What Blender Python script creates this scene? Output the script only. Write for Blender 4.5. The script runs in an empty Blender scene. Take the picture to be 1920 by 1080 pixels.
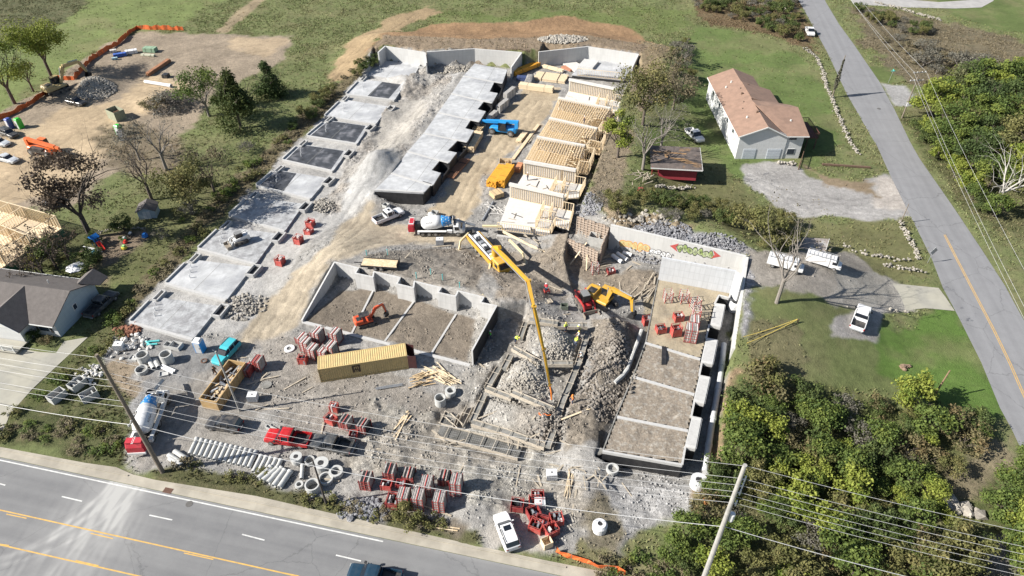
import bpy, math, random
import numpy as np
from mathutils import Vector, Matrix
R = math.radians
PI = math.pi
scene = bpy.context.scene
COL = scene.collection
random.seed(7)
RNG = np.random.default_rng(11)

# ------------------------------------------------------------------ camera, sky, sun, exposure
CAMH, FPX, PITCH = 72.0, 1300.0, R(40.4)
cam_d = bpy.data.cameras.new('camera')
cam_d.sensor_width = 36.0
cam_d.lens = FPX / 1920 * 36.0
cam_d.clip_end = 3000
cam_d.clip_start = 0.5
cam = bpy.data.objects.new('camera', cam_d)
COL.objects.link(cam)
cam.location = (0, 0, CAMH)
cam.rotation_euler = (PI / 2 - PITCH, 0, 0)
scene.camera = cam
SUN_EL, SUN_AZ = R(35), R(12)                      # shadows fall towards +x, a little +y
w = bpy.data.worlds.new('World'); scene.world = w; w.use_nodes = True
wn = w.node_tree
bg = wn.nodes['Background']
sky = wn.nodes.new('ShaderNodeTexSky')
sky.sky_type = 'NISHITA'; sky.sun_disc = False
sky.sun_elevation = SUN_EL
sky.sun_rotation = R(258)
sky.air_density = 1.0; sky.dust_density = 1.0
wn.links.new(sky.outputs[0], bg.inputs[0]); bg.inputs[1].default_value = 0.062
sl = bpy.data.lights.new('sun', 'SUN'); sl.energy = 5.0; sl.angle = R(0.5); sl.color = (1.0, 0.955, 0.88)
so = bpy.data.objects.new('sun', sl); COL.objects.link(so)
so.rotation_euler = Vector((math.cos(SUN_AZ) * math.cos(SUN_EL), math.sin(SUN_AZ) * math.cos(SUN_EL), -math.sin(SUN_EL))).to_track_quat('-Z', 'Y').to_euler()
scene.view_settings.view_transform = 'Standard'
scene.view_settings.look = 'None'
scene.view_settings.exposure = 1.08
scene.view_settings.gamma = 1.0
scene.render.engine = 'CYCLES'

# ------------------------------------------------------------------ photograph pixel -> point in the place
CP, SP = math.cos(PITCH), math.sin(PITCH)
def ray(px, py):
 x = (px - 960) / FPX; y = (540 - py) / FPX
 return np.array([x, CP + y * SP, -SP + y * CP])
def W(px, py, z=0.0):
 d = ray(px, py); t = (z - CAMH) / d[2]
 return (d[0] * t, d[1] * t, z)
def W2(px, py, z=0.0):
 a = W(px, py, z); return (a[0], a[1])

# ------------------------------------------------------------------ helpers
class MB:
 """collects faces; build() links them as ONE mesh object"""
 def __init__(s): s.v = []; s.f = []; s.m = []; s.cur = 0; s.M = None
 def mi(s, i): s.cur = i; return s
 def add(s, vs, fs, M=None):
  b = len(s.v)
  for p in vs:
   p = Vector(p)
   if M is not None: p = M @ p
   if s.M is not None: p = s.M @ p
   s.v.append(p[:])
  for f in fs: s.f.append([b + i for i in f]); s.m.append(s.cur)
  return s
 def box(s, x0, x1, y0, y1, z0, z1, M=None, tx=0, ty=0):
  vs = [(x0, y0, z0), (x1, y0, z0), (x1, y1, z0), (x0, y1, z0), (x0 + tx, y0 + ty, z1), (x1 - tx, y0 + ty, z1), (x1 - tx, y1 - ty, z1), (x0 + tx, y1 - ty, z1)]
  return s.add(vs, [(0, 3, 2, 1), (4, 5, 6, 7), (0, 1, 5, 4), (1, 2, 6, 5), (2, 3, 7, 6), (3, 0, 4, 7)], M)
 def beam(s, p, q, w, h, up=(0, 0, 1)):
  p, q = Vector(p), Vector(q); d = (q - p); L = d.length
  if L < 1e-5: return s
  d /= L; u = Vector(up)
  r = d.cross(u)
  if r.length < 1e-3: r = d.cross(Vector((1, 0, 0)))
  r.normalize(); u = r.cross(d)
  vs = [a + r * (w / 2 * i) + u * (h / 2 * j) for a in (p, q) for i, j in ((-1, -1), (1, -1), (1, 1), (-1, 1))]
  return s.add(vs, [(3, 2, 1, 0), (4, 5, 6, 7), (0, 1, 5, 4), (1, 2, 6, 5), (2, 3, 7, 6), (3, 0, 4, 7)])
 def tube(s, p, q, r0, r1=None, n=8, caps=True):
  p, q = Vector(p), Vector(q); r1 = r0 if r1 is None else r1
  d = q - p
  if d.length < 1e-6: return s
  d.normalize()
  a = d.orthogonal().normalized(); b = d.cross(a)
  vs = [c + (a * math.cos(2 * PI * k / n) + b * math.sin(2 * PI * k / n)) * r for c, r in ((p, r0), (q, r1)) for k in range(n)]
  fs = [(k, (k + 1) % n, n + (k + 1) % n, n + k) for k in range(n)]
  if caps: fs += [tuple(range(n - 1, -1, -1)), tuple(range(n, 2 * n))]
  return s.add(vs, fs)
 def path(s, pts, r, n=6):
  for a, b in zip(pts, pts[1:]): s.tube(a, b, r, r, n)
  return s
 def lathe(s, prof, n=20, M=None, closed=False):
  vs = [(r * math.cos(2 * PI * k / n), r * math.sin(2 * PI * k / n), z) for r, z in prof for k in range(n)]
  fs = []
  m = len(prof)
  for i in range(m if closed else m - 1):
   j = (i + 1) % m
   for k in range(n):
    fs.append((i * n + k, i * n + (k + 1) % n, j * n + (k + 1) % n, j * n + k))
  if not closed: fs += [tuple(range(n - 1, -1, -1)), tuple(range((m - 1) * n, m * n))]
  return s.add(vs, fs, M)
 def prism(s, pts, z0, z1):
  n = len(pts)
  if sum(pts[i][0] * pts[(i + 1) % n][1] - pts[(i + 1) % n][0] * pts[i][1] for i in range(n)) < 0: pts = pts[::-1]
  vs = [(p[0], p[1], z0) for p in pts] + [(p[0], p[1], z1) for p in pts]
  fs = [tuple(range(n - 1, -1, -1)), tuple(range(n, 2 * n))] + [(i, (i + 1) % n, n + (i + 1) % n, n + i) for i in range(n)]
  return s.add(vs, fs)
 def poly(s, pts):
  return s.add(pts, [tuple(range(len(pts)))])
 def loft(s, rings, caps=True):
  n = len(rings[0]); vs = [p for r in rings for p in r]; fs = []
  for i in range(len(rings) - 1):
   for k in range(n): fs.append((i * n + k, i * n + (k + 1) % n, (i + 1) * n + (k + 1) % n, (i + 1) * n + k))
  if caps: fs += [tuple(range(n - 1, -1, -1)), tuple(range((len(rings) - 1) * n, len(rings) * n))]
  return s.add(vs, fs)
 def mesh(s, name, mats, smooth=False):
  me = bpy.data.meshes.new(name); me.from_pydata(s.v, [], s.f)
  for m in (mats if isinstance(mats, (list, tuple)) else [mats]): me.materials.append(m)
  me.polygons.foreach_set('material_index', s.m)
  if smooth: me.polygons.foreach_set('use_smooth', [True] * len(s.f))
  me.update(); return me
 def build(s, name, mats, parent=None, smooth=False, label=None):
  o = bpy.data.objects.new(name, s.mesh(name, mats, smooth)); COL.objects.link(o)
  if parent is not None: o.parent = parent
  if label: o['label'] = label
  return o
def wall_seg(mb, a, b, t, z0, z1a, z1b=None, side=0):
 """upright wall from a to b (2d), thickness t; side 0 centred, 1 left of a->b, -1 right"""
 z1b = z1a if z1b is None else z1b
 a, b = Vector(a[:2]), Vector(b[:2]); d = (b - a).normalized(); n = Vector((-d.y, d.x))
 o0 = n * (-t / 2 if side == 0 else (0 if side > 0 else -t)); o1 = o0 + n * t
 p = [a + o0, b + o0, b + o1, a + o1]; h = [z1a, z1b, z1b, z1a]
 vs = [(q.x, q.y, z0) for q in p] + [(q.x, q.y, hh) for q, hh in zip(p, h)]
 mb.add(vs, [(0, 3, 2, 1), (4, 5, 6, 7), (0, 1, 5, 4), (1, 2, 6, 5), (2, 3, 7, 6), (3, 0, 4, 7)])
def tag(o, label, cat, group=None):
 o['label'] = label; o['category'] = cat
 if group: o['group'] = group
 return o
def struct(o, k='structure'): o['kind'] = k; return o
def thing(name, label, cat, loc=(0, 0, 0), rz=0.0, group=None):
 o = bpy.data.objects.new(name, None); COL.objects.link(o); o.empty_display_size = .3
 o.location = loc; o.rotation_euler = (0, 0, rz)
 return tag(o, label, cat, group)
def place(o, loc, rz=0.0): o.location = loc; o.rotation_euler = (0, 0, rz); return o
def kids(o): return [c for c in COL.objects if c.parent == o]
CH = {}
def dup(root, loc, rz, label, group=None, scale=None):
 def cp(o, par):
  c = o.copy(); COL.objects.link(c)
  if par is not None: c.parent = par
  for k in o.children: cp(k, c)
  return c
 r = cp(root, None)
 r.location = loc; r.rotation_euler = (0, 0, rz); r['label'] = label
 if group: r['group'] = group
 if scale: r.scale = scale
 return r

# ------------------------------------------------------------------ materials
MATS = {}
def mat(name, col, rough=.8, metal=0.0, var=.12, scale=3.0, bump=0.0, bscale=None, dust=0.0, spec=.5, col2=None, thr=(.4, .6), dcol=(.3, .26, .21)):
 if name in MATS: return MATS[name]
 m = bpy.data.materials.new(name); m.use_nodes = True; nt = m.node_tree; N, L = nt.nodes, nt.links
 b = N['Principled BSDF']; b.inputs['Roughness'].default_value = rough; b.inputs['Metallic'].default_value = metal
 b.inputs['Specular IOR Level'].default_value = spec
 tc = N.new('ShaderNodeTexCoord'); geo = tc.outputs['Object']
 nz = N.new('ShaderNodeTexNoise'); nz.inputs['Scale'].default_value = scale; nz.inputs['Detail'].default_value = 6; nz.inputs['Roughness'].default_value = .65
 L.new(geo, nz.inputs['Vector'])
 mr = N.new('ShaderNodeMapRange'); mr.inputs[1].default_value = .3; mr.inputs[2].default_value = .7; mr.inputs[3].default_value = 1 - var * 1.3; mr.inputs[4].default_value = 1 + var
 L.new(nz.outputs['Fac'], mr.inputs[0])
 src = None
 if col2:
  n2 = N.new('ShaderNodeTexNoise'); n2.inputs['Scale'].default_value = scale * .45; n2.inputs['Detail'].default_value = 5; L.new(geo, n2.inputs['Vector'])
  r2 = N.new('ShaderNodeMapRange'); r2.interpolation_type = 'SMOOTHSTEP'; r2.inputs[1].default_value = thr[0]; r2.inputs[2].default_value = thr[1]; L.new(n2.outputs['Fac'], r2.inputs[0])
  mx = N.new('ShaderNodeMix'); mx.data_type = 'RGBA'; mx.inputs[6].default_value = (*col, 1); mx.inputs[7].default_value = (*col2, 1); L.new(r2.outputs[0], mx.inputs[0]); src = mx.outputs[2]
 mul = N.new('ShaderNodeVectorMath'); mul.operation = 'SCALE'
 if src is None: mul.inputs[0].default_value = col
 else: L.new(src, mul.inputs[0])
 L.new(mr.outputs[0], mul.inputs['Scale'])
 out = mul.outputs[0]
 if dust > 0:
  n3 = N.new('ShaderNodeTexNoise'); n3.inputs['Scale'].default_value = 1.7; n3.inputs['Detail'].default_value = 7; L.new(geo, n3.inputs['Vector'])
  r3 = N.new('ShaderNodeMapRange'); r3.inputs[1].default_value = .42; r3.inputs[2].default_value = .72; r3.inputs[4].default_value = dust; L.new(n3.outputs['Fac'], r3.inputs[0])
  m3 = N.new('ShaderNodeMix'); m3.data_type = 'RGBA'; m3.inputs[7].default_value = (*dcol, 1); L.new(out, m3.inputs[6]); L.new(r3.outputs[0], m3.inputs[0]); out = m3.outputs[2]
 L.new(out, b.inputs['Base Color'])
 if bump:
  nb = N.new('ShaderNodeTexNoise'); nb.inputs['Scale'].default_value = bscale or scale * 3; nb.inputs['Detail'].default_value = 5; L.new(geo, nb.inputs['Vector'])
  bp = N.new('ShaderNodeBump'); bp.inputs['Strength'].default_value = bump; bp.inputs['Distance'].default_value = .08; L.new(nb.outputs['Fac'], bp.inputs['Height']); L.new(bp.outputs[0], b.inputs['Normal'])
 MATS[name] = m; return m
def paint_mat(name, col, dust=.25, rough=.35): return mat(name, col, rough=rough, var=.04, scale=2, dust=dust, spec=.5)
def panel_mat(name, col, w_=1.2, h_=1.2, joint=.75, var=.1, rough=.75, streak=.12, mort=.035):
 """concrete or sheet surface with panel joints; works on walls in any direction"""
 if name in MATS: return MATS[name]
 m = bpy.data.materials.new(name); m.use_nodes = True; nt = m.node_tree; N, L = nt.nodes, nt.links
 b = N['Principled BSDF']; b.inputs['Roughness'].default_value = rough
 g = N.new('ShaderNodeNewGeometry'); tc = N.new('ShaderNodeTexCoord')
 sp = N.new('ShaderNodeSeparateXYZ'); L.new(tc.outputs['Object'], sp.inputs[0])
 ad = N.new('ShaderNodeMath'); ad.operation = 'SUBTRACT'; L.new(sp.outputs[0], ad.inputs[0]); L.new(sp.outputs[1], ad.inputs[1])
 cx = N.new('ShaderNodeCombineXYZ'); L.new(ad.outputs[0], cx.inputs[0]); L.new(sp.outputs[2], cx.inputs[1])
 bt = N.new('ShaderNodeTexBrick'); bt.offset = 0; L.new(cx.outputs[0], bt.inputs['Vector'])
 bt.inputs['Scale'].default_value = 1; bt.inputs['Brick Width'].default_value = w_; bt.inputs['Row Height'].default_value = h_; bt.inputs['Mortar Size'].default_value = mort; bt.inputs['Mortar Smooth'].default_value = .5
 c = np.array(col)
 bt.inputs['Color1'].default_value = (*c, 1); bt.inputs['Color2'].default_value = (*(c * .93), 1); bt.inputs['Mortar'].default_value = (*(c * joint), 1)
 nz = N.new('ShaderNodeTexNoise'); nz.inputs['Scale'].default_value = 1; nz.inputs['Detail'].default_value = 6
 mp = N.new('ShaderNodeMapping'); mp.inputs['Scale'].default_value = (2.5, 2.5, .5); L.new(tc.outputs['Object'], mp.inputs[0]); L.new(mp.outputs[0], nz.inputs['Vector'])
 mr = N.new('ShaderNodeMapRange'); mr.inputs[1].default_value = .3; mr.inputs[2].default_value = .7; mr.inputs[3].default_value = 1 - streak; mr.inputs[4].default_value = 1 + streak * .6; L.new(nz.outputs['Fac'], mr.inputs[0])
 mul = N.new('ShaderNodeVectorMath'); mul.operation = 'SCALE'; L.new(bt.outputs['Color'], mul.inputs[0]); L.new(mr.outputs[0], mul.inputs['Scale'])
 L.new(mul.outputs[0], b.inputs['Base Color'])
 MATS[name] = m; return m
def tint_mat(name, rough=.8, attr='tint', spec=.2, trans=0.0):
 if name in MATS: return MATS[name]
 m = bpy.data.materials.new(name); m.use_nodes = True; nt = m.node_tree; N, L = nt.nodes, nt.links
 b = N['Principled BSDF']; b.inputs['Roughness'].default_value = rough; b.inputs['Specular IOR Level'].default_value = spec
 a = N.new('ShaderNodeAttribute'); a.attribute_name = attr
 L.new(a.outputs['Color'], b.inputs['Base Color'])
 if trans:
  t = N.new('ShaderNodeBsdfTranslucent'); L.new(a.outputs['Color'], t.inputs[0]); mx = N.new('ShaderNodeMixShader'); mx.inputs[0].default_value = trans
  L.new(b.outputs[0], mx.inputs[1]); L.new(t.outputs[0], mx.inputs[2]); L.new(mx.outputs[0], N['Material Output'].inputs[0])
 MATS[name] = m; return m

C_SLAB = mat('pale_slab_concrete', (.40, .405, .41), .85, var=.2, scale=.7, col2=(.27, .275, .285), thr=(.42, .68), bump=.15, bscale=12)
C_SLABD = mat('dark_vapour_sheet', (.045, .048, .055), .6, var=.5, scale=1.2, col2=(.13, .13, .14), thr=(.5, .72))
C_DUSTY = mat('slurry_covered_slab', (.33, .335, .34), .9, var=.25, scale=1.5, col2=(.22, .22, .225), thr=(.45, .65), bump=.5, bscale=4)
C_CONC = panel_mat('formed_concrete', (.46, .455, .445), 1.1, 1.3, .78)
C_WHITE = panel_mat('new_white_concrete', (.47, .465, .45), .9, 2.4, .84, streak=.06)
C_PANEL = panel_mat('white_form_panel', (.47, .48, .495), .95, 1.3, .8, streak=.08, mort=.045)
C_CAP = mat('concrete_top', (.39, .385, .375), .85, var=.1, scale=3)
C_PIPE = mat('cast_pipe_concrete', (.40, .40, .385), .8, var=.14, scale=2, col2=(.31, .31, .30), thr=(.5, .7))
C_BLACK = mat('black_waterproofing', (.018, .018, .02), .55, var=.35, scale=1.5, dust=.18, dcol=(.08, .075, .07))
C_FOOT = mat('footing_concrete_grey', (.21, .205, .19), .9, var=.2, scale=2, col2=(.15, .145, .13))
WOOD = mat('fresh_lumber', (.55, .42, .26), .75, var=.25, scale=5, col2=(.62, .50, .34))
WOODP = mat('pale_lumber', (.62, .50, .34), .75, var=.18, scale=5)
WOODO = mat('osb_deck', (.48, .35, .2), .8, var=.25, scale=6)
WOODG = mat('weathered_boards', (.36, .31, .24), .85, var=.3, scale=4)
WOODY = mat('yellow_coated_lumber', (.62, .30, .03), .6, var=.15, scale=3)
WRAP = mat('white_sheathing', (.5, .48, .45), .7, var=.08, scale=2)
RED = mat('red_form_steel', (.27, .03, .03), .55, var=.25, scale=4, dust=.3)
REDL = mat('light_red_form_steel', (.42, .06, .05), .55, var=.25, scale=4, dust=.35)
FORMG = mat('form_panel_face', (.33, .31, .29), .7, var=.25, scale=5, col2=(.22, .2, .18))
FORMW = mat('white_form_frame', (.5, .46, .44), .7, var=.2, scale=4)
STEELD = mat('dark_steel', (.04, .04, .042), .5, .4, var=.2)
STEEL = mat('galvanised_steel', (.35, .36, .37), .45, .5, var=.15)
RUBBER = mat('tyre_rubber', (.022, .021, .02), .9, var=.2, dust=.4)
RIM = mat('wheel_rim', (.3, .3, .3), .4, .5, dust=.2)
GLASS = mat('car_window', (.012, .015, .02), .08, var=.02, spec=.7)
LAMP = mat('lamp_lens', (.6, .6, .55), .2, var=.02)
TAIL = mat('tail_lamp_lens', (.3, .01, .01), .25, var=.02)
BLK = mat('black_trim', (.02, .02, .022), .5, var=.1, dust=.2)
WHT = paint_mat('white_paint', (.62, .62, .61), .18)
POLEW = mat('weathered_pole_wood', (.17, .14, .11), .9, var=.2, scale=3)
POLEG = mat('grey_pole', (.30, .29, .27), .8, var=.15, scale=2)
PVC = mat('teal_plastic', (.08, .42, .42), .4, var=.05)
PVCW = mat('white_plastic', (.6, .6, .6), .4, var=.05)
ORNG = mat('orange_mesh', (.62, .13, .03), .7, var=.35, scale=4)
# ------------------------------------------------------------------ terrain
def poly_sdf(X, Y, poly):
 """signed distance (negative inside) of points to a polygon"""
 P = np.array(poly, float); n = len(P); d = np.full(X.shape, 1e18); inside = np.zeros(X.shape, bool)
 for i in range(n):
  a = P[i]; b = P[(i + 1) % n]; e = b - a; wx = X - a[0]; wy = Y - a[1]
  t = np.clip((wx * e[0] + wy * e[1]) / (e @ e + 1e-12), 0, 1)
  d = np.minimum(d, (wx - e[0] * t) ** 2 + (wy - e[1] * t) ** 2)
  c = ((a[1] > Y) != (b[1] > Y));
  with np.errstate(divide='ignore', invalid='ignore'):
   xi = a[0] + (Y - a[1]) * e[0] / (e[1] if abs(e[1]) > 1e-12 else 1e-12)
  inside ^= c & (X < xi)
 d = np.sqrt(d); return np.where(inside, -d, d)
def sst(x): x = np.clip(x, 0, 1); return x * x * (3 - 2 * x)
_perm = RNG.random((512, 512))
def vnoise(X, Y, s, seed=0):
 x = X / s + seed * 37.7; y = Y / s + seed * 91.3
 xi = np.floor(x).astype(int); yi = np.floor(y).astype(int); fx = x - xi; fy = y - yi
 fx = fx * fx * (3 - 2 * fx); fy = fy * fy * (3 - 2 * fy)
 g = lambda a, b: _perm[a & 511, b & 511]
 return (g(xi, yi) * (1 - fx) + g(xi + 1, yi) * fx) * (1 - fy) + (g(xi, yi + 1) * (1 - fx) + g(xi + 1, yi + 1) * fx) * fy
def fbm(X, Y, s, o=4, seed=0):
 r = 0; a = .5; t = 0
 for i in range(o): r = r + a * vnoise(X, Y, s / 2 ** i, seed + i * 3); t += a; a *= .55
 return r / t
def PW(l, z=0): return [W2(p[0], p[1], p[2] if len(p) > 2 else z) for p in l]

# (height, falloff, pixel polygon, z of the polygon)
TERR = [
 (2.9, 13, [(629, 489), (660, 497), (701, 507), (777, 525), (859, 543), (906, 555), (931, 570), (938, 562), (900, 535), (840, 515), (740, 500), (660, 482), (632, 470)], 3),
 (4.4, 20, [(1145, 417), (1402, 475), (1398, 560), (1420, 600), (1470, 560), (1480, 500), (1300, 440), (1180, 400)], 4.6),
 (3.2, 14, [(1206, 100), (1182, 160), (1154, 230), (1132, 290), (1110, 360), (1100, 392), (1150, 412), (1168, 330), (1192, 230), (1228, 150), (1232, 105)], 3.2),
 (4.0, 16, [(722, 84), (800, 95), (890, 91), (978, 97), (1010, 94), (1103, 84), (1198, 99), (1215, 88), (1100, 70), (900, 76), (722, 66)], 4),
 (1.8, 12, [(1380, 655), (1366, 700), (1356, 790), (1350, 880), (1380, 880), (1400, 700), (1400, 655)], 1.8),
 (2.3, 8, [(890, 120), (847, 175), (795, 249), (735, 324), (703, 352), (690, 345), (725, 305), (785, 240), (845, 170), (872, 122)], 2.4),
 (1.7, 4, [(1135, 838), (1131, 846), (1132, 850), (1100, 850), (1105, 835)], 1.7),
]
CUTS = [
 (.5, [(562, 604), (629, 492, 3), (672, 503, 3), (698, 510, 3), (777, 528, 3), (826, 540, 3), (859, 546, 3), (906, 558, 3), (934, 573, 3), (985, 592), (985, 720), (560, 720)]),
 (.5, [(1143, 422, 5), (1399, 481, 5), (1374, 654, 4), (1358, 700), (1345, 800), (1338, 905), (1250, 920), (1120, 868), (1128, 848), (1150, 640), (1080, 560), (1060, 500), (1075, 440)]),
 (.5, [(1192, 104, 4), (1200, 120, 3), (1172, 160, 3), (1150, 215, 3), (1126, 280, 3), (1108, 330, 3), (1090, 375, 3), (1082, 425, 2), (1100, 420, 3), (1150, 436, 3), (1150, 470), (900, 440), (1000, 160), (1020, 110)]),
 (.5, [(700, 99, 4), (722, 86, 4), (798, 97, 4), (890, 91, 4), (982, 98, 4), (1008, 97, 4), (1103, 87, 4), (1200, 101, 4), (1185, 150), (690, 150), (705, 115)]),
 (.4, [(895, 125, 2.6), (850, 177, 2.6), (799, 250, 2.6), (739, 325, 2.6), (705, 358, 2.6), (795, 395), (890, 300), (1000, 130)]),
]
# mounds: px, py, radius x, radius y, height
MOUNDS = [(705, 325, 4.2, 4.5, 2.6), (1040, 655, 3.6, 4.2, 2.5), (985, 712, 3.8, 4.2, 2.3), (1000, 700, 2, 2, .8), (985, 785, 4, 3, 1.1), (1022, 795, 3, 3, 1.5),
 (1150, 660, 2.6, 7, 2.2), (1120, 720, 3, 5, 1.8), (1165, 625, 3, 3, 1.2), (1078, 800, 3, 4.5, 1.2), (1110, 790, 3, 3, 1.3), (180, 165, 5, 4.5, 2.6), (315, 195, 6, 4.5, 2.2), (1055, 75, 7, 5, 1.2),
 (1240, 435, 5, 4, 1.2), (1310, 455, 5, 4, .9), (1350, 478, 5, 4, .8), (1165, 430, 5, 3, 1.6), (1200, 520, 4, 3, .8), (1100, 925, 3, 3.5, .9), (900, 935, 3, 4, 1.0), (760, 160, 4, 5, .9), (725, 215, 3, 3, .7), (1000, 560, 3.5, 3, .8), (720, 300, 3, 6, .5)]
def hfun(X, Y):
 h = np.zeros(X.shape)
 for z, fall, pp, zp in TERR:
  poly = PW(pp, zp); P = np.array(poly)
  m = (X > P[:, 0].min() - fall) & (X < P[:, 0].max() + fall) & (Y > P[:, 1].min() - fall) & (Y < P[:, 1].max() + fall)
  if m.any():
   d = poly_sdf(X[m], Y[m], poly); h[m] = np.maximum(h[m], z * sst(1 - np.maximum(d, 0) / fall))
 for soft, pp in CUTS:
  poly = PW(pp); P = np.array(poly)
  m = (X > P[:, 0].min() - 2) & (X < P[:, 0].max() + 2) & (Y > P[:, 1].min() - 2) & (Y < P[:, 1].max() + 2)
  if m.any():
   d = poly_sdf(X[m], Y[m], poly); h[m] = h[m] * sst((d + soft * .1) / soft)
 for px, py, rx, ry, hh in MOUNDS:
  c = W2(px, py); q = ((X - c[0]) / rx) ** 2 + ((Y - c[1]) / ry) ** 2
  h = h + hh * np.exp(-q * 1.3)
 return h
GX0, GX1, GY0, GY1, GS = -175.0, 175.0, 30.0, 245.0, .5
_gx = np.arange(GX0, GX1 + GS, GS); _gy = np.arange(GY0, GY1 + GS, GS)
HG = hfun(*np.meshgrid(_gx, _gy))
def H(x, y):
 i = (x - GX0) / GS; j = (y - GY0) / GS
 if i < 0 or j < 0 or i >= len(_gx) - 1 or j >= len(_gy) - 1: return 0.0
 a, b = int(i), int(j); fx, fy = i - a, j - b
 return float((HG[b, a] * (1 - fx) + HG[b, a + 1] * fx) * (1 - fy) + (HG[b + 1, a] * (1 - fx) + HG[b + 1, a + 1] * fx) * fy)
def P(px, py, dz=0.0):
 """where the sight line through this pixel meets the terrain"""
 d = ray(px, py); t0 = (8.0 - CAMH) / d[2]; t1 = (-.5 - CAMH) / d[2]; n = int((t1 - t0) / .4) + 2
 pt = t0
 for k in range(n + 1):
  t = t0 + (t1 - t0) * k / n
  if CAMH + d[2] * t <= H(d[0] * t, d[1] * t):
   lo, hi = pt, t
   for _ in range(12):
    mi = (lo + hi) / 2
    if CAMH + d[2] * mi <= H(d[0] * mi, d[1] * mi): hi = mi
    else: lo = mi
   return Vector((d[0] * hi, d[1] * hi, H(d[0] * hi, d[1] * hi) + dz))
  pt = t
 return Vector((*W2(px, py), dz))
def AB(a, b):
 """rear pixel, front pixel -> centre point, heading"""
 A, B = P(*a), P(*b); c = (A + B) / 2; c.z = H(c.x, c.y)
 return c, math.atan2(B.y - A.y, B.x - A.x), (B - A).length

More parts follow.
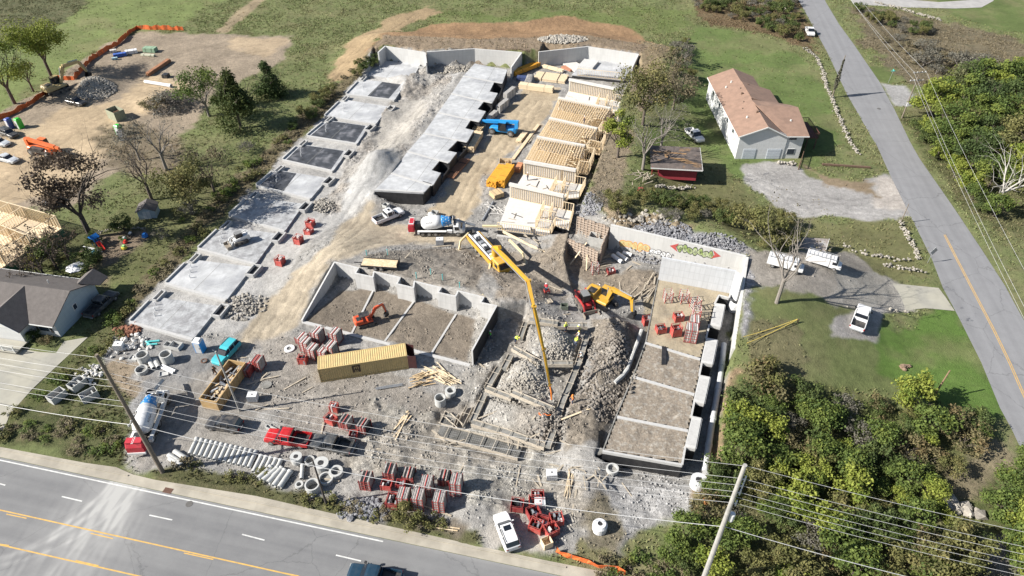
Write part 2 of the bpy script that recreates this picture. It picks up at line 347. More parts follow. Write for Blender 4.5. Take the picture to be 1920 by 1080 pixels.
# ---- ground paint: (pixel polygon, colour, rock, wild grass, edge softness, edge warp, roughness height)
G_WEED = (.118, .136, .056); G_LAWN = (.07, .09, .035); G_TAN = (.36, .28, .185); G_ORG = (.235, .150, .085)
G_GRV = (.26, .25, .235); G_RUB = (.26, .24, .215); G_DIRT = (.185, .155, .125); G_DUST = (.33, .32, .305); G_MULCH = (.06, .045, .033); G_DRY = (.19, .16, .10)
G_ROCKY = (.27, .25, .225); G_BRUSH = (.085, .07, .045); G_POW = (.30, .30, .30)
PAINT = [
 # fields at the top
 ([(-200, -60), (520, -60), (330, 52), (250, 58), (170, 100), (90, 150), (0, 210), (-200, 300)], (.135, .165, .06), 0, .22, 2, 3, .03),
 ([(-200, -60), (230, -60), (120, 45), (0, 80), (-200, 120)], (.085, .09, .045), 0, .7, 2, 2, .05),
 ([(760, 38), (820, 22), (1000, 20), (1300, 15), (1300, 60), (1180, 60), (1000, 40), (800, 50)], (.105, .13, .045), 0, .4, 3, 4, .03),
 ([(1285, 45), (1410, 60), (1510, 110), (1560, 200), (1590, 255), (1500, 340), (1350, 330), (1290, 340), (1200, 330), (1215, 250), (1280, 150)], (.095, .13, .042), 0, .2, 1.5, 2, .02),
 ([(1190, 340), (1320, 300), (1420, 375), (1500, 405), (1700, 420), (1760, 530), (1600, 535), (1560, 470), (1400, 440), (1220, 380)], (.12, .12, .055), 0, .35, 2, 3, .04),
 ([(1300, 0), (1495, 0), (1530, 100), (1440, 65), (1330, 50)], (.12, .085, .05), .1, .9, 2, 3, .06),
 ([(1580, 10), (1700, 20), (1920, 80), (1990, 100), (1990, 200), (1800, 180), (1700, 160), (1640, 110)], (.125, .105, .07), .1, .9, 2, 4, .06),
 ([(1750, -10), (1990, -20), (1990, 75), (1860, 55), (1780, 25)], (.09, .12, .04), 0, .15, 2, 2, .02),
 ([(1600, 120), (1660, 125), (1700, 170), (1720, 205), (1660, 160)], (.09, .115, .04), 0, .1, 1, 2, .02),
 # dirt at top of the site
 ([(610, 150), (660, 75), (740, 30), (800, 12), (830, 25), (760, 50), (700, 85), (660, 150)], (.27, .20, .12), .1, .1, 1.5, 2, .05),
 ([(690, 92), (720, 62), (800, 45), (960, 40), (1080, 32), (1180, 55), (1230, 80), (1250, 110), (1200, 120), (1100, 95), (720, 92)], G_ORG, .25, 0, 1.5, 2, .08),
 ([(690, 100), (740, 85), (1050, 72), (1210, 95), (1240, 130), (1230, 190), (1200, 215), (1150, 130), (1000, 105)], (.20, .155, .11), .6, .1, 1.5, 2, .15),
 ([(925, 95), (980, 80), (1005, 110), (985, 125)], (.09, .055, .035), 1, 0, 1, 1, .35),
 ([(1200, 75), (1260, 90), (1245, 160), (1205, 180)], (.24, .19, .12), .2, .5, 2, 2, .06),
 ([(400, 60), (480, -5), (500, -5), (425, 62)], (.25, .20, .13), .1, .2, 1, 1, .04),
 # left neighbour dirt yard
 ([(258, 60), (340, 62), (545, 68), (530, 110), (440, 160), (420, 150), (350, 250), (260, 300), (130, 390), (30, 400), (-60, 400), (-200, 330), (-100, 260), (0, 215), (100, 150), (200, 85)], (.245, .20, .15), .35, .05, 1.5, 2, .07),
 ([(290, 145), (350, 160), (260, 220), (170, 330), (90, 380), (-100, 400), (-200, 330), (-60, 290), (60, 240), (150, 200), (230, 175)], G_TAN, .05, 0, 3, 4, .04),
 ([(430, 70), (540, 72), (500, 110), (440, 90)], (.32, .25, .17), .1, 0, 2, 2, .05),
 ([(170, 240), (250, 225), (340, 260), (330, 340), (220, 330)], (.16, .13, .09), .3, .7, 3, 3, .08),
 ([(180, 440), (280, 425), (290, 440), (240, 480), (200, 540), (150, 500)], (.16, .12, .09), .3, .1, 1.5, 1.5, .05),
 ([(30, 400), (110, 420), (150, 460), (230, 400), (330, 320), (480, 290), (400, 370), (340, 440), (280, 520), (250, 540), (210, 540), (160, 480), (100, 520), (20, 480)], (.10, .108, .045), .05, .5, 2, 3, .04),
 ([(180, 442), (275, 430), (285, 445), (240, 480), (190, 500)], (.18, .14, .10), .3, .05, 1.5, 1.5, .05),
 # weedy strip along the slabs
 ([(690, 100), (700, 140), (600, 225), (520, 300), (430, 390), (350, 480), (240, 600), (190, 640), (170, 640), (260, 540), (330, 450), (420, 360), (520, 260), (620, 170)], (.12, .10, .06), .4, .8, 1.5, 2, .1),
 # main site grey
 ([(700, 108), (722, 98), (980, 100), (1012, 100), (1103, 88), (1195, 104), (1150, 230), (1120, 300), (1085, 400), (1150, 422), (1400, 482), (1378, 655), (1350, 800), (1330, 905), (1290, 960), (1210, 1010), (1170, 1060), (1000, 1040), (880, 1000), (650, 960), (480, 920), (330, 890), (200, 850), (190, 790), (190, 700), (240, 600), (420, 420)], G_GRV, .55, 0, 1.2, 1.5, .10),
 ([(700, 108), (800, 115), (880, 130), (720, 350), (600, 440), (480, 620), (240, 640), (240, 600), (420, 420)], G_DUST, .25, 0, 1.5, 1.5, .06),
 # middle lane rubble between slab rows
 ([(790, 120), (870, 118), (820, 200), (760, 280), (700, 350), (640, 400), (600, 410), (640, 320), (700, 230), (745, 180)], (.29, .275, .255), .9, 0, 1, 1.5, .25),
 ([(740, 190), (800, 185), (760, 270), (715, 310), (700, 260)], (.31, .29, .26), .2, 0, 2, 2, .08),
 ([(650, 335), (735, 275), (760, 320), (720, 360), (640, 400)], (.30, .295, .285), .1, 0, 1.5, 1.5, .05),
 # tan lanes
 ([(990, 160), (1050, 165), (1010, 240), (940, 300), (900, 350), (890, 400), (870, 420), (825, 425), (800, 395), (850, 340), (895, 280), (930, 240), (960, 195)], (.33, .27, .19), .1, 0, 1.2, 1.5, .04),
 ([(880, 420), (870, 455), (740, 460), (660, 480), (620, 490), (560, 600), (500, 640), (440, 650), (480, 590), (540, 520), (600, 470), (640, 420), (690, 385), (720, 420)], (.335, .285, .215), .1, 0, 1.5, 1.5, .04),
 ([(680, 480), (820, 465), (900, 470), (905, 555), (860, 545), (700, 505)], (.20, .18, .155), .8, 0, 1, 1, .12),
 ([(905, 450), (1040, 480), (1110, 540), (1060, 560), (1000, 570), (930, 560)], (.225, .195, .16), .7, 0, 1.5, 2, .12),
 ([(1010, 445), (1080, 450), (1160, 500), (1230, 520), (1220, 560), (1100, 540), (1020, 500)], (.22, .185, .145), .8, 0, 1.5, 2, .15),
 # pit floor
 ([(640, 545), (720, 545), (890, 600), (887, 680), (570, 602)], (.175, .148, .118), .45, 0, .5, .4, .07),
 # footings area
 ([(900, 590), (1110, 615), (1090, 700), (1040, 850), (830, 800), (830, 740), (880, 690)], (.30, .285, .26), .8, 0, 1, 1, .14),
 ([(1110, 600), (1200, 620), (1190, 690), (1150, 780), (1130, 840), (1060, 850), (1060, 760), (1110, 690)], (.19, .165, .135), 1, 0, 1, 1, .25),
 ([(480, 640), (600, 640), (760, 730), (900, 760), (820, 850), (560, 800), (480, 760)], (.24, .22, .195), .6, 0, 2, 2, .07),
 ([(700, 760), (900, 800), (1080, 880), (1150, 1000), (1000, 1000), (860, 920), (640, 880)], (.30, .285, .255), .95, 0, 1.5, 2, .16),
 ([(1130, 870), (1280, 900), (1300, 960), (1180, 1030), (1120, 1000)], (.27, .265, .26), .85, 0, 1.5, 2, .14),
 ([(1090, 940), (1140, 930), (1190, 1010), (1180, 1060), (1080, 1050)], (.17, .15, .11), .6, .4, 1.5, 2, .12),
 # first bay of right foundation
 ([(1205, 560), (1240, 545), (1350, 560), (1325, 640), (1210, 640)], (.27, .23, .165), .4, 0, .6, .5, .08),
 # lower left
 ([(190, 640), (240, 605), (380, 640), (440, 650), (400, 720), (370, 760), (330, 790), (240, 790), (200, 720)], (.22, .215, .21), .3, 0, 1, 1, .08),
 ([(205, 680), (235, 672), (258, 688), (250, 715), (232, 735), (208, 725), (196, 700)], (.225, .18, .13), .2, .3, 2, 3.5, .06),
 ([(300, 735), (400, 700), (470, 740), (480, 830), (330, 850), (270, 880)], (.235, .22, .20), .2, 0, 2, 2, .05),
 # weeds by the road
 ([(-40, 790), (60, 740), (140, 690), (190, 690), (250, 790), (220, 870), (100, 850), (-40, 830)], (.075, .083, .035), .2, .9, 1, 1.5, .08),
 ([(285, 885), (340, 872), (480, 905), (610, 935), (760, 965), (900, 1000), (890, 1018), (700, 985), (500, 945), (300, 905)], (.085, .085, .04), .4, .9, .8, 1, .08),
 ([(640, 930), (720, 940), (720, 980), (640, 965)], (.22, .21, .2), 1, 0, 1, 1, .2),
 ([(770, 965), (880, 985), (860, 1005), (770, 985)], (.13, .11, .085), .2, .1, 1, 1, .05),
 ([(900, 1000), (960, 960), (1030, 1000), (1040, 1040), (980, 1040)], (.33, .31, .28), .1, 0, 1, 1, .02),
 # house lots on the left
 ([(150, 640), (215, 560), (255, 540), (215, 640), (150, 700), (40, 790), (-40, 850), (-60, 800)], (.08, .09, .035), .2, .8, .8, 1, .06),
 # right of trench
 ([(1150, 405), (1250, 420), (1420, 470), (1440, 560), (1400, 640), (1375, 660), (1398, 480), (1150, 422)], (.26, .255, .26), .9, 0, .8, 1, .12),
 ([(1220, 420), (1290, 428), (1300, 460), (1240, 445)], (.22, .23, .25), 1, 0, .8, 1, .2),
 ([(1095, 380), (1180, 390), (1310, 420), (1290, 432), (1160, 425)], (.24, .19, .13), .9, .3, 1, 1.5, .4),
 ([(1120, 250), (1190, 250), (1180, 330), (1160, 400), (1100, 390), (1110, 330)], (.19, .155, .11), .5, .4, 1.5, 2, .12),
 ([(1400, 540), (1580, 545), (1640, 600), (1650, 620), (1840, 700), (1900, 770), (1870, 800), (1640, 740), (1400, 700), (1390, 640)], (.108, .128, .05), .1, .14, 2, 3, .03),
 ([(1640, 610), (1790, 575), (1860, 720), (1880, 780), (1780, 760), (1650, 700)], (.078, .13, .03), 0, .15, 1.5, 2, .02),
 ([(1395, 590), (1490, 610), (1500, 700), (1400, 690), (1375, 700), (1385, 650)], (.13, .12, .065), .3, .4, 2, 3, .05),
 ([(1370, 680), (1400, 690), (1370, 860), (1320, 960), (1300, 930), (1345, 800)], (.22, .16, .10), .5, .3, 1, 1.5, .1),
 # pale gravel lot and lower drive
 ([(1395, 310), (1480, 303), (1520, 330), (1600, 350), (1660, 320), (1700, 350), (1715, 410), (1640, 412), (1480, 405), (1400, 345)], (.27, .26, .25), .3, 0, .8, 1, .02),
 ([(1640, 325), (1680, 330), (1715, 400), (1640, 390)], (.34, .31, .28), .2, 0, 1.5, 1.5, .02),
 ([(1510, 310), (1560, 330), (1640, 345), (1640, 365), (1540, 350)], (.20, .155, .105), .2, .2, 1, 2, .02),
 ([(1400, 470), (1600, 480), (1640, 530), (1660, 560), (1560, 570), (1480, 545), (1410, 530)], (.23, .21, .185), .4, 0, 1, 1.5, .03),
 ([(1555, 500), (1640, 515), (1690, 530), (1720, 585), (1650, 588), (1555, 562)], (.25, .235, .21), .3, 0, .8, 1.2, .02),
 ([(1565, 600), (1640, 575), (1660, 580), (1640, 640), (1560, 630)], (.27, .255, .24), .3, 0, .8, .8, .02),
 ([(1650, 155), (1700, 160), (1725, 190), (1700, 200), (1675, 200)], (.27, .265, .26), .3, 0, .8, .8, .02),
 # under the woods
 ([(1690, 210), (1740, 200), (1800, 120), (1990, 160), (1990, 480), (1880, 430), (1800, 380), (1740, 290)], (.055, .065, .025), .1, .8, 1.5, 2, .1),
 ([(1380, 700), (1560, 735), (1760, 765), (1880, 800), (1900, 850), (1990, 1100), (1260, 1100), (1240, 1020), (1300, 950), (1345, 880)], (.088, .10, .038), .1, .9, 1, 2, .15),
 ([(1800, 860), (1900, 800), (1925, 850), (1850, 950), (1780, 930)], (.17, .145, .095), .2, .9, 1.5, 2, .08),
 ([(1845, 1010), (1880, 1000), (1900, 1090), (1850, 1080)], (.22, .2, .18), .3, 0, 1, 1, .03),
 ([(688, 99), (722, 85), (800, 94), (890, 88), (978, 94), (1010, 93), (1103, 83), (1202, 99), (1218, 86), (1100, 66), (900, 72), (720, 66)], (.20, .155, .11), .3, .35, 1, 1, .12),
 ([(1085, 1010), (1180, 1040), (1260, 1050), (1290, 1100), (1100, 1100), (1060, 1060)], (.16, .15, .08), .3, .8, 1, 1.5, .1),
]
_NX = np.unique(np.concatenate([np.arange(-175, -62, .7), np.arange(-62, 62, .27), np.arange(62, 175.1, .7)]))
_NY = np.unique(np.concatenate([np.arange(30, 100, .27), np.arange(100, 165, .42), np.arange(165, 245.1, .7)]))
GXX, GYY = np.meshgrid(_NX, _NY)
gcol = np.empty(GXX.shape + (3,)); gcol[:] = G_WEED
grk = np.zeros(GXX.shape); gwd = np.full(GXX.shape, .75); gam = np.full(GXX.shape, .06)
_wx = fbm(GXX, GYY, 7, 5, 1) - .5; _wy = fbm(GXX, GYY, 1.8, 3, 9) - .5
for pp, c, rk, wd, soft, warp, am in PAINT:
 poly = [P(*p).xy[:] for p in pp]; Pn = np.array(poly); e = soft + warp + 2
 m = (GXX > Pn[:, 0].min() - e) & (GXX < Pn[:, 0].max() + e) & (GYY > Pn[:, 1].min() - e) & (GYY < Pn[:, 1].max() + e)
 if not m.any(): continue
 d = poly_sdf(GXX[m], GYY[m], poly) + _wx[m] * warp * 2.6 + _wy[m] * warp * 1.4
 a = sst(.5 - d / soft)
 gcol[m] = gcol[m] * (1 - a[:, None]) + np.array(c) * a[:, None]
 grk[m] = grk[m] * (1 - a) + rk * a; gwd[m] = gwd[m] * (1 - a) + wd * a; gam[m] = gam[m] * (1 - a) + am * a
# patches of browner spoil in the rubble, dry spots in the turf
_m = sst((fbm(GXX, GYY, 6, 4, 71) - .48) * 5) * np.clip((grk - .35) * 2, 0, 1) * .42
gcol = gcol * (1 - _m[..., None]) + np.array((.175, .145, .115)) * _m[..., None]
_g = np.clip((gcol[..., 1] / (gcol[..., 0] + 1e-6) - 1.0) * 5, 0, 1) * sst((fbm(GXX, GYY, 9, 5, 81) - .47) * 4) * .5
gcol = gcol * (1 - _g[..., None]) + np.array((.165, .15, .08)) * _g[..., None]
rut = np.zeros(GXX.shape)
def ruts(pts, offs, wd=.28, amt=1.0):
 q = [P(*p) for p in pts]
 for a, b in zip(q, q[1:]):
  e = (b - a).xy; L_ = e.length
  if L_ < .1: continue
  e /= L_; m = (GXX > min(a.x, b.x) - 4) & (GXX < max(a.x, b.x) + 4) & (GYY > min(a.y, b.y) - 4) & (GYY < max(a.y, b.y) + 4)
  u = (GXX[m] - a.x) * e.x + (GYY[m] - a.y) * e.y; v = -(GXX[m] - a.x) * e.y + (GYY[m] - a.y) * e.x + _wx[m] * 1.2; k = (u > -.3) & (u < L_ + .3)
  for o in offs: rut[m] = np.maximum(rut[m], np.exp(-((v - o) / wd) ** 2) * k * amt)
TW = (-.95, .95)
for pts in ([(560, 600), (600, 530), (650, 470), (740, 440), (860, 445)], [(500, 630), (560, 540), (640, 450), (690, 400)], [(470, 640), (540, 530), (620, 440), (660, 400)], [(640, 400), (690, 330), (740, 260), (800, 190)], [(655, 405), (700, 345), (760, 270)], [(850, 420), (890, 340), (940, 270), (1000, 190)], [(870, 425), (915, 330), (965, 265), (1015, 190)], [(600, 500), (700, 455), (800, 450)],
   [(250, 870), (300, 800), (370, 730), (420, 660), (470, 620)], [(270, 875), (330, 790), (400, 720), (450, 640)], [(-20, 390), (80, 330), (180, 250), (260, 190), (330, 160)], [(-20, 350), (60, 300), (150, 240), (220, 200), (300, 150)], [(240, 180), (350, 120), (480, 100), (540, 90)], [(250, 170), (340, 100), (430, 75), (500, -5)], [(1400, 330), (1500, 370), (1600, 380), (1700, 370)], [(1420, 350), (1520, 395), (1680, 395)],
   [(620, 150), (680, 80), (780, 30)], [(480, 700), (560, 730), (700, 745)], [(430, 60), (490, 0)], [(300, 60), (420, 90), (540, 75)], [(660, 150), (720, 75), (900, 60), (1100, 60), (1220, 100)]): ruts(pts, TW)
gcol *= (1 + rut * np.where(fbm(GXX, GYY, 2, 2, 88) > .5, .16, -.2))[..., None]
# ---- road outlines (world)
wl0, wl1 = Vector(W2(62, 876)), Vector(W2(862, 1046))
rdir = (wl1 - wl0).normalized(); rnor = Vector((-rdir.y, rdir.x))
def rp(s, o): q = wl0 + rdir * s + rnor * o; return (q.x, q.y)
MAIN = [rp(-160, .35), rp(180, .35), rp(180, -24), rp(-160, -24)]
VL = [(1478, -60), (1497, 0), (1525, 50), (1552, 100), (1587, 175), (1630, 250), (1645, 275), (1672, 335), (1712, 415), (1747, 485), (1768, 540), (1795, 590), (1840, 680), (1875, 765), (1897, 805), (1925, 865), (1990, 1000)]
VR = [(1518, -60), (1549, 5), (1573, 45), (1600, 82), (1650, 155), (1677, 205), (1707, 267), (1724, 297), (1790, 392), (1840, 467), (1885, 537), (1900, 565), (1925, 610), (1990, 720), (2060, 850), (2140, 1000)]
SIDE = PW(VL) + PW(VR)[::-1]
VALLEY = [(1590, -12), (1600, 8), (1700, 14), (1790, 16), (1840, 14), (1862, 2), (1880, -20), (1830, -20), (1820, 0), (1760, 4), (1690, -2), (1640, -12)]
WALK = PW([(-300, 765), (0, 838), (160, 868), (218, 876), (250, 890), (292, 900), (480, 930), (655, 970), (880, 1020), (1010, 1048), (1180, 1082), (1400, 1130)]) + [rp(95, .4), rp(0, .4), rp(-60, .4)]
DRIVE1 = PW([(-120, 655), (0, 648), (75, 660), (105, 662), (120, 640), (165, 632), (60, 730), (20, 775), (0, 820), (-80, 860)])   # left house drive
DRIVE2 = PW([(1660, 530), (1760, 540), (1772, 556), (1790, 583), (1735, 578), (1715, 580), (1690, 588), (1665, 560)])
FLAT = [MAIN, SIDE, WALK, DRIVE1, DRIVE2, PW(VALLEY)]
gh = hfun(GXX, GYY)
fl = np.zeros(GXX.shape)
for poly in FLAT:
 d = poly_sdf(GXX, GYY, poly); fl = np.maximum(fl, sst(.5 - d / .8))
rough = (fbm(GXX, GYY, 1.6, 3, 21) - .5) * 2.2 + (fbm(GXX, GYY, .7, 2, 33) - .5) * 1.3
rough += (fbm(GXX, GYY, 6, 2, 41) - .5) * 1.2
gh = gh + (gam * rough * 1.4 + np.clip(grk - .6, 0, .4) * (np.abs(fbm(GXX, GYY, 3.5, 3, 51) - .5) * -4 + .5) - rut * .07) * (1 - fl) - fl * .07
SLABFOOT = []      # filled below with the building footprints, ground kept under them
def sink(poly, z, top=None):
 if top is not None:
  X_, Y_ = np.meshgrid(_gx, _gy); P_ = np.array(poly); b_ = (X_ > P_[:, 0].min()) & (X_ < P_[:, 0].max()) & (Y_ > P_[:, 1].min()) & (Y_ < P_[:, 1].max()); k_ = poly_sdf(X_[b_], Y_[b_], poly) < .15; v_ = HG[b_]; v_[k_] = top; HG[b_] = v_
 Pn = np.array(poly); m = (GXX > Pn[:, 0].min() - 1) & (GXX < Pn[:, 0].max() + 1) & (GYY > Pn[:, 1].min() - 1) & (GYY < Pn[:, 1].max() + 1)
 d = poly_sdf(GXX[m], GYY[m], poly); a = sst(.5 - (d + .5) / .6); gh[m] = gh[m] * (1 - a) + np.minimum(gh[m], z) * a

def ground_material():
 m = bpy.data.materials.new('ground_cover'); m.use_nodes = True; nt = m.node_tree; N, L = nt.nodes, nt.links
 b = N['Principled BSDF']; b.inputs['Roughness'].default_value = .95; b.inputs['Specular IOR Level'].default_value = .15
 at = lambda n: (lambda a: (setattr(a, 'attribute_name', n), a)[1])(N.new('ShaderNodeAttribute'))
 gc, rk, wd = at('gc'), at('rk'), at('wd')
 tc = N.new('ShaderNodeTexCoord'); O = tc.outputs['Object']
 def noise(s, d=5, r=.6):
  n = N.new('ShaderNodeTexNoise'); n.inputs['Scale'].default_value = s; n.inputs['Detail'].default_value = d; n.inputs['Roughness'].default_value = r; L.new(O, n.inputs['Vector']); return n.outputs['Fac']
 def rng(v, a, b2, c, d):
  r = N.new('ShaderNodeMapRange'); r.inputs[1].default_value = a; r.inputs[2].default_value = b2; r.inputs[3].default_value = c; r.inputs[4].default_value = d; L.new(v, r.inputs[0]); return r.outputs[0]
 def mth(op, a, b2):
  n = N.new('ShaderNodeMath'); n.operation = op
  for i, v in enumerate((a, b2)):
   if isinstance(v, (int, float)): n.inputs[i].default_value = v
   else: L.new(v, n.inputs[i])
  return n.outputs[0]
 big = rng(noise(.12, 4), .3, .7, .78, 1.2)
 mid = rng(noise(1.1, 6, .7), .3, .7, .80, 1.16)
 fine = rng(noise(7, 4, .7), .3, .7, .86, 1.12)
 # stones: voronoi cells of random tone
 def cells(s):
  v = N.new('ShaderNodeTexVoronoi'); v.inputs['Scale'].default_value = s; L.new(O, v.inputs['Vector'])
  sx = N.new('ShaderNodeSeparateXYZ'); L.new(v.outputs['Color'], sx.inputs[0]); return sx.outputs[0], v.outputs['Distance']
 c1, d1 = cells(2.6); c2, d2 = cells(6.5)
 st = mth('MULTIPLY', rng(c1, 0, 1, .62, 1.35), rng(c2, 0, 1, .72, 1.28))
 mx = N.new('ShaderNodeMix'); mx.data_type = 'FLOAT'; mx.inputs[2].default_value = 1; L.new(mth('MULTIPLY', rk.outputs['Fac'], .7), mx.inputs[0]); L.new(st, mx.inputs[3])
 fac = mth('MULTIPLY', mth('MULTIPLY', big, mid), mth('MULTIPLY', fine, mx.outputs[0]))
 s = N.new('ShaderNodeVectorMath'); s.operation = 'SCALE'; L.new(gc.outputs['Color'], s.inputs[0]); L.new(fac, s.inputs['Scale'])
 # dry patches and dark clumps in wild growth
 dp = mth('MULTIPLY', rng(noise(.35, 6, .7), .48, .66, 0, .55), wd.outputs['Fac'])
 m1 = N.new('ShaderNodeMix'); m1.data_type = 'RGBA'; m1.inputs[7].default_value = (.17, .14, .085, 1); L.new(dp, m1.inputs[0]); L.new(s.outputs[0], m1.inputs[6])
 dk = mth('MULTIPLY', rng(noise(.9, 5, .75), .52, .62, 0, .6), wd.outputs['Fac'])
 m2 = N.new('ShaderNodeMix'); m2.data_type = 'RGBA'; m2.inputs[7].default_value = (.035, .045, .018, 1); L.new(dk, m2.inputs[0]); L.new(m1.outputs[2], m2.inputs[6])
 L.new(m2.outputs[2], b.inputs['Base Color'])
 hgt = mth('ADD', mth('MULTIPLY', mth('ADD', c1, mth('MULTIPLY', c2, .5)), mth('MULTIPLY', rk.outputs['Fac'], .16)), mth('MULTIPLY', noise(5, 6, .7), .14))
 bp = N.new('ShaderNodeBump'); bp.inputs['Strength'].default_value = .9; bp.inputs['Distance'].default_value = 1.0; L.new(hgt, bp.inputs['Height']); L.new(bp.outputs[0], b.inputs['Normal'])
 return m
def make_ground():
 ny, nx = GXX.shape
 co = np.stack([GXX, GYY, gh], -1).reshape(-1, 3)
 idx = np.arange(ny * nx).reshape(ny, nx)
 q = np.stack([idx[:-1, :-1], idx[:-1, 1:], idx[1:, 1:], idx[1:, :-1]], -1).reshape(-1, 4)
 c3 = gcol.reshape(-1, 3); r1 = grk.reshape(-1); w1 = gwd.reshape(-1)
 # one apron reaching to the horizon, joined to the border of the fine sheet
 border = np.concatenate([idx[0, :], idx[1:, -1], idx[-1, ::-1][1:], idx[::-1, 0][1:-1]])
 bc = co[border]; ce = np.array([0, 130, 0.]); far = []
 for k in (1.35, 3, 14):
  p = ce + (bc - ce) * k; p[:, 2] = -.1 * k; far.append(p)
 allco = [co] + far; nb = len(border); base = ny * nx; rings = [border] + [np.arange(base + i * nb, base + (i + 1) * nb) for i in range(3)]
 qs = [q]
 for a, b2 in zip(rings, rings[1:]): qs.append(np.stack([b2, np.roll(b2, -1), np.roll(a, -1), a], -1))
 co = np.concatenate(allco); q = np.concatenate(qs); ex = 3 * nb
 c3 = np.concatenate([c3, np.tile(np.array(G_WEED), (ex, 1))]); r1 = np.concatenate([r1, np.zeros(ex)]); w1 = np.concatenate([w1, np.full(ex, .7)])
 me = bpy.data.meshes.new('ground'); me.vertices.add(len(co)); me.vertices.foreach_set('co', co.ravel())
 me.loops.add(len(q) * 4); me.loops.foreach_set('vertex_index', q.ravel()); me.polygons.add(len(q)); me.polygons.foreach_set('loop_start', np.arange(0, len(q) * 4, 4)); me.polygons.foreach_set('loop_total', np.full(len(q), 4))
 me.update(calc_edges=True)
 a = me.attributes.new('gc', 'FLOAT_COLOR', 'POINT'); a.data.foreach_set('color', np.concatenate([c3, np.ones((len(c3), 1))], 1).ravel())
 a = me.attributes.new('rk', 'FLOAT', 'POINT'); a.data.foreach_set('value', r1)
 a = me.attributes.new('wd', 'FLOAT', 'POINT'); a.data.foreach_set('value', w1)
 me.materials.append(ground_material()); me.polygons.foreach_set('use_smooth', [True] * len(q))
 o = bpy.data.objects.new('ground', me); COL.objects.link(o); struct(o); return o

# ---- road surfaces
def road_mat(name, c1, c2, ang, lane=3.6, dustline=None):
 m = bpy.data.materials.new(name); m.use_nodes = True; nt = m.node_tree; N, L = nt.nodes, nt.links
 b = N['Principled BSDF']; b.inputs['Roughness'].default_value = .85
 tc = N.new('ShaderNodeTexCoord'); mp = N.new('ShaderNodeMapping'); mp.inputs['Rotation'].default_value = (0, 0, -ang); L.new(tc.outputs['Object'], mp.inputs[0])
 ms = N.new('ShaderNodeMapping'); ms.inputs['Scale'].default_value = (.03, .9, 1); L.new(mp.outputs[0], ms.inputs[0])
 n1 = N.new('ShaderNodeTexNoise'); n1.inputs['Scale'].default_value = 1.0; n1.inputs['Detail'].default_value = 5; L.new(ms.outputs[0], n1.inputs['Vector'])
 n2 = N.new('ShaderNodeTexNoise'); n2.inputs['Scale'].default_value = .35; n2.inputs['Detail'].default_value = 7; n2.inputs['Roughness'].default_value = .7; L.new(tc.outputs['Object'], n2.inputs['Vector'])
 n3 = N.new('ShaderNodeTexNoise'); n3.inputs['Scale'].default_value = 12; n3.inputs['Detail'].default_value = 3; L.new(tc.outputs['Object'], n3.inputs['Vector'])
 ad = N.new('ShaderNodeMath'); L.new(n1.outputs['Fac'], ad.inputs[0]); L.new(n2.outputs['Fac'], ad.inputs[1])
 r = N.new('ShaderNodeMapRange'); r.inputs[1].default_value = .75; r.inputs[2].default_value = 1.25; L.new(ad.outputs[0], r.inputs[0])
 mx = N.new('ShaderNodeMix'); mx.data_type = 'RGBA'; mx.inputs[6].default_value = (*c1, 1); mx.inputs[7].default_value = (*c2, 1); L.new(r.outputs[0], mx.inputs[0])
 rr = N.new('ShaderNodeMapRange'); rr.inputs[3].default_value = .85; rr.inputs[4].default_value = 1.15; L.new(n3.outputs['Fac'], rr.inputs[0])
 s = N.new('ShaderNodeVectorMath'); s.operation = 'SCALE'; L.new(mx.outputs[2], s.inputs[0]); L.new(rr.outputs[0], s.inputs['Scale']); out = s.outputs[0]
 # transverse cracks
 v = N.new('ShaderNodeTexVoronoi'); v.feature = 'DISTANCE_TO_EDGE'; v.inputs['Scale'].default_value = .09
 wv = N.new('ShaderNodeVectorMath'); wv.operation = 'ADD'; L.new(tc.outputs['Object'], wv.inputs[0]); sc = N.new('ShaderNodeVectorMath'); sc.operation = 'SCALE'; sc.inputs['Scale'].default_value = 1.5; L.new(n2.outputs['Color'], sc.inputs[0]); L.new(sc.outputs[0], wv.inputs[1]); L.new(wv.outputs[0], v.inputs['Vector'])
 cr = N.new('ShaderNodeMapRange'); cr.inputs[1].default_value = 0; cr.inputs[2].default_value = .005; cr.inputs[3].default_value = .45; cr.inputs[4].default_value = 0; L.new(v.outputs['Distance'], cr.inputs[0])
 mc = N.new('ShaderNodeMix'); mc.data_type = 'RGBA'; mc.inputs[7].default_value = (.05, .05, .05, 1); L.new(cr.outputs[0], mc.inputs[0]); L.new(out, mc.inputs[6]); out = mc.outputs[2]
 if dustline:
  (ax, ay), (bx, by), wd = dustline
  at = N.new('ShaderNodeAttribute'); at.attribute_name = 'dust'
  md = N.new('ShaderNodeMix'); md.data_type = 'RGBA'; md.inputs[7].default_value = (.36, .355, .34, 1); L.new(at.outputs['Fac'], md.inputs[0]); L.new(out, md.inputs[6]); out = md.outputs[2]
 L.new(out, b.inputs['Base Color']); return m
def sheet(name, poly, z, m, thick=0):
 mb = MB(); mb.poly([(p[0], p[1], z) for p in poly]); o = mb.build(name, m);
 if o.data.polygons[0].normal.z < 0: o.data.flip_normals()
 return struct(o)
RA = math.atan2(rdir.y, rdir.x)
MR = road_mat('asphalt_main', (.125, .125, .128), (.165, .165, .165), RA, dustline=((0, 0), (1, 1), 1))
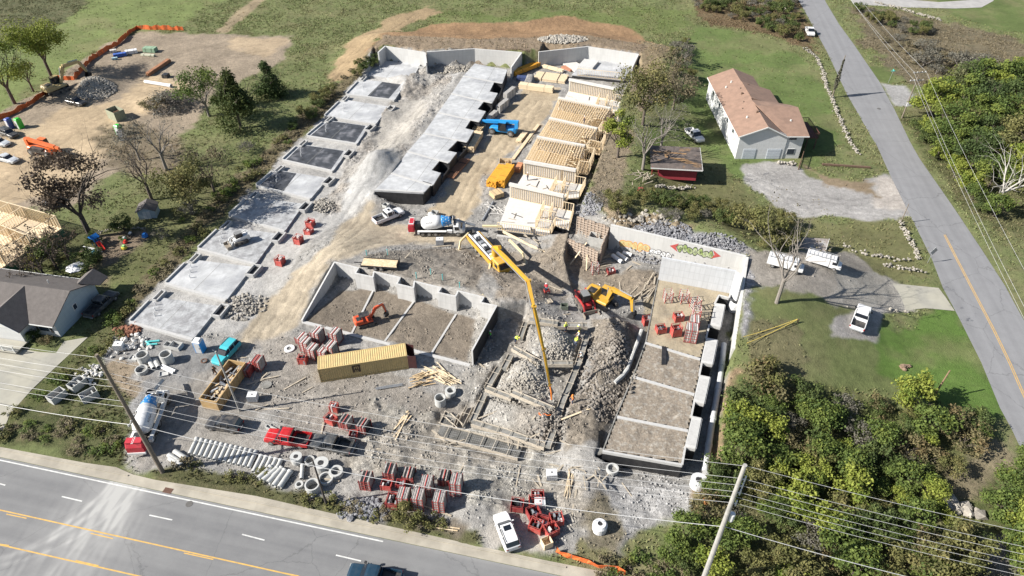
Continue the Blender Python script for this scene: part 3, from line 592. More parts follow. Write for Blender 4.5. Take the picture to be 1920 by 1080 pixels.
# main road: a grid so that the powder tracked out of the site can follow the wheel paths
def main_road():
 us = np.concatenate([np.arange(-160, -16, 4.), np.arange(-16, 34, .16), np.arange(34, 181, 4.)]); vs_ = np.concatenate([np.arange(-24, -17, 1.), np.arange(-17, .35, .16), [.35]])
 U, V = np.meshgrid(us, vs_); X = wl0.x + rdir.x * U + rnor.x * V; Y = wl0.y + rdir.y * U + rnor.y * V
 mouth = Vector(W2(240, 895)) - wl0; mu, mv = mouth.dot(rdir), mouth.dot(rnor)
 du = U - mu; dv = mv - V
 dust = np.zeros(U.shape)
 # wheel arcs turning left and right out of the gate, plus straight ones
 for R_, sgn, lat, st, wv in [(14, -1, 0, .75, .35), (14, -1, 2.0, .7, .3), (19, -1, .8, .4, .5), (24, -1, 3.0, .35, .6), (17, -1, -1.4, .5, .3), (60, -1, .8, .55, .3), (60, -1, 2.7, .5, .3), (22, 1, -1, .45, .5), (30, 1, 1.1, .4, .5), (70, 1, .2, .5, .4), (70, 1, 1.9, .4, .5), (45, 1, 3, .25, .5), (200, 1, -.3, .35, .5)]:
  cx = sgn * R_ + lat; rr = np.hypot(du - cx, dv); m = np.abs(rr - R_); fade = np.exp(-np.maximum(np.hypot(du - lat, dv) - 4, 0) / 8.)
  side = (np.sign(du - cx) == -sgn) | (dv < 2)
  dust = np.maximum(dust, st * np.exp(-(m / wv) ** 2) * fade * side)
 veil = .38 * np.exp(-((du - .5) / (3.0 + dv * .32)) ** 2) * np.exp(-np.maximum(dv - 6, 0) / 7)
 st = .35 + .9 * vnoise(U * 2.2 + V * .4, V * .3, 1, 5)
 dust = np.clip((dust * 1.25 + veil * 1.5) * st * (.6 + .8 * fbm(X, Y, 1.3, 4, 7)), 0, .85)
 edge = .45 * np.exp(-np.maximum(.35 - V, 0) / .5) * fbm(X, Y, 3, 4, 17); dust = np.maximum(dust, edge)
 ny, nx = U.shape; idx = np.arange(ny * nx).reshape(ny, nx); q = np.stack([idx[:-1, :-1], idx[:-1, 1:], idx[1:, 1:], idx[1:, :-1]], -1).reshape(-1, 4)
 me = bpy.data.meshes.new('main_road'); me.from_pydata(np.stack([X, Y, np.full(X.shape, .012)], -1).reshape(-1, 3).tolist(), [], q.tolist())
 a = me.attributes.new('dust', 'FLOAT', 'POINT'); a.data.foreach_set('value', dust.ravel().astype(np.float32)); me.materials.append(MR)
 o = bpy.data.objects.new('main_road', me); COL.objects.link(o); struct(o)
main_road()
sheet('side_road', SIDE, .012, road_mat('asphalt_side', (.16, .16, .165), (.20, .20, .205), R(-99)))
C_WALK = mat('dusty_pavement', (.33, .30, .245), .9, var=.12, scale=.6, col2=(.27, .245, .20), thr=(.42, .62))
sheet('pavement', WALK, .017, C_WALK)
C_DRIVE = mat('drive_concrete', (.30, .285, .235), .85, var=.1, scale=.4, col2=(.26, .25, .215), thr=(.45, .6))
sheet('driveway', DRIVE1, .02, C_DRIVE); sheet('driveway', DRIVE2, .024, C_DRIVE)
sheet('gravel_lane', PW(VALLEY), .02, mat('pale_gravel', (.30, .29, .28), .9, var=.15, scale=.5))
# kerb line and painted marks: thin sheets
PW_ = mat('road_paint_white', (.52, .52, .50), .7, var=.15, scale=2, dust=.3, dcol=(.2, .2, .2)); PY_ = mat('road_paint_yellow', (.52, .31, .07), .7, var=.15, scale=2, dust=.35, dcol=(.22, .18, .13))
def stripe(mb, pts, wd, z):
 for a, b in zip(pts, pts[1:]):
  a, b = Vector(a), Vector(b); n = (b - a).normalized(); n = Vector((-n.y, n.x)) * wd / 2
  mb.add([(*(a - n), z), (*(b - n), z), (*(b + n), z), (*(a + n), z)], [(0, 1, 2, 3)])
mb = MB()
stripe(mb, [rp(-60, 0), rp(45.5, 0)], .16, .020)
for a, b in [((0, 907), (10, 910)), ((116, 931), (154, 940)), ((280, 966), (323, 975)), ((454, 1002), (496, 1013)), ((630, 1041), (677, 1052))]:
 stripe(mb, [W2(*a), W2(*b)], .15, .020)
struct(mb.build('road_marking', PW_))
mb = MB()
for a, b in [((-60, 943), (551, 1079)), ((-60, 1008), (250, 1078))]:
 A, B = Vector(W2(*a)), Vector(W2(*b)); d = (B - A).normalized(); stripe(mb, [A - d * 30, B + d * 90], .15, .020)
for a, b in [((12, 964), (50, 972)), ((170, 1000), (212, 1010)), ((345, 1037), (400, 1049)), ((-10, 1019), (17, 1023)), ((142, 1051), (185, 1061)), ((500, 1068), (560, 1080))]:
 stripe(mb, [W2(*a), W2(*b)], .12, .0205)
struct(mb.build('road_marking', PY_))
mb = MB()
yl = [(1771, 440), (1791, 480), (1822, 540), (1843, 580), (1865, 622), (1893, 680), (1917, 735), (1985, 880)]
yy = [Vector(p) for p in PW(yl)]
for off in (-.13, .13): stripe(mb, [(p + Vector((off, 0))).to_tuple() for p in yy], .11, .020)
struct(mb.build('road_marking', PY_))
# raised kerb between carriageway and pavement
mb = MB(); M_ = Matrix.Translation((wl0.x, wl0.y, 0)) @ Matrix.Rotation(RA, 4, 'Z')
for s0, s1 in [(-60, 12.2), (18.5, 66)]: mb.box(s0, s1, 1.35, 1.5, -.02, .12, M_)
struct(mb.build('kerb', C_WALK))
# iron grates in the gutter
for n_, (px, py, s_) in enumerate([(315, 920, .9), (1392, 2, .0)][:1]):
 mb = MB(); c = W(px, py); mb.box(-.55, .55, -.35, .35, -.01, .035)
 for k in range(6): mb.box(-.5 + k * .18, -.42 + k * .18, -.3, .3, .035, .05)
 o = mb.build('storm_grate', mat('rusty_iron', (.11, .055, .035), .8)); place(o, c, RA); tag(o, 'rusty storm drain grate in the dusty gutter of the main road', 'drain grate')
for px, py, lb in [(355, 945, 'round iron manhole cover in the near lane of the main road'), (1648, 204, 'round iron manhole cover in the narrow side road')]:
 mb = MB(); mb.lathe([(.42, 0), (.42, .022), (.36, .026), (.3, .022)], 20); o = mb.build('manhole_cover', mat('worn_iron', (.09, .085, .08), .7)); place(o, (*W2(px, py), .008)); tag(o, lb, 'manhole cover')
# ------------------------------------------------------------------ foundations, slabs, walls
def at_origin(pts):
 c = Vector((sum(p[0] for p in pts) / len(pts), sum(p[1] for p in pts) / len(pts), 0)); return c
def shrink(pts, d):
 c = at_origin(pts); out = []
 for p in pts:
  v = Vector((p[0] - c.x, p[1] - c.y)); L_ = v.length; v *= max(L_ - d, 0) / L_; out.append((c.x + v.x, c.y + v.y))
 return out
def lerp(a, b, t): return (a[0] + (b[0] - a[0]) * t, a[1] + (b[1] - a[1]) * t)
SL = [ # TL, TR, BR, BL, kind, label
 ((707, 112), (789, 120), (770, 152), (685, 140), 'p', 'clean pale slab farthest up the left row, right under the white retaining walls'),
 ((676, 149), (760, 157), (740, 187), (650, 176), 'm', 'pale slab with a near-black rectangle on its right half, second down the left row'),
 ((642, 186), (730, 200), (705, 232), (610, 217), 'p', 'all-pale slab between the half-black slab and the first fully black slab'),
 ((612, 225), (692, 236), (670, 269), (577, 254), 'd', 'upper of the two neighbouring fully black slabs in the left row'),
 ((562, 270), (652, 283), (625, 320), (531, 299), 'd', 'lower of the two neighbouring fully black slabs in the left row'),
 ((517, 318), (615, 334), (583, 372), (482, 347), 'l', 'slab black on its left part and pale on its right, beside the gravel heap lane'),
 ((468, 369), (570, 382), (535, 432), (431, 402), 'b', 'dusty slab with blue-white tree shadow stains, above the slab with the skid steer'),  # dusty slab, only random grey blotches
 ((416, 424), (520, 438), (480, 494), (373, 465), 'u', 'powdery slab on which the small white skid steer is parked'),
 ((357, 486), (474, 500), (425, 562), (312, 530), 'p', 'wide clean grey slab below the one with the skid steer'),
 ((290, 556), (412, 574), (363, 635), (245, 602), 'u', 'lowest slab of the left row, covered in grey slurry, by the pile of concrete rings')]
STUB = []
for i, (a, b, c, d, k, lb) in enumerate(SL):
 zt = .40
 q = [W2(*p, zt) for p in (a, b, c, d)]; o = at_origin(q); sink(q, -.1, zt)
 root = thing('foundation_slab', lb, 'slab', o, 0, 'ground slabs of the left row'); T = Matrix.Translation(-o)
 mb = MB(); mb.M = T; mb.prism(q, -.6, zt); mb.build('slab', C_DUSTY if k in 'ub' else C_SLAB, root)
 if k in 'dml':
  r = {'d': [lerp(q[0], q[1], .03), lerp(q[0], q[1], .95), lerp(q[3], q[2], .97), lerp(q[3], q[2], .03)],
             'm': [lerp(q[0], q[1], .48), lerp(q[0], q[1], .93), lerp(q[3], q[2], .88), lerp(q[3], q[2], .42)],
             'l': [lerp(q[0], q[1], .03), lerp(q[0], q[1], .42), lerp(q[3], q[2], .5), lerp(q[3], q[2], .03)]}[k]
  cc = at_origin(r); r = [lerp(p, cc, .05) for p in r]
  mb = MB(); mb.M = T; mb.prism(r, zt + .001, zt + .012); mb.build('membrane', C_SLABD, root)
 mb = MB(); mb.M = T                                # raised edges: left stem wall and the wall to the next unit
 wall_seg(mb, q[3], lerp(q[3], q[0], .8), .28, -.6, zt + .30, side=1); mb.build('stem_wall', C_CAP, root)
 mb = MB(); mb.M = T; wall_seg(mb, q[3], q[2], .42, -.6, zt + .10, side=-1); mb.build('party_wall', C_CAP, root)
 ew = (Vector(q[1]) - Vector(q[0])).normalized(); ns = (Vector(q[3]) - Vector(q[0])).normalized()
 mb = MB(); mb.M = T; md = (lerp(q[0], q[1], .5), lerp(q[3], q[2], .46)); wall_seg(mb, *md, .07, zt, zt + .004 if k not in 'dml' else zt + .016)
 mb.build('control_joint', C_FOOT, root)
 # little wells at the two upper corners, black inside
 for nm, base, u0, u1, v0, v1 in (('corner_well', q[1], .1, 1.5, -.3, 2.3), ('corner_well', q[0], .3, 1.1, -1.4, 1.0)):
  B = Vector(base); p = lambda u, v: (B + ew * u + ns * v).to_tuple()
  mb = MB(); mb.M = T; t = .2
  for s_, e_ in ((p(u0, v0), p(u1, v0)), (p(u1, v0), p(u1, v1)), (p(u1, v1), p(u0, v1)), (p(u0, v1), p(u0, v0))): wall_seg(mb, s_, e_, t, -.5, zt + .32)
  mb.mi(1).prism([p(u0 + .12, v0 + .12), p(u1 - .12, v0 + .12), p(u1 - .12, v1 - .12), p(u0 + .12, v1 - .12)], -.5, zt - .15)
  mb.build(nm, [C_CAP, C_BLACK], root)
 if k != 'b':
  for n in range(3):
   mb = MB(); mb.M = T; g = lerp(lerp(q[0], q[1], .12 + .06 * n), lerp(q[3], q[2], .14 + .06 * n), .3 + .18 * n); mb.tube((*g, zt), (*g, zt + .7), .07, n=6); mb.build('standpipe', PVCW, root)

# middle row: raised slabs with black outer walls
ML = [(890, 119), (869, 142), (847, 175), (822, 210), (795, 249), (765, 283), (735, 324), (702, 357)]
MRr = [(951, 131), (942, 156), (923, 193), (899, 228), (876, 266), (842, 305), (812, 347), (794, 362)]
ME = [(963, 118), (958, 146), (940, 173), (919, 209), (905, 238), (862, 287), (832, 322)]
mlab = ['slab against the white end wall, uppermost of the raised middle row', 'second raised slab down from the white end wall', 'raised slab beside the grey generator pallets, third from the end wall', 'raised slab in the very middle of the middle row',
  'raised slab beside the brown panel stack and blue telehandler', 'raised slab next to the flat bundle of brown joists', 'nearest raised slab of the middle row, its black corner facing the white pickup']
ZM = 2.6
for i in range(7):
 L0, L1 = W2(*ML[i], ZM), W2(*ML[i + 1], ZM); R0, R1 = W2(*MRr[i], ZM), W2(*MRr[i + 1], ZM)
 ew = (Vector(R0) - Vector(L0)).normalized(); ns = (Vector(L1) - Vector(L0)).normalized()
 Ls = (Vector(L1) - Vector(L0)).length; Bq = Vector(R0) - ew * (2.1 if i else -.2); E_ = Vector(R1) - ns * Ls * .52; C_ = E_ - ew * 2.1
 fp = [L0, Bq.to_tuple(), C_.to_tuple(), E_.to_tuple(), R1, L1] if i else [L0, R0, R1, L1]
 o = at_origin(fp); T = Matrix.Translation(-o); sink(fp, -.1, ZM)
 root = thing('foundation_slab', mlab[i], 'slab', o, 0, 'raised slabs of the middle row')
 mb = MB(); mb.M = T; mb.prism(shrink(fp, .03), -.4, ZM - .26); mb.build('basement_wall', C_BLACK, root)
 mb = MB(); mb.M = T; mb.prism(fp, ZM - .25, ZM); mb.build('slab', C_SLAB, root)
 mb = MB(); mb.M = T; wall_seg(mb, L1, R1, .4, ZM, ZM + .1, side=-1 if i < 6 else 1); mb.build('party_wall', C_CAP, root)
 mb = MB(); mb.M = T; wall_seg(mb, lerp(L0, R0, .62), lerp(L1, R1, .62), .07, ZM, ZM + .006); mb.build('control_joint', C_FOOT, root)
 if i:
  mb = MB(); mb.M = T
  for s_, e_ in ((Bq, Bq + ew * 2.0), (Bq + ew * 2.0, E_ + ns * .1)): wall_seg(mb, s_.to_tuple(), e_.to_tuple(), .2, -.4, ZM - 1.3)
  mb.build('entry_well', C_BLACK, root)
 if i == 6:
  for k in range(4):                            # stepped dampproofing sheets on the front face
   a, b_ = lerp(L1, R1, .1 + k * .22), lerp(L1, R1, .1 + (k + 1) * .22); mb = MB(); mb.M = T; wall_seg(mb, a, b_, .03, 0, ZM - .3 - .05 * k, side=-1); mb.build('membrane_sheet', C_BLACK, root)

# pit: basement walls with a zigzag back
ZP = 3.0
z_ = lambda *a: W2(*a, ZP)
segs = [(W2(566, 601, .4), z_(627, 491), .5, ZP), (z_(627, 491), z_(672, 502), ZP, ZP), (z_(672, 502), z_(666, 512), ZP, ZP), (z_(666, 512), z_(699, 519), ZP, ZP), (z_(699, 519), z_(701, 509), ZP, ZP),
  (z_(701, 509), z_(750, 520), ZP, ZP), (z_(750, 520), z_(744, 532), ZP, ZP), (z_(744, 532), z_(775, 539), ZP, ZP), (z_(775, 539), z_(777, 527), ZP, ZP), (z_(777, 527), z_(827, 539), ZP, ZP),
  (z_(827, 539), z_(821, 548), ZP, ZP), (z_(821, 548), z_(854, 555), ZP, ZP), (z_(854, 555), z_(859, 545), ZP, ZP), (z_(859, 545), z_(907, 557), ZP, ZP), (z_(907, 557), z_(901, 567), ZP, ZP), (z_(901, 567), z_(931, 573), ZP, ZP)]
allp = [s[0] for s in segs]; o = at_origin(allp); T = Matrix.Translation(-o)
root = thing('basement_foundation', 'open basement pit with tall zigzag white concrete back walls and dirt floor, mini excavator inside', 'foundation', o)
for i, (a, b, za, zb) in enumerate(segs):
 e = (Vector(b) - Vector(a)).normalized() * .1
 mb = MB(); mb.M = T; wall_seg(mb, (Vector(a) - e * (i % 2)).to_tuple(), (Vector(b) + e * (i % 2)).to_tuple(), .24 - .006 * (i % 2), -.2, za - .004 * (i % 2), zb - .004 * (i % 2)); mb.build('wall_panel', C_CONC, root)
a, b = z_(931, 573), W2(885, 657, ZP)
mb = MB(); mb.M = T; wall_seg(mb, a, b, .24, -.2, ZP); mb.build('wall_panel', C_CONC, root)
mb = MB(); mb.M = T; wall_seg(mb, a, b, .03, -.1, ZP - .15, side=1);
d = (Vector(b) - Vector(a)).normalized(); n = Vector((-d.y, d.x)) * .125; mb = MB(); mb.M = T; wall_seg(mb, (Vector(a) + n).to_tuple(), (Vector(b) + n).to_tuple(), .03, -.1, ZP - .06, side=1); mb.build('waterproofing', C_BLACK, root, label='black waterproofed outer face')
for ax, bx in (((568, 604), (889, 688)), ((776, 566), (722, 640)), ((855, 590), (808, 665)), ((700, 545), (660, 625))):
 mb = MB(); mb.M = T; A_, B_ = W2(*ax), W2(*bx); wall_seg(mb, A_, B_, .55 if ax[0] == 568 else .3, -.2, .13); mb.build('footing', C_CAP, root)

# right foundation, filled with gravel
ZR = 2.7
fpx = [(1130, 845), (1279, 871), (1285, 837), (1304, 841), (1315, 785), (1296, 781), (1302, 752), (1320, 757), (1331, 708), (1311, 704), (1316, 679), (1336, 683), (1345, 638), (1324, 634), (1330, 608), (1351, 613), (1359, 572), (1340, 569), (1348, 553), (1367, 558), (1370, 549), (1234, 521), (1211, 640), (1188, 702), (1155, 780)]
fp = [W2(*p, ZR) for p in fpx]; sink(fp, -.1, ZR - .12)
o = at_origin(fp); T = Matrix.Translation(-o)
root = thing('basement_foundation', 'long gravel-filled foundation with stepped white walls and black outer face beside the trench', 'foundation', o)
mb = MB(); mb.M = T; mb.prism(shrink(fp, .05), -.3, ZR - .42); mb.build('waterproofing', C_BLACK, root)
C_FILL = mat('brown_gravel_fill', (.205, .172, .135), .95, var=.3, scale=3.5, col2=(.26, .235, .20), thr=(.5, .62), bump=1.0, bscale=6)
C_FILL2 = mat('beige_dirt_fill', (.28, .235, .165), .95, var=.14, scale=3, col2=(.265, .225, .165), thr=(.5, .62), bump=.8, bscale=5)
nf = len(fp)
for i in range(nf):
 a, b = fp[i], fp[(i + 1) % nf]
 if i in (20,): continue
 lf = i > 20; mb = MB(); mb.M = T; wall_seg(mb, a, b, .26 - .004 * (i % 2) - .1 * lf, ZR - .42, ZR + .02 - .005 * (i % 2) - .1 * lf); mb.build('rim', C_FOOT if lf else C_CAP, root)
bays = [([(1234, 521), (1370, 549), (1367, 558), (1348, 553), (1340, 569), (1328, 608), (1324, 634), (1313, 672), (1211, 641)], C_FILL2), ([(1211, 643), (1313, 673), (1311, 704), (1302, 738), (1190, 705)], C_FILL), ([(1188, 707), (1301, 740), (1296, 781), (1290, 806), (1158, 780)], C_FILL), ([(1156, 782), (1289, 808), (1285, 837), (1279, 868), (1133, 844)], C_FILL)]
for pp, m in bays:
 c = PW(pp, ZR - .15); mb = MB(); mb.M = T
 # fine uneven surface inside the bay
 Pn = np.array(c); xs = np.arange(Pn[:, 0].min(), Pn[:, 0].max(), .3); ys = np.arange(Pn[:, 1].min(), Pn[:, 1].max(), .3); X, Y = np.meshgrid(xs, ys); sd = poly_sdf(X, Y, c)
 Z = ZR - .16 + (fbm(X, Y, 1.5, 4, 5) - .5) * .5 * sst(-sd / 1.0); idx = {}
 vs = []; fs = []
 def gv(j, i_):
  if (j, i_) not in idx: idx[(j, i_)] = len(vs); vs.append((X[j, i_], Y[j, i_], Z[j, i_]))
  return idx[(j, i_)]
 for j in range(len(ys) - 1):
  for i_ in range(len(xs) - 1):
   if max(sd[j, i_], sd[j + 1, i_ + 1], sd[j, i_ + 1], sd[j + 1, i_]) < .12: fs.append((gv(j, i_), gv(j, i_ + 1), gv(j + 1, i_ + 1), gv(j + 1, i_)))
 mb.add(vs, fs); mb.build('gravel_fill', m, root, smooth=True)
for a, b in (((1210, 642), (1313, 673)), ((1188, 706), (1302, 739)), ((1157, 781), (1290, 807))):
 mb = MB(); mb.M = T; wall_seg(mb, W2(*a, ZR), W2(*b, ZR), .42, ZR - .4, ZR - .04); mb.build('footing', C_CAP, root)
for q in ([(1297, 782), (1315, 785), (1304, 841), (1284, 837)], [(1311, 705), (1331, 708), (1320, 757), (1300, 752)], [(1324, 634), (1345, 638), (1336, 683), (1314, 679)], [(1340, 570), (1359, 572), (1351, 613), (1332, 608)]):
 c = PW(q, ZR + .1); mb = MB(); mb.M = T; mb.prism(c, ZR - .5, ZR + .1); mb.build('porch_slab', C_WHITE, root)
 mb = MB(); mb.M = T; cc = at_origin(c); mb.prism([lerp(p, cc, .16) for p in c], ZR + .101, ZR + .104); mb.build('porch_inset', C_CAP, root)
# white panel wall standing at its far end
PA, PB = W2(1234, 523, ZR), W2(1370, 549, ZR)
mb = MB(); mb.M = T; wall_seg(mb, PA, PB, .3, ZR - .5, 6.9, side=1); mb.build('end_wall', C_PANEL, root, label='tall white panelled end wall')
mb = MB(); mb.M = T; wall_seg(mb, PB, (PB[0] + .7, PB[1] - 1.3), .28, ZR - .5, 6.89); mb.build('end_wall_return', C_PANEL, root)
mb = MB(); mb.M = T; c = [W2(1241, 650, ZR), W2(1249, 650, ZR), W2(1249, 684, ZR), W2(1240, 684, ZR)]
mb.prism(c, ZR - .1, ZR + .05); mb.M = Matrix.Translation(-at_origin(c)); mb = MB(); mb.M = Matrix.Translation(-at_origin(c)); mb.prism(c, -.03, .04); ob = mb.build('black_strip', C_BLACK); ob.location = at_origin(c); ob.location.z = ZR + .03; tag(ob, 'black rectangular strip of mat lying on the gravel fill', 'mat')  # thin flat black strip on top of the fill

# graffiti retaining wall with its return along the trench
GA, GB, GC_ = Vector(W2(1145, 422, 5)), Vector(W2(1399, 481, 5)), Vector(W2(1373, 653, 3.2))
o = Vector((*((GA + GB) / 2), 0)); T = Matrix.Translation(-o)
root = thing('retaining_wall', 'long tall white retaining wall with yellow, white and green graffiti', 'retaining wall', o)
mb = MB(); mb.M = T; wall_seg(mb, GA, GB, .4, -.3, 5, side=1); mb.build('wall_panel', C_WHITE, root)
mb = MB(); mb.M = T; d_ = (GC_ - GB).normalized(); wall_seg(mb, GB - d_ * .0, GC_, .4, -.3, 4.99, 3.2, side=1); mb.build('return_wall', C_WHITE, root)
gd = (GB - GA).normalized(); gn = Vector((gd.y, -gd.x))
def on_wall(px, py):
 # intersection of the sight line with the wall face -> (u along, height)
 r_ = ray(px, py); den = r_[0] * gn.x + r_[1] * gn.y; t = (GA.x * gn.x + GA.y * gn.y) / den
 p = Vector((r_[0] * t, r_[1] * t)); return (p - GA).dot(gd), CAMH + r_[2] * t
GY = mat('spray_yellow', (.5, .42, .2), .7, var=.15, scale=2); GG = mat('spray_green', (.22, .29, .09), .7, var=.25, scale=3, col2=(.40, .44, .28)); GR = mat('spray_red', (.40, .07, .06), .7); GK = mat('spray_black', (.05, .05, .05), .7); GW = mat('spray_white', (.6, .6, .6), .7, var=.03); GO = mat('spray_orange', (.55, .25, .08), .7)
def blob(mb, cu, cv, ru, rv, off, seed, n=18, wob=.18):
 rd = random.Random(seed); ph = rd.random() * 6; k_ = rd.choice((2, 3))
 pts = []
 for k in range(n):
  a = 2 * PI * k / n; r_ = 1 + wob * math.sin(k_ * a + ph)
  u, v = cu + ru * r_ * math.cos(a), cv + rv * r_ * math.sin(a); q = GA + gd * u + gn * off; pts.append((q.x, q.y, v))
 mb.add(pts, [tuple(range(n))])
def graf(px0, py0, px1, py1, nl, fill, edge, rv, rid, nm, inner=None):
 (u0, v0), (u1, v1) = on_wall(px0, py0), on_wall(px1, py1)
 mb = MB(); mb.M = T
 for layer, (m_, gr, of) in enumerate(((1, 1.0, .012), (0, .80, .018))):
  mb.mi(m_)
  for k in range(nl):
   t = (k + .5) / nl; blob(mb, u0 + (u1 - u0) * t, v0 + (v1 - v0) * t + .12 * math.sin(k * 2.1), abs(u1 - u0) / nl * .62 * gr, rv * gr, of + .002 * (k % 2), rid + k)
 mb.mi(1)
 for k in range(nl):                              # the inner strokes of each letter
  t = (k + .5) / nl; u = u0 + (u1 - u0) * t; v = v0 + (v1 - v0) * t; dw = abs(u1 - u0) / nl
  for (a0, b0, a1, b1) in (((-.2, -.5, .15, .35), (.1, -.45, .3, .1)), ((-.15, .4, .1, -.4), (.0, .0, .25, .3)), ((-.1, -.3, -.1, .45), (.12, -.4, .12, .2)))[k % 3]:
   p = GA + gd * (u + a0 * dw) + gn * .03; q = GA + gd * (u + a1 * dw) + gn * .03; mb.beam((p.x, p.y, v + b0 * rv), (q.x, q.y, v + b1 * rv), .07, .01, up=(gn.x, gn.y, 0))
 mb.build(nm, [fill, edge], root)
graf(1163, 455, 1217, 467, 5, GY, GO, .85, 3, 'graffiti_lettering')
graf(1219, 470, 1258, 480, 4, GW, GK, .6, 13, 'graffiti_lettering')
graf(1270, 464, 1337, 479, 7, GG, GK, .8, 23, 'graffiti_lettering')
mb = MB(); mb.M = T
for (cx, cy), s_ in (((1266, 463), -1), ((1341, 478), 1)):
 u, v = on_wall(cx, cy); pts = [(u + s_ * .9, v), (u - s_ * .5, v + .85), (u - s_ * .1, v), (u - s_ * .5, v - .85)]
 mb.add([(*(GA + gd * a + gn * .025), b) for a, b in pts], [(0, 1, 2, 3)])
mb.build('graffiti_arrow', GR, root)

# retaining walls closing the far end of the two rows
for pts, lb in (([(709, 98), (722, 86), (797, 98), (799, 110)], 'short white retaining wall at the head of the left slab row'), ([(800, 97), (890, 91), (978, 98), (958, 118)], 'white retaining wall at the head of the middle slab row'),
    ([(1010, 97), (1103, 87), (1197, 101), (1186, 118)], 'white retaining wall behind the orange trusses and far slab')):
 q = PW(pts, 4); o = at_origin(q); T = Matrix.Translation(-o); root = thing('retaining_wall', lb, 'retaining wall', o, 0)
 for i, (a, b) in enumerate(zip(q, q[1:])):
  mb = MB(); mb.M = T; wall_seg(mb, a, b, .35 - .01 * i, -.2, 4 - .02 * i, (4 - .02 * i) if i < 2 else 2.9); mb.build('wall_panel', C_WHITE, root)

# ------------------------------------------------------------------ timber framed row
def studwall(mb, a, b, z0, h, sp=.42, th=.14, plate=.06, stud=.055):
 a, b = Vector(a[:2]), Vector(b[:2]); L_ = (b - a).length; d = (b - a) / L_
 A3 = lambda u, z: (a.x + d.x * u, a.y + d.y * u, z)
 mb.beam(A3(0, z0 + plate / 2), A3(L_, z0 + plate / 2), th, plate); mb.beam(A3(0, z0 + h - plate / 2), A3(L_, z0 + h - plate / 2), th, plate)
 n = max(2, int(L_ / sp))
 for k in range(n + 1):
  u = min(max(L_ * k / n, stud / 2), L_ - stud / 2); mb.beam(A3(u, z0 + plate), A3(u, z0 + h - plate), stud, th, up=(d.y, -d.x, 0))
TLp = [(1067, 147), (1047, 182), (1030, 220), (1007, 255), (982, 300), (955, 343), (932, 402)]
TRp = [(1157, 165), (1145, 202), (1120, 240), (1097, 272), (1080, 317), (1057, 365), (1032, 415)]
TZ, TF = 4.3, 1.15
tlab = ['farthest open framed unit with studs and a plywood floor, under the far white slab', 'joist-topped framed unit directly behind the green treetop', 'joist-topped framed unit in the middle of the row', 'joist-topped framed unit above the two open ones, by the wood crate',
  'open framed unit with white floor next to the yellow lumber stack', 'nearest open framed unit with white floor and low front studs']
kinds = 'ojjjoo'
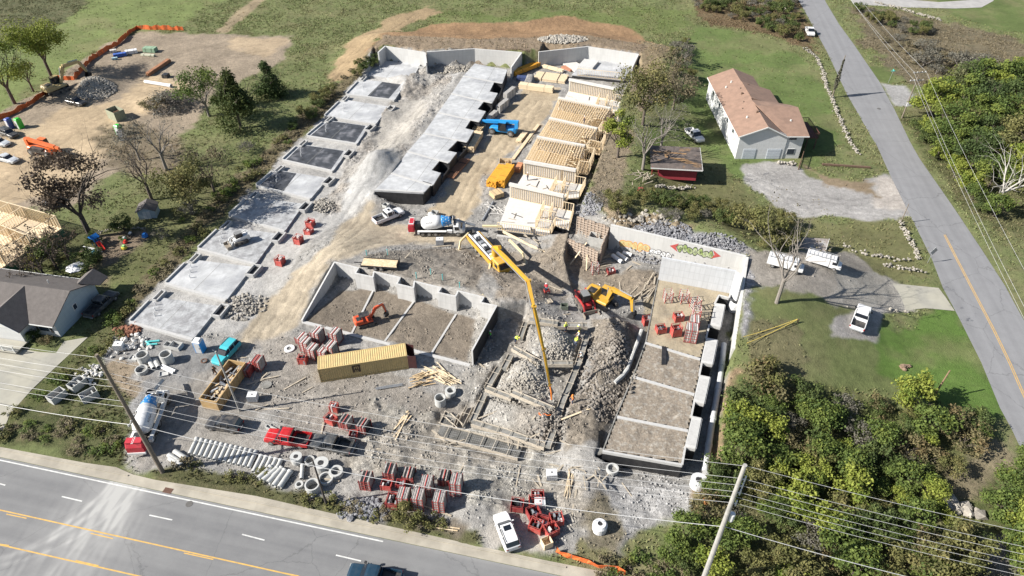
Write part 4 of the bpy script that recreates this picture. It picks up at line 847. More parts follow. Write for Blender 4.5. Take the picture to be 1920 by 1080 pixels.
for i in range(6):
 L0, L1, R0, R1 = W2(*TLp[i], TZ), W2(*TLp[i + 1], TZ), W2(*TRp[i], TZ), W2(*TRp[i + 1], TZ)
 e = (Vector(R0) - Vector(L0)).normalized(); s = (Vector(L1) - Vector(L0)); sl_ = s.length; s = s / sl_
 e1 = (Vector(R1) - Vector(L1)).normalized()
 B0 = Vector(R0) + e * 2.0; B1 = B0 + s * sl_ * .55; B2 = Vector(lerp(R0, R1, .6))
 fp_ = [L0, R0, B0.to_tuple(), B1.to_tuple(), B2.to_tuple(), R1, L1]; sink(fp_, -.1)
 o = at_origin(fp_); T = Matrix.Translation(-o)
 root = thing('framed_townhouse', tlab[i], 'framed house', o, 0, 'timber framed townhouses under construction')
 mb = MB(); mb.M = T; mb.prism(shrink(fp_, .04), -.3, TF - .2); mb.build('basement_wall', C_BLACK, root)
 mb = MB(); mb.M = T; mb.prism(fp_, TF - .2, TF); mb.build('floor_deck', WRAP if kinds[i] == 'o' else WOODO, root)
 # party wall
 h = TZ - TF
 mb = MB(); mb.M = T; studwall(mb, lerp(L0, R0, .02), lerp(L0, R0, .98), TF, h - .55, .42); mb.build('stud_wall', WOODP, root)
 mb = MB(); mb.M = T; n = Vector((-e.y, e.x)); wall_seg(mb, (Vector(L0) + n * .16).to_tuple(), (Vector(R0) + n * .16).to_tuple(), .12, TF, TZ - .02, side=1); mb.build('sheathing', WRAP, root)
 mb = MB(); mb.M = T; wall_seg(mb, L0, R0, .5, TZ - .55, TZ + (.02 if i else .0)); mb.build('wall_band', WRAP, root)
 # east side walls
 east = [(R0, B0), (B0, B1), (B1, B2), (B2, Vector(R1))]
 mb = MB(); mb.M = T
 for a, b in east: studwall(mb, a, b, TF, h - .3 if kinds[i] == 'j' else 1.7, .45)
 mb.build('stud_wall', WOODP, root)
 if kinds[i] == 'j':
  nj = int((Vector(R0) - Vector(L0)).length / .52)
  for k in range(nj):
   t = (k + .5) / nj; lim = 1.0 if t < .78 else .55
   a = Vector(lerp(L0, R0, t)); b = Vector(lerp(L1, R1, t)); b = a + (b - a) * (lim * .96); a = a + (b - a) * .04
   Lj = (b - a).length; d = (b - a) / Lj; P3 = lambda u, z: (a.x + d.x * u, a.y + d.y * u, z)
   mb = MB(); mb.M = T; mb.beam(P3(0, TZ - .08), P3(Lj, TZ - .08), .09, .05); mb.beam(P3(0, TZ - .48), P3(Lj, TZ - .48), .09, .05)
   nw = int(Lj / .75)
   for q in range(nw):
    u0, u1 = Lj * q / nw, Lj * (q + .5) / nw; u2 = Lj * (q + 1) / nw
    mb.beam(P3(u0, TZ - .46), P3(u1, TZ - .1), .09, .06); mb.beam(P3(u1, TZ - .1), P3(u2, TZ - .46), .09, .06)
   mb.build('floor_truss', WOOD, root)
  mb = MB(); mb.M = T; studwall(mb, lerp(L0, R0, .74), lerp(L1, R1, .74), TF, h - .6, .45); studwall(mb, L0, L1, TF, h - .6, .45); mb.build('stud_wall', WOOD, root)
  rd = random.Random(i)
  for k in range(9):
   p = Vector(lerp(lerp(L0, R0, .78 + .2 * rd.random()), lerp(L1, R1, .76 + .22 * rd.random()), .1 + .8 * rd.random())); a_ = rd.random() * 3.1; q = p + Vector((math.cos(a_), math.sin(a_))) * (1 + rd.random())
   mb = MB(); mb.M = T; mb.beam((p.x, p.y, TZ - .5 * rd.random()), (q.x, q.y, TZ - .2 - .6 * rd.random()), .1, .1); mb.build('brace', WOODP, root)
 else:
  rd = random.Random(i * 7 + 1)
  x0, x1 = .68, .98
  mb = MB(); mb.M = T
  g = lambda u, v: lerp(lerp(L0, R0, u), lerp(L1, R1, u), v)
  for a, b in ((g(.68, .12), g(.68, .8)), (g(.68, .45), g(.98, .45)), (g(.84, .12), g(.84, .45)), (g(.68, .8), g(.98, .82))): studwall(mb, a, b, TF, 1.9, .4)
  mb.build('partition', WOODP, root)
  for k in range(5):
   p = Vector(g(.1 + .5 * rd.random(), .25 + .5 * rd.random())); a_ = rd.random() * 3.1; q = p + Vector((math.cos(a_), math.sin(a_))) * (.8 + 1.6 * rd.random())
   mb = MB(); mb.M = T; mb.beam((p.x, p.y, TF + .06), (q.x, q.y, TF + .06), .1, .07); mb.build('loose_board', [WOODG, STEELD][k % 2], root)
 if i == 5:
  mb = MB(); mb.M = T; studwall(mb, L1, R1, TF, 1.5, .42); mb.build('stud_wall', WOODP, root)
  mb = MB(); mb.M = T; n1 = Vector((-e1.y, e1.x)); wall_seg(mb, (Vector(L1) - n1 * .5).to_tuple(), (Vector(R1) - n1 * .5).to_tuple(), .5, -.2, .28); mb.build('footing', C_CAP, root)
# far slab with rails
q = PW([(1103, 106), (1190, 122), (1170, 150), (1072, 140)], .9); o = at_origin(q); T = Matrix.Translation(-o); sink(q, -.1)
root = thing('foundation_slab', 'white slab at the far head of the timber row, in the angle of the retaining wall', 'slab', o)
mb = MB(); mb.M = T; mb.prism(q, .65, .9); mb.build('slab', C_SLAB, root); mb = MB(); mb.M = T; mb.prism(shrink(q, .1), -.2, .649); mb.build('basement_wall', C_BLACK, root)
mb = MB(); mb.M = T; studwall(mb, lerp(q[3], q[2], .1), q[2], .9, 1.8, .42); mb.build('stud_wall', WOODP, root)
mb = MB(); mb.M = T; c = lerp(q[3], q[0], .5); mb.prism([lerp(q[3], q[0], .35), lerp(lerp(q[3], q[0], .35), lerp(q[2], q[1], .35), .3), lerp(lerp(q[3], q[0], .75), lerp(q[2], q[1], .75), .3), lerp(q[3], q[0], .75)], .9, 1.5); mb.build('raised_step', C_WHITE, root)

# ------------------------------------------------------------------ footing forms
FORMB = mat('dusty_form_board', (.42, .37, .30), .85, var=.25, scale=4)
def carve(a, b, hw, dep):
 e = (b - a).xy; L_ = e.length; e /= L_; m = (GXX > min(a.x, b.x) - 3) & (GXX < max(a.x, b.x) + 3) & (GYY > min(a.y, b.y) - 3) & (GYY < max(a.y, b.y) + 3)
 u = np.clip((GXX[m] - a.x) * e.x + (GYY[m] - a.y) * e.y, 0, L_); d = np.hypot(GXX[m] - a.x - u * e.x, GYY[m] - a.y - u * e.y); k = sst((hw + .5 - d) / .5); gh[m] = gh[m] * (1 - k) + np.minimum(gh[m], min(a.z, b.z) - dep) * k
def footing(pts, wd, label, cat='footing form', rebar=False, conc=True, cross=2.2, z=.0):
 q = [P(*p) for p in pts]; o = at_origin(q); T = Matrix.Translation(-o)
 root = thing('footing_form', label, cat, o, 0, 'board forms of the footing trenches')
 for a, b in zip(q, q[1:]):
  d = (b - a); d.z = 0; Lq = d.length; d.normalize(); n = Vector((-d.y, d.x, 0)); z0 = max(a.z, b.z) + .02; carve(a, b, wd / 2 + .25, .42)
  for sg in (-1, 1):
   mb = MB(); mb.M = T; mb.beam((a + n * sg * wd / 2 - d * .05).to_tuple()[:2] + (z0 - .02,), (b + n * sg * wd / 2).to_tuple()[:2] + (z0 - .02,), .06, .6); mb.build('form_board', FORMB, root)
  if conc or rebar:
   mb = MB(); mb.M = T; wall_seg(mb, (a + d * .05).to_tuple(), (b - d * .05).to_tuple(), wd - .08, z0 - .5, z0 + (.10 if conc else .03)); mb.build('wet_concrete' if conc else 'trench_floor', C_FOOT, root)
  k = cross * .6
  while k < Lq:
   m_ = a + d * k; mb = MB(); mb.M = T; mb.beam((m_ - n * (wd / 2 + .15)).to_tuple()[:2] + (z0 + .36,), (m_ + n * (wd / 2 + .15)).to_tuple()[:2] + (z0 + .31,), .07, .04); mb.build('cross_tie', FORMB, root); k += cross
  if rebar:
   mb = MB(); mb.M = T; k = .15
   while k < Lq: m_ = a + d * k; mb.beam((m_ - n * wd * .46).to_tuple()[:2] + (z0 + .12,), (m_ + n * wd * .46).to_tuple()[:2] + (z0 + .12,), .025, .025); k += .25
   for j in range(6):
    of = (-.42 + .168 * j) * wd; mb.beam((a + n * of).to_tuple()[:2] + (z0 - .02,), (b + n * of).to_tuple()[:2] + (z0 + .15,), .025, .025)
   mb.build('rebar_mat', STEELD, root)
 return root
footing([(992, 600), (1046, 611), (1100, 624)], .9, 'freshly poured footing where three workers in yellow vests stand')
footing([(1100, 634), (1082, 690), (1053, 758), (1036, 812), (1026, 845)], .8, 'long board-lined footing along the right side of the footing grid')
footing([(962, 668), (1015, 682), (1073, 697)], .7, 'board form crossing under the middle of the pump boom')
footing([(912, 735), (960, 747), (1038, 769)], .7, 'board form crossing just below the pump boom tip')
footing([(986, 605), (976, 636)], .7, 'short form beside the crouching worker in a yellow vest')
footing([(958, 670), (945, 692)], .8, 'short form in the shadow of the pit wall')
footing([(936, 690), (914, 732)], .8, 'slanting form just below the pit wall corner')
footing([(908, 742), (886, 792)], .75, 'slanting form left of the lower rubble mound')
footing([(886, 795), (940, 809), (990, 826), (1022, 838)], .85, 'poured footing above the wide rebar trench')
footing([(880, 764), (862, 800), (840, 780), (831, 778)], .9, 'cluster of small boxed forms with reddish stones beside the rebar trench', conc=False)
footing([(822, 808), (860, 818), (910, 831), (975, 850)], 1.9, 'wide trench form with a dark rebar mat along the bottom', rebar=True, conc=False, cross=2.0)
footing([(848, 775), (836, 800)], 1.8, 'short rebar bay at the left end of the wide trench', rebar=True, conc=False, cross=1.4)
# ------------------------------------------------------------------ houses
SHB = mat('brown_shingles', (.235, .15, .11), .9, var=.1, scale=1.2, col2=(.205, .132, .097), thr=(.4, .65), bump=.4, bscale=9)
SHD = mat('dark_shingles', (.10, .088, .082), .9, var=.15, scale=1.5, bump=.4, bscale=9)
SIDW = panel_mat('white_siding', (.52, .525, .52), 30, .3, .86, streak=.05, mort=.03)
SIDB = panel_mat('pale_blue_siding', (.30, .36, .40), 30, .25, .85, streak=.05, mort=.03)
DOORW = mat('garage_door', (.42, .45, .48), .5, var=.05); HGL = mat('house_window', (.03, .04, .055), .1, var=.02)
TRIM = mat('white_trim', (.6, .6, .58), .6, var=.05)
DECK = mat('dark_red_deck', (.10, .04, .03), .8, var=.2); DECKB = mat('brown_deck', (.12, .075, .05), .85, var=.2)
def slab3(mb, pts, t=.14):
 """thin solid under a flat roof face"""
 n = len(pts); vs = [tuple(p) for p in pts] + [(p[0], p[1], p[2] - t) for p in pts]
 mb.add(vs, [tuple(range(n)), tuple(range(2 * n - 1, n - 1, -1))] + [(i, n + i, n + (i + 1) % n, (i + 1) % n) for i in range(n)])
def window(par, x0, x1, z0, z1, y, axis='x', dark=True, m=None):
 """framed window in the plane y (axis x) or x (axis y), standing proud of the wall"""
 f = MB(); p = MB(); s = -1 if y <= 0 else 1
 if axis == 'x': f.box(x0, x1, y - .04, y + .04, z0, z1); p.box(x0 + .08, x1 - .08, y - .06, y + .06, z0 + .08, z1 - .08)
 else: f.box(y - .04, y + .04, x0, x1, z0, z1); p.box(y - .06, y + .06, x0 + .08, x1 - .08, z0 + .08, z1 - .08)
 w_ = f.build('window', TRIM, par); p.build('pane', m or HGL, w_); return w_
def house_white():
 t = thing('brown_roofed_house', 'large white two-storey house with a brown stepped shingle roof', 'house', (45.72, 125.44, 0), R(0.1))
 mb = MB(); mb.box(0, 9.6, 0, 27.8, -.2, 5.3); mb.build('wall', SIDW, t)
 mb = MB(); mb.box(9.6, 13.0, .15, 12.6, -.2, 5.28); mb.build('wall', SIDW, t)
 mb = MB(); mb.box(9.6, 11.2, 12.6, 20.4, -.2, 5.25); mb.build('wall', SIDW, t)
 mb = MB(); mb.add([(0, 0, 5.3), (9.6, 0, 5.3), (5.0, 0, 7.25), (0, .2, 5.3), (9.6, .2, 5.3), (5.0, .2, 7.25)], [(0, 1, 2), (5, 4, 3), (0, 3, 4, 1), (1, 4, 5, 2), (2, 5, 3, 0)]); mb.build('gable', SIDW, t)
 mb = MB(); slab3(mb, [(-.5, -.5, 5.2), (5.0, -.5, 7.4), (5.0, 28.2, 7.4), (-.5, 28.2, 5.2)]); mb.build('roof_slope', SHB, t)
 mb = MB(); slab3(mb, [(5.0, 20.6, 7.4), (10.0, 20.6, 5.4), (10.0, 28.2, 5.4), (5.0, 28.2, 7.4)]); mb.build('roof_slope', SHB, t)
 mb = MB(); slab3(mb, [(5.0, 12.4, 7.55), (11.8, 12.4, 5.5), (11.8, 20.8, 5.5), (5.0, 20.8, 7.55)]); mb.build('roof_slope', SHB, t)
 mb = MB(); slab3(mb, [(5.0, -.5, 7.4), (9.4, -.5, 5.3), (5.0, 8.5, 7.4)]); slab3(mb, [(5.0, 8.5, 7.7), (9.4, -.45, 5.35), (13.7, -.45, 5.35), (13.7, 8.5, 7.3)]); mb.build('roof_slope', SHB, t)
 mb = MB(); slab3(mb, [(5.0, 8.5, 7.7), (13.7, 8.5, 7.3), (13.7, 12.7, 5.8), (5.0, 12.7, 7.2)]); mb.build('roof_slope', SHB, t)
 mb = MB(); mb.beam((-.5, -.52, 5.12), (5.0, -.52, 7.32), .08, .22); mb.beam((5.0, -.52, 7.32), (9.4, -.52, 5.22), .08, .22); mb.beam((9.4, -.5, 5.24), (13.7, -.5, 5.24), .08, .2); mb.beam((-.52, -.5, 5.12), (-.52, 28.2, 5.12), .1, .16); mb.build('fascia', TRIM, t)
 for x0, x1 in ((1.3, 3.9), (6.2, 9.0)):
  f = MB(); f.box(x0, x1, -.05, .05, 0, 2.3); d = f.build('garage_door', DOORW, t)
  for k in range(4): s = MB(); s.box(x0 + .06, x1 - .06, -.09, -.04, .08 + k * .56, .56 + k * .56); s.build('door_panel', DOORW, d)
 window(t, 10.2, 11.8, 1.0, 2.3, .12); window(t, 9.9, 11.6, 4.2, 4.9, .12)
 for y in (4, 9, 16, 22): window(t, y, y + 1.3, 3.4, 4.6, -.01, 'y')
 for x, y, k in ((6.3, 20, 0), (2.5, 5.5, 1), (1.8, 20.5, 1), (3.2, 22, 1), (2.6, 9.5, 2), (4.6, 6.2, 0), (3.9, 15.5, 0), (11, 4.0, 1), (3.4, 12, 2), (4.2, 18, 2)):
  zz = 5.2 + (x + .5) / 5.5 * 2.2 if x < 5 else (7.4 - (x - 5) * .4 if y > 8 else 5.35 + (y + .45) / 8.95 * 1.95)
  mb = MB(); r_ = (.22, .16, .09)[k]; mb.box(x - r_, x + r_, y - r_, y + r_, zz - .2, zz + (.35, .4, .25)[k], tx=.04, ty=.04); mb.build('roof_vent', [DECKB, TRIM, BLK][k], t)
 # deck on the right side and its stair
 d = thing('timber_deck', 'dark reddish raised deck on the shaded right side of the brown-roofed house', 'deck', (45.72 + 13.1, 125.44 + 4, 0), R(.1))
 mb = MB(); mb.box(0, 4.6, 0, 7, 2.5, 2.7); mb.build('platform', DECK, d)
 for a, b in (((0, 0), (4.6, 0)), ((4.6, 0), (4.6, 7)), ((0, 7), (4.6, 7))):
  mb = MB(); mb.beam((*a, 3.7), (*b, 3.7), .1, .08); n = int(math.hypot(b[0] - a[0], b[1] - a[1]) / .35)
  for k in range(n + 1): p = lerp(a, b, k / n); mb.beam((*p, 2.7), (*p, 3.7), .06, .06)
  mb.build('railing', DECK, d)
 for x, y in ((.2, .2), (4.4, .2), (4.4, 6.8), (.2, 6.8)): mb = MB(); mb.box(x - .1, x + .1, y - .1, y + .1, -.1, 2.5); mb.build('post', DECKB, d)
 s = thing('slatted_fence', 'brown slatted screen fence at the front right corner of the brown-roofed house', 'fence', P(1497, 318))
 mb = MB(); Q = P(1510, 275) - P(1497, 318)
 for k in range(16): mb.box(-.05, .05, -.08, .08, -.1, 1.7, Matrix.Translation((Q.x * k / 15, Q.y * k / 15, 0)))
 mb.beam((0, 0, 1.5), (Q.x, Q.y, 1.5), .08, .1); mb.beam((0, 0, .3), (Q.x, Q.y, .3), .08, .1); mb.build('slat_panel', DECKB, s)
 for k in (0, 1): mb = MB(); mb.box(Q.x * k - .1, Q.x * k + .1, Q.y * k - .1, Q.y * k + .1, -.1, 2.0); mb.build('post', DECKB, s)
house_white()
def house_dark():
 c, a = (-66.67, 73.4, 0), R(79.3)
 t = thing('dark_roofed_house', 'white house with a dark grey gabled roof and pale blue side wall at the left', 'house', c, a)
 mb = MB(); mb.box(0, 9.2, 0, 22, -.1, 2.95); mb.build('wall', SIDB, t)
 mb = MB(); mb.add([(0, 0, 2.95), (9.2, 0, 2.95), (4.6, 0, 5.0), (0, .2, 2.95), (9.2, .2, 2.95), (4.6, .2, 5.0)], [(0, 2, 1), (5, 3, 4), (0, 1, 4, 3), (1, 2, 5, 4), (2, 0, 3, 5)]); mb.build('gable', SIDB, t)
 mb = MB(); mb.box(-.03, 0.0, 0, 22, 0, 2.9); mb.build('front_wall', SIDW, t)
 mb = MB(); slab3(mb, [(-.7, -.4, 2.75), (4.6, -.4, 5.2), (4.6, 22, 5.2), (-.7, 22, 2.75)][::-1]); mb.build('roof_slope', SHD, t)
 mb = MB(); slab3(mb, [(9.8, -.4, 2.75), (4.6, -.4, 5.2), (4.6, 22, 5.2), (9.8, 22, 2.75)]); mb.build('roof_slope', SHD, t)
 mb = MB(); mb.box(-2.2, 0, 4.0, 10.2, -.1, 2.95); mb.build('wall', SIDW, t)
 mb = MB(); slab3(mb, [(-2.7, 3.5, 2.8), (-2.7, 7.1, 5.15), (4.4, 7.1, 5.15), (-.7, 3.5, 2.8)][::-1]); mb.build('roof_slope', SHD, t)
 mb = MB(); slab3(mb, [(-2.7, 10.7, 2.8), (-2.7, 7.1, 5.15), (4.4, 7.1, 5.15), (-.7, 10.7, 2.8)]); mb.build('roof_slope', SHD, t)
 mb = MB(); mb.add([(-2.25, 4, 2.95), (-2.25, 10.2, 2.95), (-2.25, 7.1, 4.9)], [(0, 2, 1)]); mb.beam((-2.74, 3.5, 2.72), (-2.74, 7.1, 5.07), .06, .2); mb.beam((-2.74, 10.7, 2.72), (-2.74, 7.1, 5.07), .06, .2); mb.beam((-.74, -.4, 2.68), (-.74, 3.5, 2.68), .1, .14); mb.beam((9.84, -.4, 2.68), (9.84, 22, 2.68), .1, .14); mb.build('fascia', TRIM, t)
 # rear gable over the back door
 mb = MB(); slab3(mb, [(7.2, .6, 4.3), (10.9, .6, 4.3), (10.9, 2.6, 3.0), (8.8, 2.6, 3.0)]); slab3(mb, [(7.2, .6, 4.3), (10.9, .6, 4.3), (10.9, -1.4, 3.0), (8.8, -1.4, 3.0)][::-1]); mb.build('rear_gable_roof', SHD, t)
 window(t, 4.0, 4.8, 1.7, 2.7, -.01, 'y' if False else 'x')
 w_ = window(t, 1.2, 3.0, .9, 2.2, -.045, 'y')
 for y in (.75, 3.1): mb = MB(); mb.box(-.1, -.04, y, y + .35, .85, 2.25); mb.build('shutter', BLK, t)
 for x, y in ((6.5, 5), (6.0, 14)): mb = MB(); mb.tube((x, y, 4.0), (x, y, 4.9), .07); mb.build('vent_pipe', TRIM, t)
 mb = MB(); mb.box(-3.4, -.05, 4.2, 9.6, .5, .62) if False else mb.box(-4.6, -2.3, 3.6, 12.4, .4, .55); mb.build('porch_floor', C_DRIVE, t)
 for y in (3.8, 5.6, 7.6, 9.6): mb = MB(); mb.box(-4.5, -4.38, y, y + .12, .55, 1.6); mb.build('porch_post', TRIM, t)
 mb = MB(); mb.beam((-4.45, 3.8, 1.55), (-4.45, 9.7, 1.55), .07, .07); mb.beam((-4.45, 3.8, .8), (-4.45, 9.7, .8), .05, .05)
 for k in range(26): mb.beam((-4.45, 3.8 + k * .23, .8), (-4.45, 3.8 + k * .23, 1.55), .04, .04)
 mb.build('porch_railing', TRIM, t)
 mb = MB()
 for k in range(4): mb.box(-5.9 + k * .35, -4.6, 10, 11.6, .0, .12 + k * .12)
 mb.build('porch_steps', TRIM, t)
house_dark()
def shed_red():
 t = thing('red_shed', 'dark red shed with a patched brown and tan flat roof and a collapsed left side', 'shed', (26.97, 115.81, H(30, 118)), R(-6.5))
 mb = MB(); mb.box(1.2, 8.4, .25, 6.8, -.2, 2.5); mb.build('wall', mat('barn_red_wall', (.26, .028, .04), .7, var=.15, scale=3), t)
 mb = MB(); mb.box(8.4, 8.5, .3, 6.8, -.2, 2.4); mb.build('wall', C_BLACK, t)
 ROT = mat('weathered_shed_roof', (.10, .082, .073), .9, var=.3, scale=1.3, col2=(.17, .11, .065), thr=(.56, .66))
 mb = MB(); slab3(mb, [(-.5, -.6, 2.55), (9.2, -.6, 2.6), (9.3, 7.4, 3.1), (-.5, 7.2, 3.1)], .12); mb.build('roof', ROT, t)
 mb = MB(); slab3(mb, [(3.2, 3.2, 2.86), (6.0, 3.2, 2.87), (8.2, 1.6, 2.78), (6.4, 1.4, 2.765)], .02); slab3(mb, [(0, 5.2, 2.99), (6.5, 5.0, 2.99), (6.5, 4.6, 2.965), (0, 4.8, 2.965)], .02); slab3(mb, [(2.3, 4.6, 2.96), (2.9, 4.6, 2.96), (2.9, 3.2, 2.87), (2.3, 3.2, 2.87)], .02)
 mb.build('bare_roof_board', mat('bare_tan_board', (.28, .17, .085), .8, var=.2), t)
 mb = MB(); mb.beam((-.5, -.63, 2.48), (9.2, -.63, 2.53), .06, .2); mb.beam((9.24, -.6, 2.53), (9.34, 7.4, 3.03), .06, .2); mb.build('fascia', TRIM, t)
 for x, y in ((-.2, -.2), (.5, 3), (-.2, 6.6)): mb = MB(); mb.box(x, x + .15, y, y + .15, -.1, 2.6); mb.build('post', RED, t)
 mb = MB()
 for k in range(5): mb.beam((-.2, -.1, .4 + k * .45), (1.2, .25, .4 + k * .45), .05, .12)
 mb.build('loose_siding', mat('barn_red_wall', (.3, .03, .04)), t)
shed_red()
def stone(mb, c, r, rd, flat=.7):
 vs = []; Rm = Matrix.Rotation(rd.random() * 6.28, 3, 'Z') @ Matrix.Rotation(rd.uniform(-.6, .6), 3, 'X')
 for a in ((-.6, -.7, -.8), (.8, -.6, -.7), (.7, .8, -.8), (-.8, .6, -.7), (-.9, -.5, .3), (.3, -.95, .2), (.95, .2, .3), (.1, .9, .4), (-.4, -.2, .9), (.5, .1, .85)):
  k = .65 + .45 * rd.random(); v = Rm @ Vector((a[0] * r * k, a[1] * r * k, a[2] * r * flat * k)); vs.append((c[0] + v.x, c[1] + v.y, c[2] + v.z))
 mb.add(vs, [(3, 2, 1, 0), (0, 1, 5), (0, 5, 4), (0, 4, 3), (1, 2, 6), (1, 6, 5), (2, 3, 7), (2, 7, 6), (3, 4, 7), (4, 5, 8), (5, 9, 8), (5, 6, 9), (6, 7, 9), (7, 8, 9), (7, 4, 8)])
ROCKM = mat('field_stone', (.31, .285, .245), .9, var=.3, scale=1.6, col2=(.24, .22, .19), thr=(.45, .6))
ROCKG = mat('grey_quarry_stone', (.22, .22, .23), .9, var=.35, scale=1.6, col2=(.14, .14, .15), thr=(.45, .6))
def boards_pile(name, label, px, py, n, L_, m, seed, spread=1.5, ang=0, cat='lumber', lay=.1, w_=.14):
 rd = random.Random(seed); c = P(px, py); t = thing(name, label, cat, c)
 for k in range(n):
  a = ang + rd.gauss(0, .12 if spread < 3 else .5); x, y = rd.uniform(-spread, spread) * .6, rd.uniform(-spread, spread) * .5; z = .06 + lay * (k % 3); d = Vector((math.cos(a), math.sin(a))) * L_ * rd.uniform(.3, .5)
  mb = MB(); mb.beam((x - d.x, y - d.y, z), (x + d.x, y + d.y, z), w_, .06); mb.build('board', m, t)
 return t
boards_pile('debris_pile', 'broken boards and red scraps heaped at the open left side of the red shed', 1200, 335, 22, 2.4, WOODG, 3, 3.2, .8, 'debris', .2)
boards_pile('debris_pile', 'small red and tan panel scraps on the slope below the collapsed shed side', 1200, 360, 6, 1.6, RED, 4, 1.2, 1.2, 'debris', .2, .5)
def carport():
 Q = PW([(1428, 440), (1555, 448), (1548, 471), (1428, 466)], 2.6); o = at_origin(Q); T = Matrix.Translation(-o)
 t = thing('flat_roofed_carport', 'long low carport with a flat weathered grey roof above two parked white vehicles', 'carport', o)
 mb = MB(); mb.M = T; mb.prism(Q, 2.45, 2.6); mb.build('roof', mat('weathered_carport_roof', (.24, .21, .19), .9, var=.25, scale=1.5, col2=(.33, .32, .31), thr=(.5, .65)), t)
 mb = MB(); mb.M = T; wall_seg(mb, Q[1], Q[2], .06, 2.3, 2.66); mb.build('fascia', TRIM, t)
 for q in shrink(Q, .3) + [lerp(Q[0], Q[1], .5)]: mb = MB(); mb.M = T; mb.tube((*q, -.2), (*q, 2.45), .09); mb.build('post', WOODG, t)
carport()
def playhouse():
 A = P(262, 412); t = thing('garden_shed', 'small pale blue garden shed with a dark gable roof in the tree shade', 'shed', A, R(10))
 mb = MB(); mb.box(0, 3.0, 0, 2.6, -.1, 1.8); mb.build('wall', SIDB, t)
 mb = MB(); mb.add([(0, 0, 1.8), (3, 0, 1.8), (1.5, 0, 2.5), (0, 2.6, 1.8), (3, 2.6, 1.8), (1.5, 2.6, 2.5)], [(0, 1, 2), (5, 4, 3)]); mb.build('gable', SIDB, t)
 mb = MB(); slab3(mb, [(-.25, -.25, 1.7), (1.5, -.25, 2.6), (1.5, 2.85, 2.6), (-.25, 2.85, 1.7)]); slab3(mb, [(3.25, -.25, 1.7), (1.5, -.25, 2.6), (1.5, 2.85, 2.6), (3.25, 2.85, 1.7)][::-1]); mb.build('roof', SHD, t)
 for x in (.9, 1.55): mb = MB(); mb.box(x, x + .55, -.05, 0, .05, 1.6); mb.build('door', SIDW, t)
playhouse()
def frame_house():
 Z0, c = 1.6, (-91.41, 103.85, 0); t = thing('framed_house', 'unroofed timber house frame with stud walls and plywood floor, left edge of the photo', 'framed house', c, R(-21.2))
 GREEN = mat('green_sheathing', (.05, .16, .09), .7, var=.2)
 mb = MB(); mb.box(-6, 14, -15, 0, -.1, Z0 - .25); mb.build('foundation', GREEN, t)
 mb = MB(); mb.box(-6, 14, -15, 0, Z0 - .25, Z0); mb.build('floor_deck', WOODP, t)
 for a, b, h in (((-6, -.1), (14, -.1), 2.7), ((13.9, -.1), (13.9, -15), 2.7), ((3, -.2), (3, -5), 2.7), ((3, -5), (14, -6), 2.6), ((6, -.2), (6, -5), 2.6), ((9, -5.4), (9, -15), 2.6), ((-6, -9), (9, -9.5), 2.6), ((11.4, -6), (11.4, -11), 2.5), ((9, -11), (14, -11), 2.6)):
  mb = MB(); studwall(mb, a, b, Z0, h, .42, .14); mb.build('stud_wall', WOODP, t)
 rd = random.Random(5)
 for k in range(14):
  x, y, a_ = rd.uniform(-3, 12), rd.uniform(-13, -1), rd.random() * 3; mb = MB(); mb.beam((x, y, Z0 + .05), (x + math.cos(a_) * 2.4, y + math.sin(a_) * 2.4, Z0 + .05 + .5 * rd.random()), .1, .06); mb.build('loose_board', WOOD, t)
frame_house()

# ------------------------------------------------------------------ vehicles (x forward)
def ring8(x, hw, zb, zt, ch=.12, cb=.08):
 return [(x, -hw + cb, zb), (x, hw - cb, zb), (x, hw, zb + cb), (x, hw, zt - ch), (x, hw - ch, zt), (x, -hw + ch, zt), (x, -hw, zt - ch), (x, -hw, zb + cb)]
def wheels(t, xs, y, r, w_, double=()):
 for x in xs:
  for s in (-1, 1):
   mb = MB(); yy = s * y; prof = [(r * .55, -w_ / 2), (r * .9, -w_ / 2), (r, -w_ / 2 * .6), (r, w_ / 2 * .6), (r * .9, w_ / 2), (r * .55, w_ / 2)]
   M_ = Matrix.Translation((x, yy, r)) @ Matrix.Rotation(PI / 2, 4, 'X'); mb.lathe(prof, 16, M_); o = mb.build('wheel', RUBBER, t)
   mb = MB(); M2 = Matrix.Translation((x, yy + s * w_ * .42, r)) @ Matrix.Rotation(PI / 2, 4, 'X'); mb.lathe([(r * .56, -.05), (r * .56, .03), (r * .4, .045), (r * .15, .06)] if s < 0 else [(r * .15, -.06), (r * .4, -.045), (r * .56, -.03), (r * .56, .05)], 12, M2); mb.build('rim', RIM, o)
CARS = {
 'suv': dict(L=4.75, W=1.88, body=[(-1, .8, .45, 1.02), (-.97, .93, .3, 1.1), (-.7, 1, .26, 1.08), (.35, 1, .26, 1.04), (.75, .98, .26, .98), (.95, .88, .3, .86), (1, .7, .4, .72)], gh=[(-.96, .80, 1.06, 1.14), (-.82, .84, 1.06, 1.62), (.02, .86, 1.03, 1.68), (.2, .83, 1.03, 1.5), (.42, .82, 1.0, 1.06)], roof=[(-.84, .72, 1.6, 1.67), (-.7, .76, 1.6, 1.72), (-.05, .76, 1.62, 1.74), (.14, .70, 1.52, 1.62)], r=.36, wx=(-.6, .62)),
 'sedan': dict(L=4.7, W=1.82, body=[(-1, .78, .4, .92), (-.96, .92, .28, 1.0), (-.7, 1, .24, 1.0), (.3, 1, .24, .98), (.72, .97, .24, .9), (.95, .86, .28, .76), (1, .7, .36, .64)], gh=[(-.78, .76, .96, 1.0), (-.46, .80, .96, 1.38), (.02, .82, .95, 1.42), (.38, .8, .94, .98)], roof=[(-.48, .68, 1.34, 1.41), (-.35, .72, 1.36, 1.45), (-.03, .72, 1.38, 1.46), (.08, .66, 1.32, 1.38)], r=.33, wx=(-.58, .62)),
}
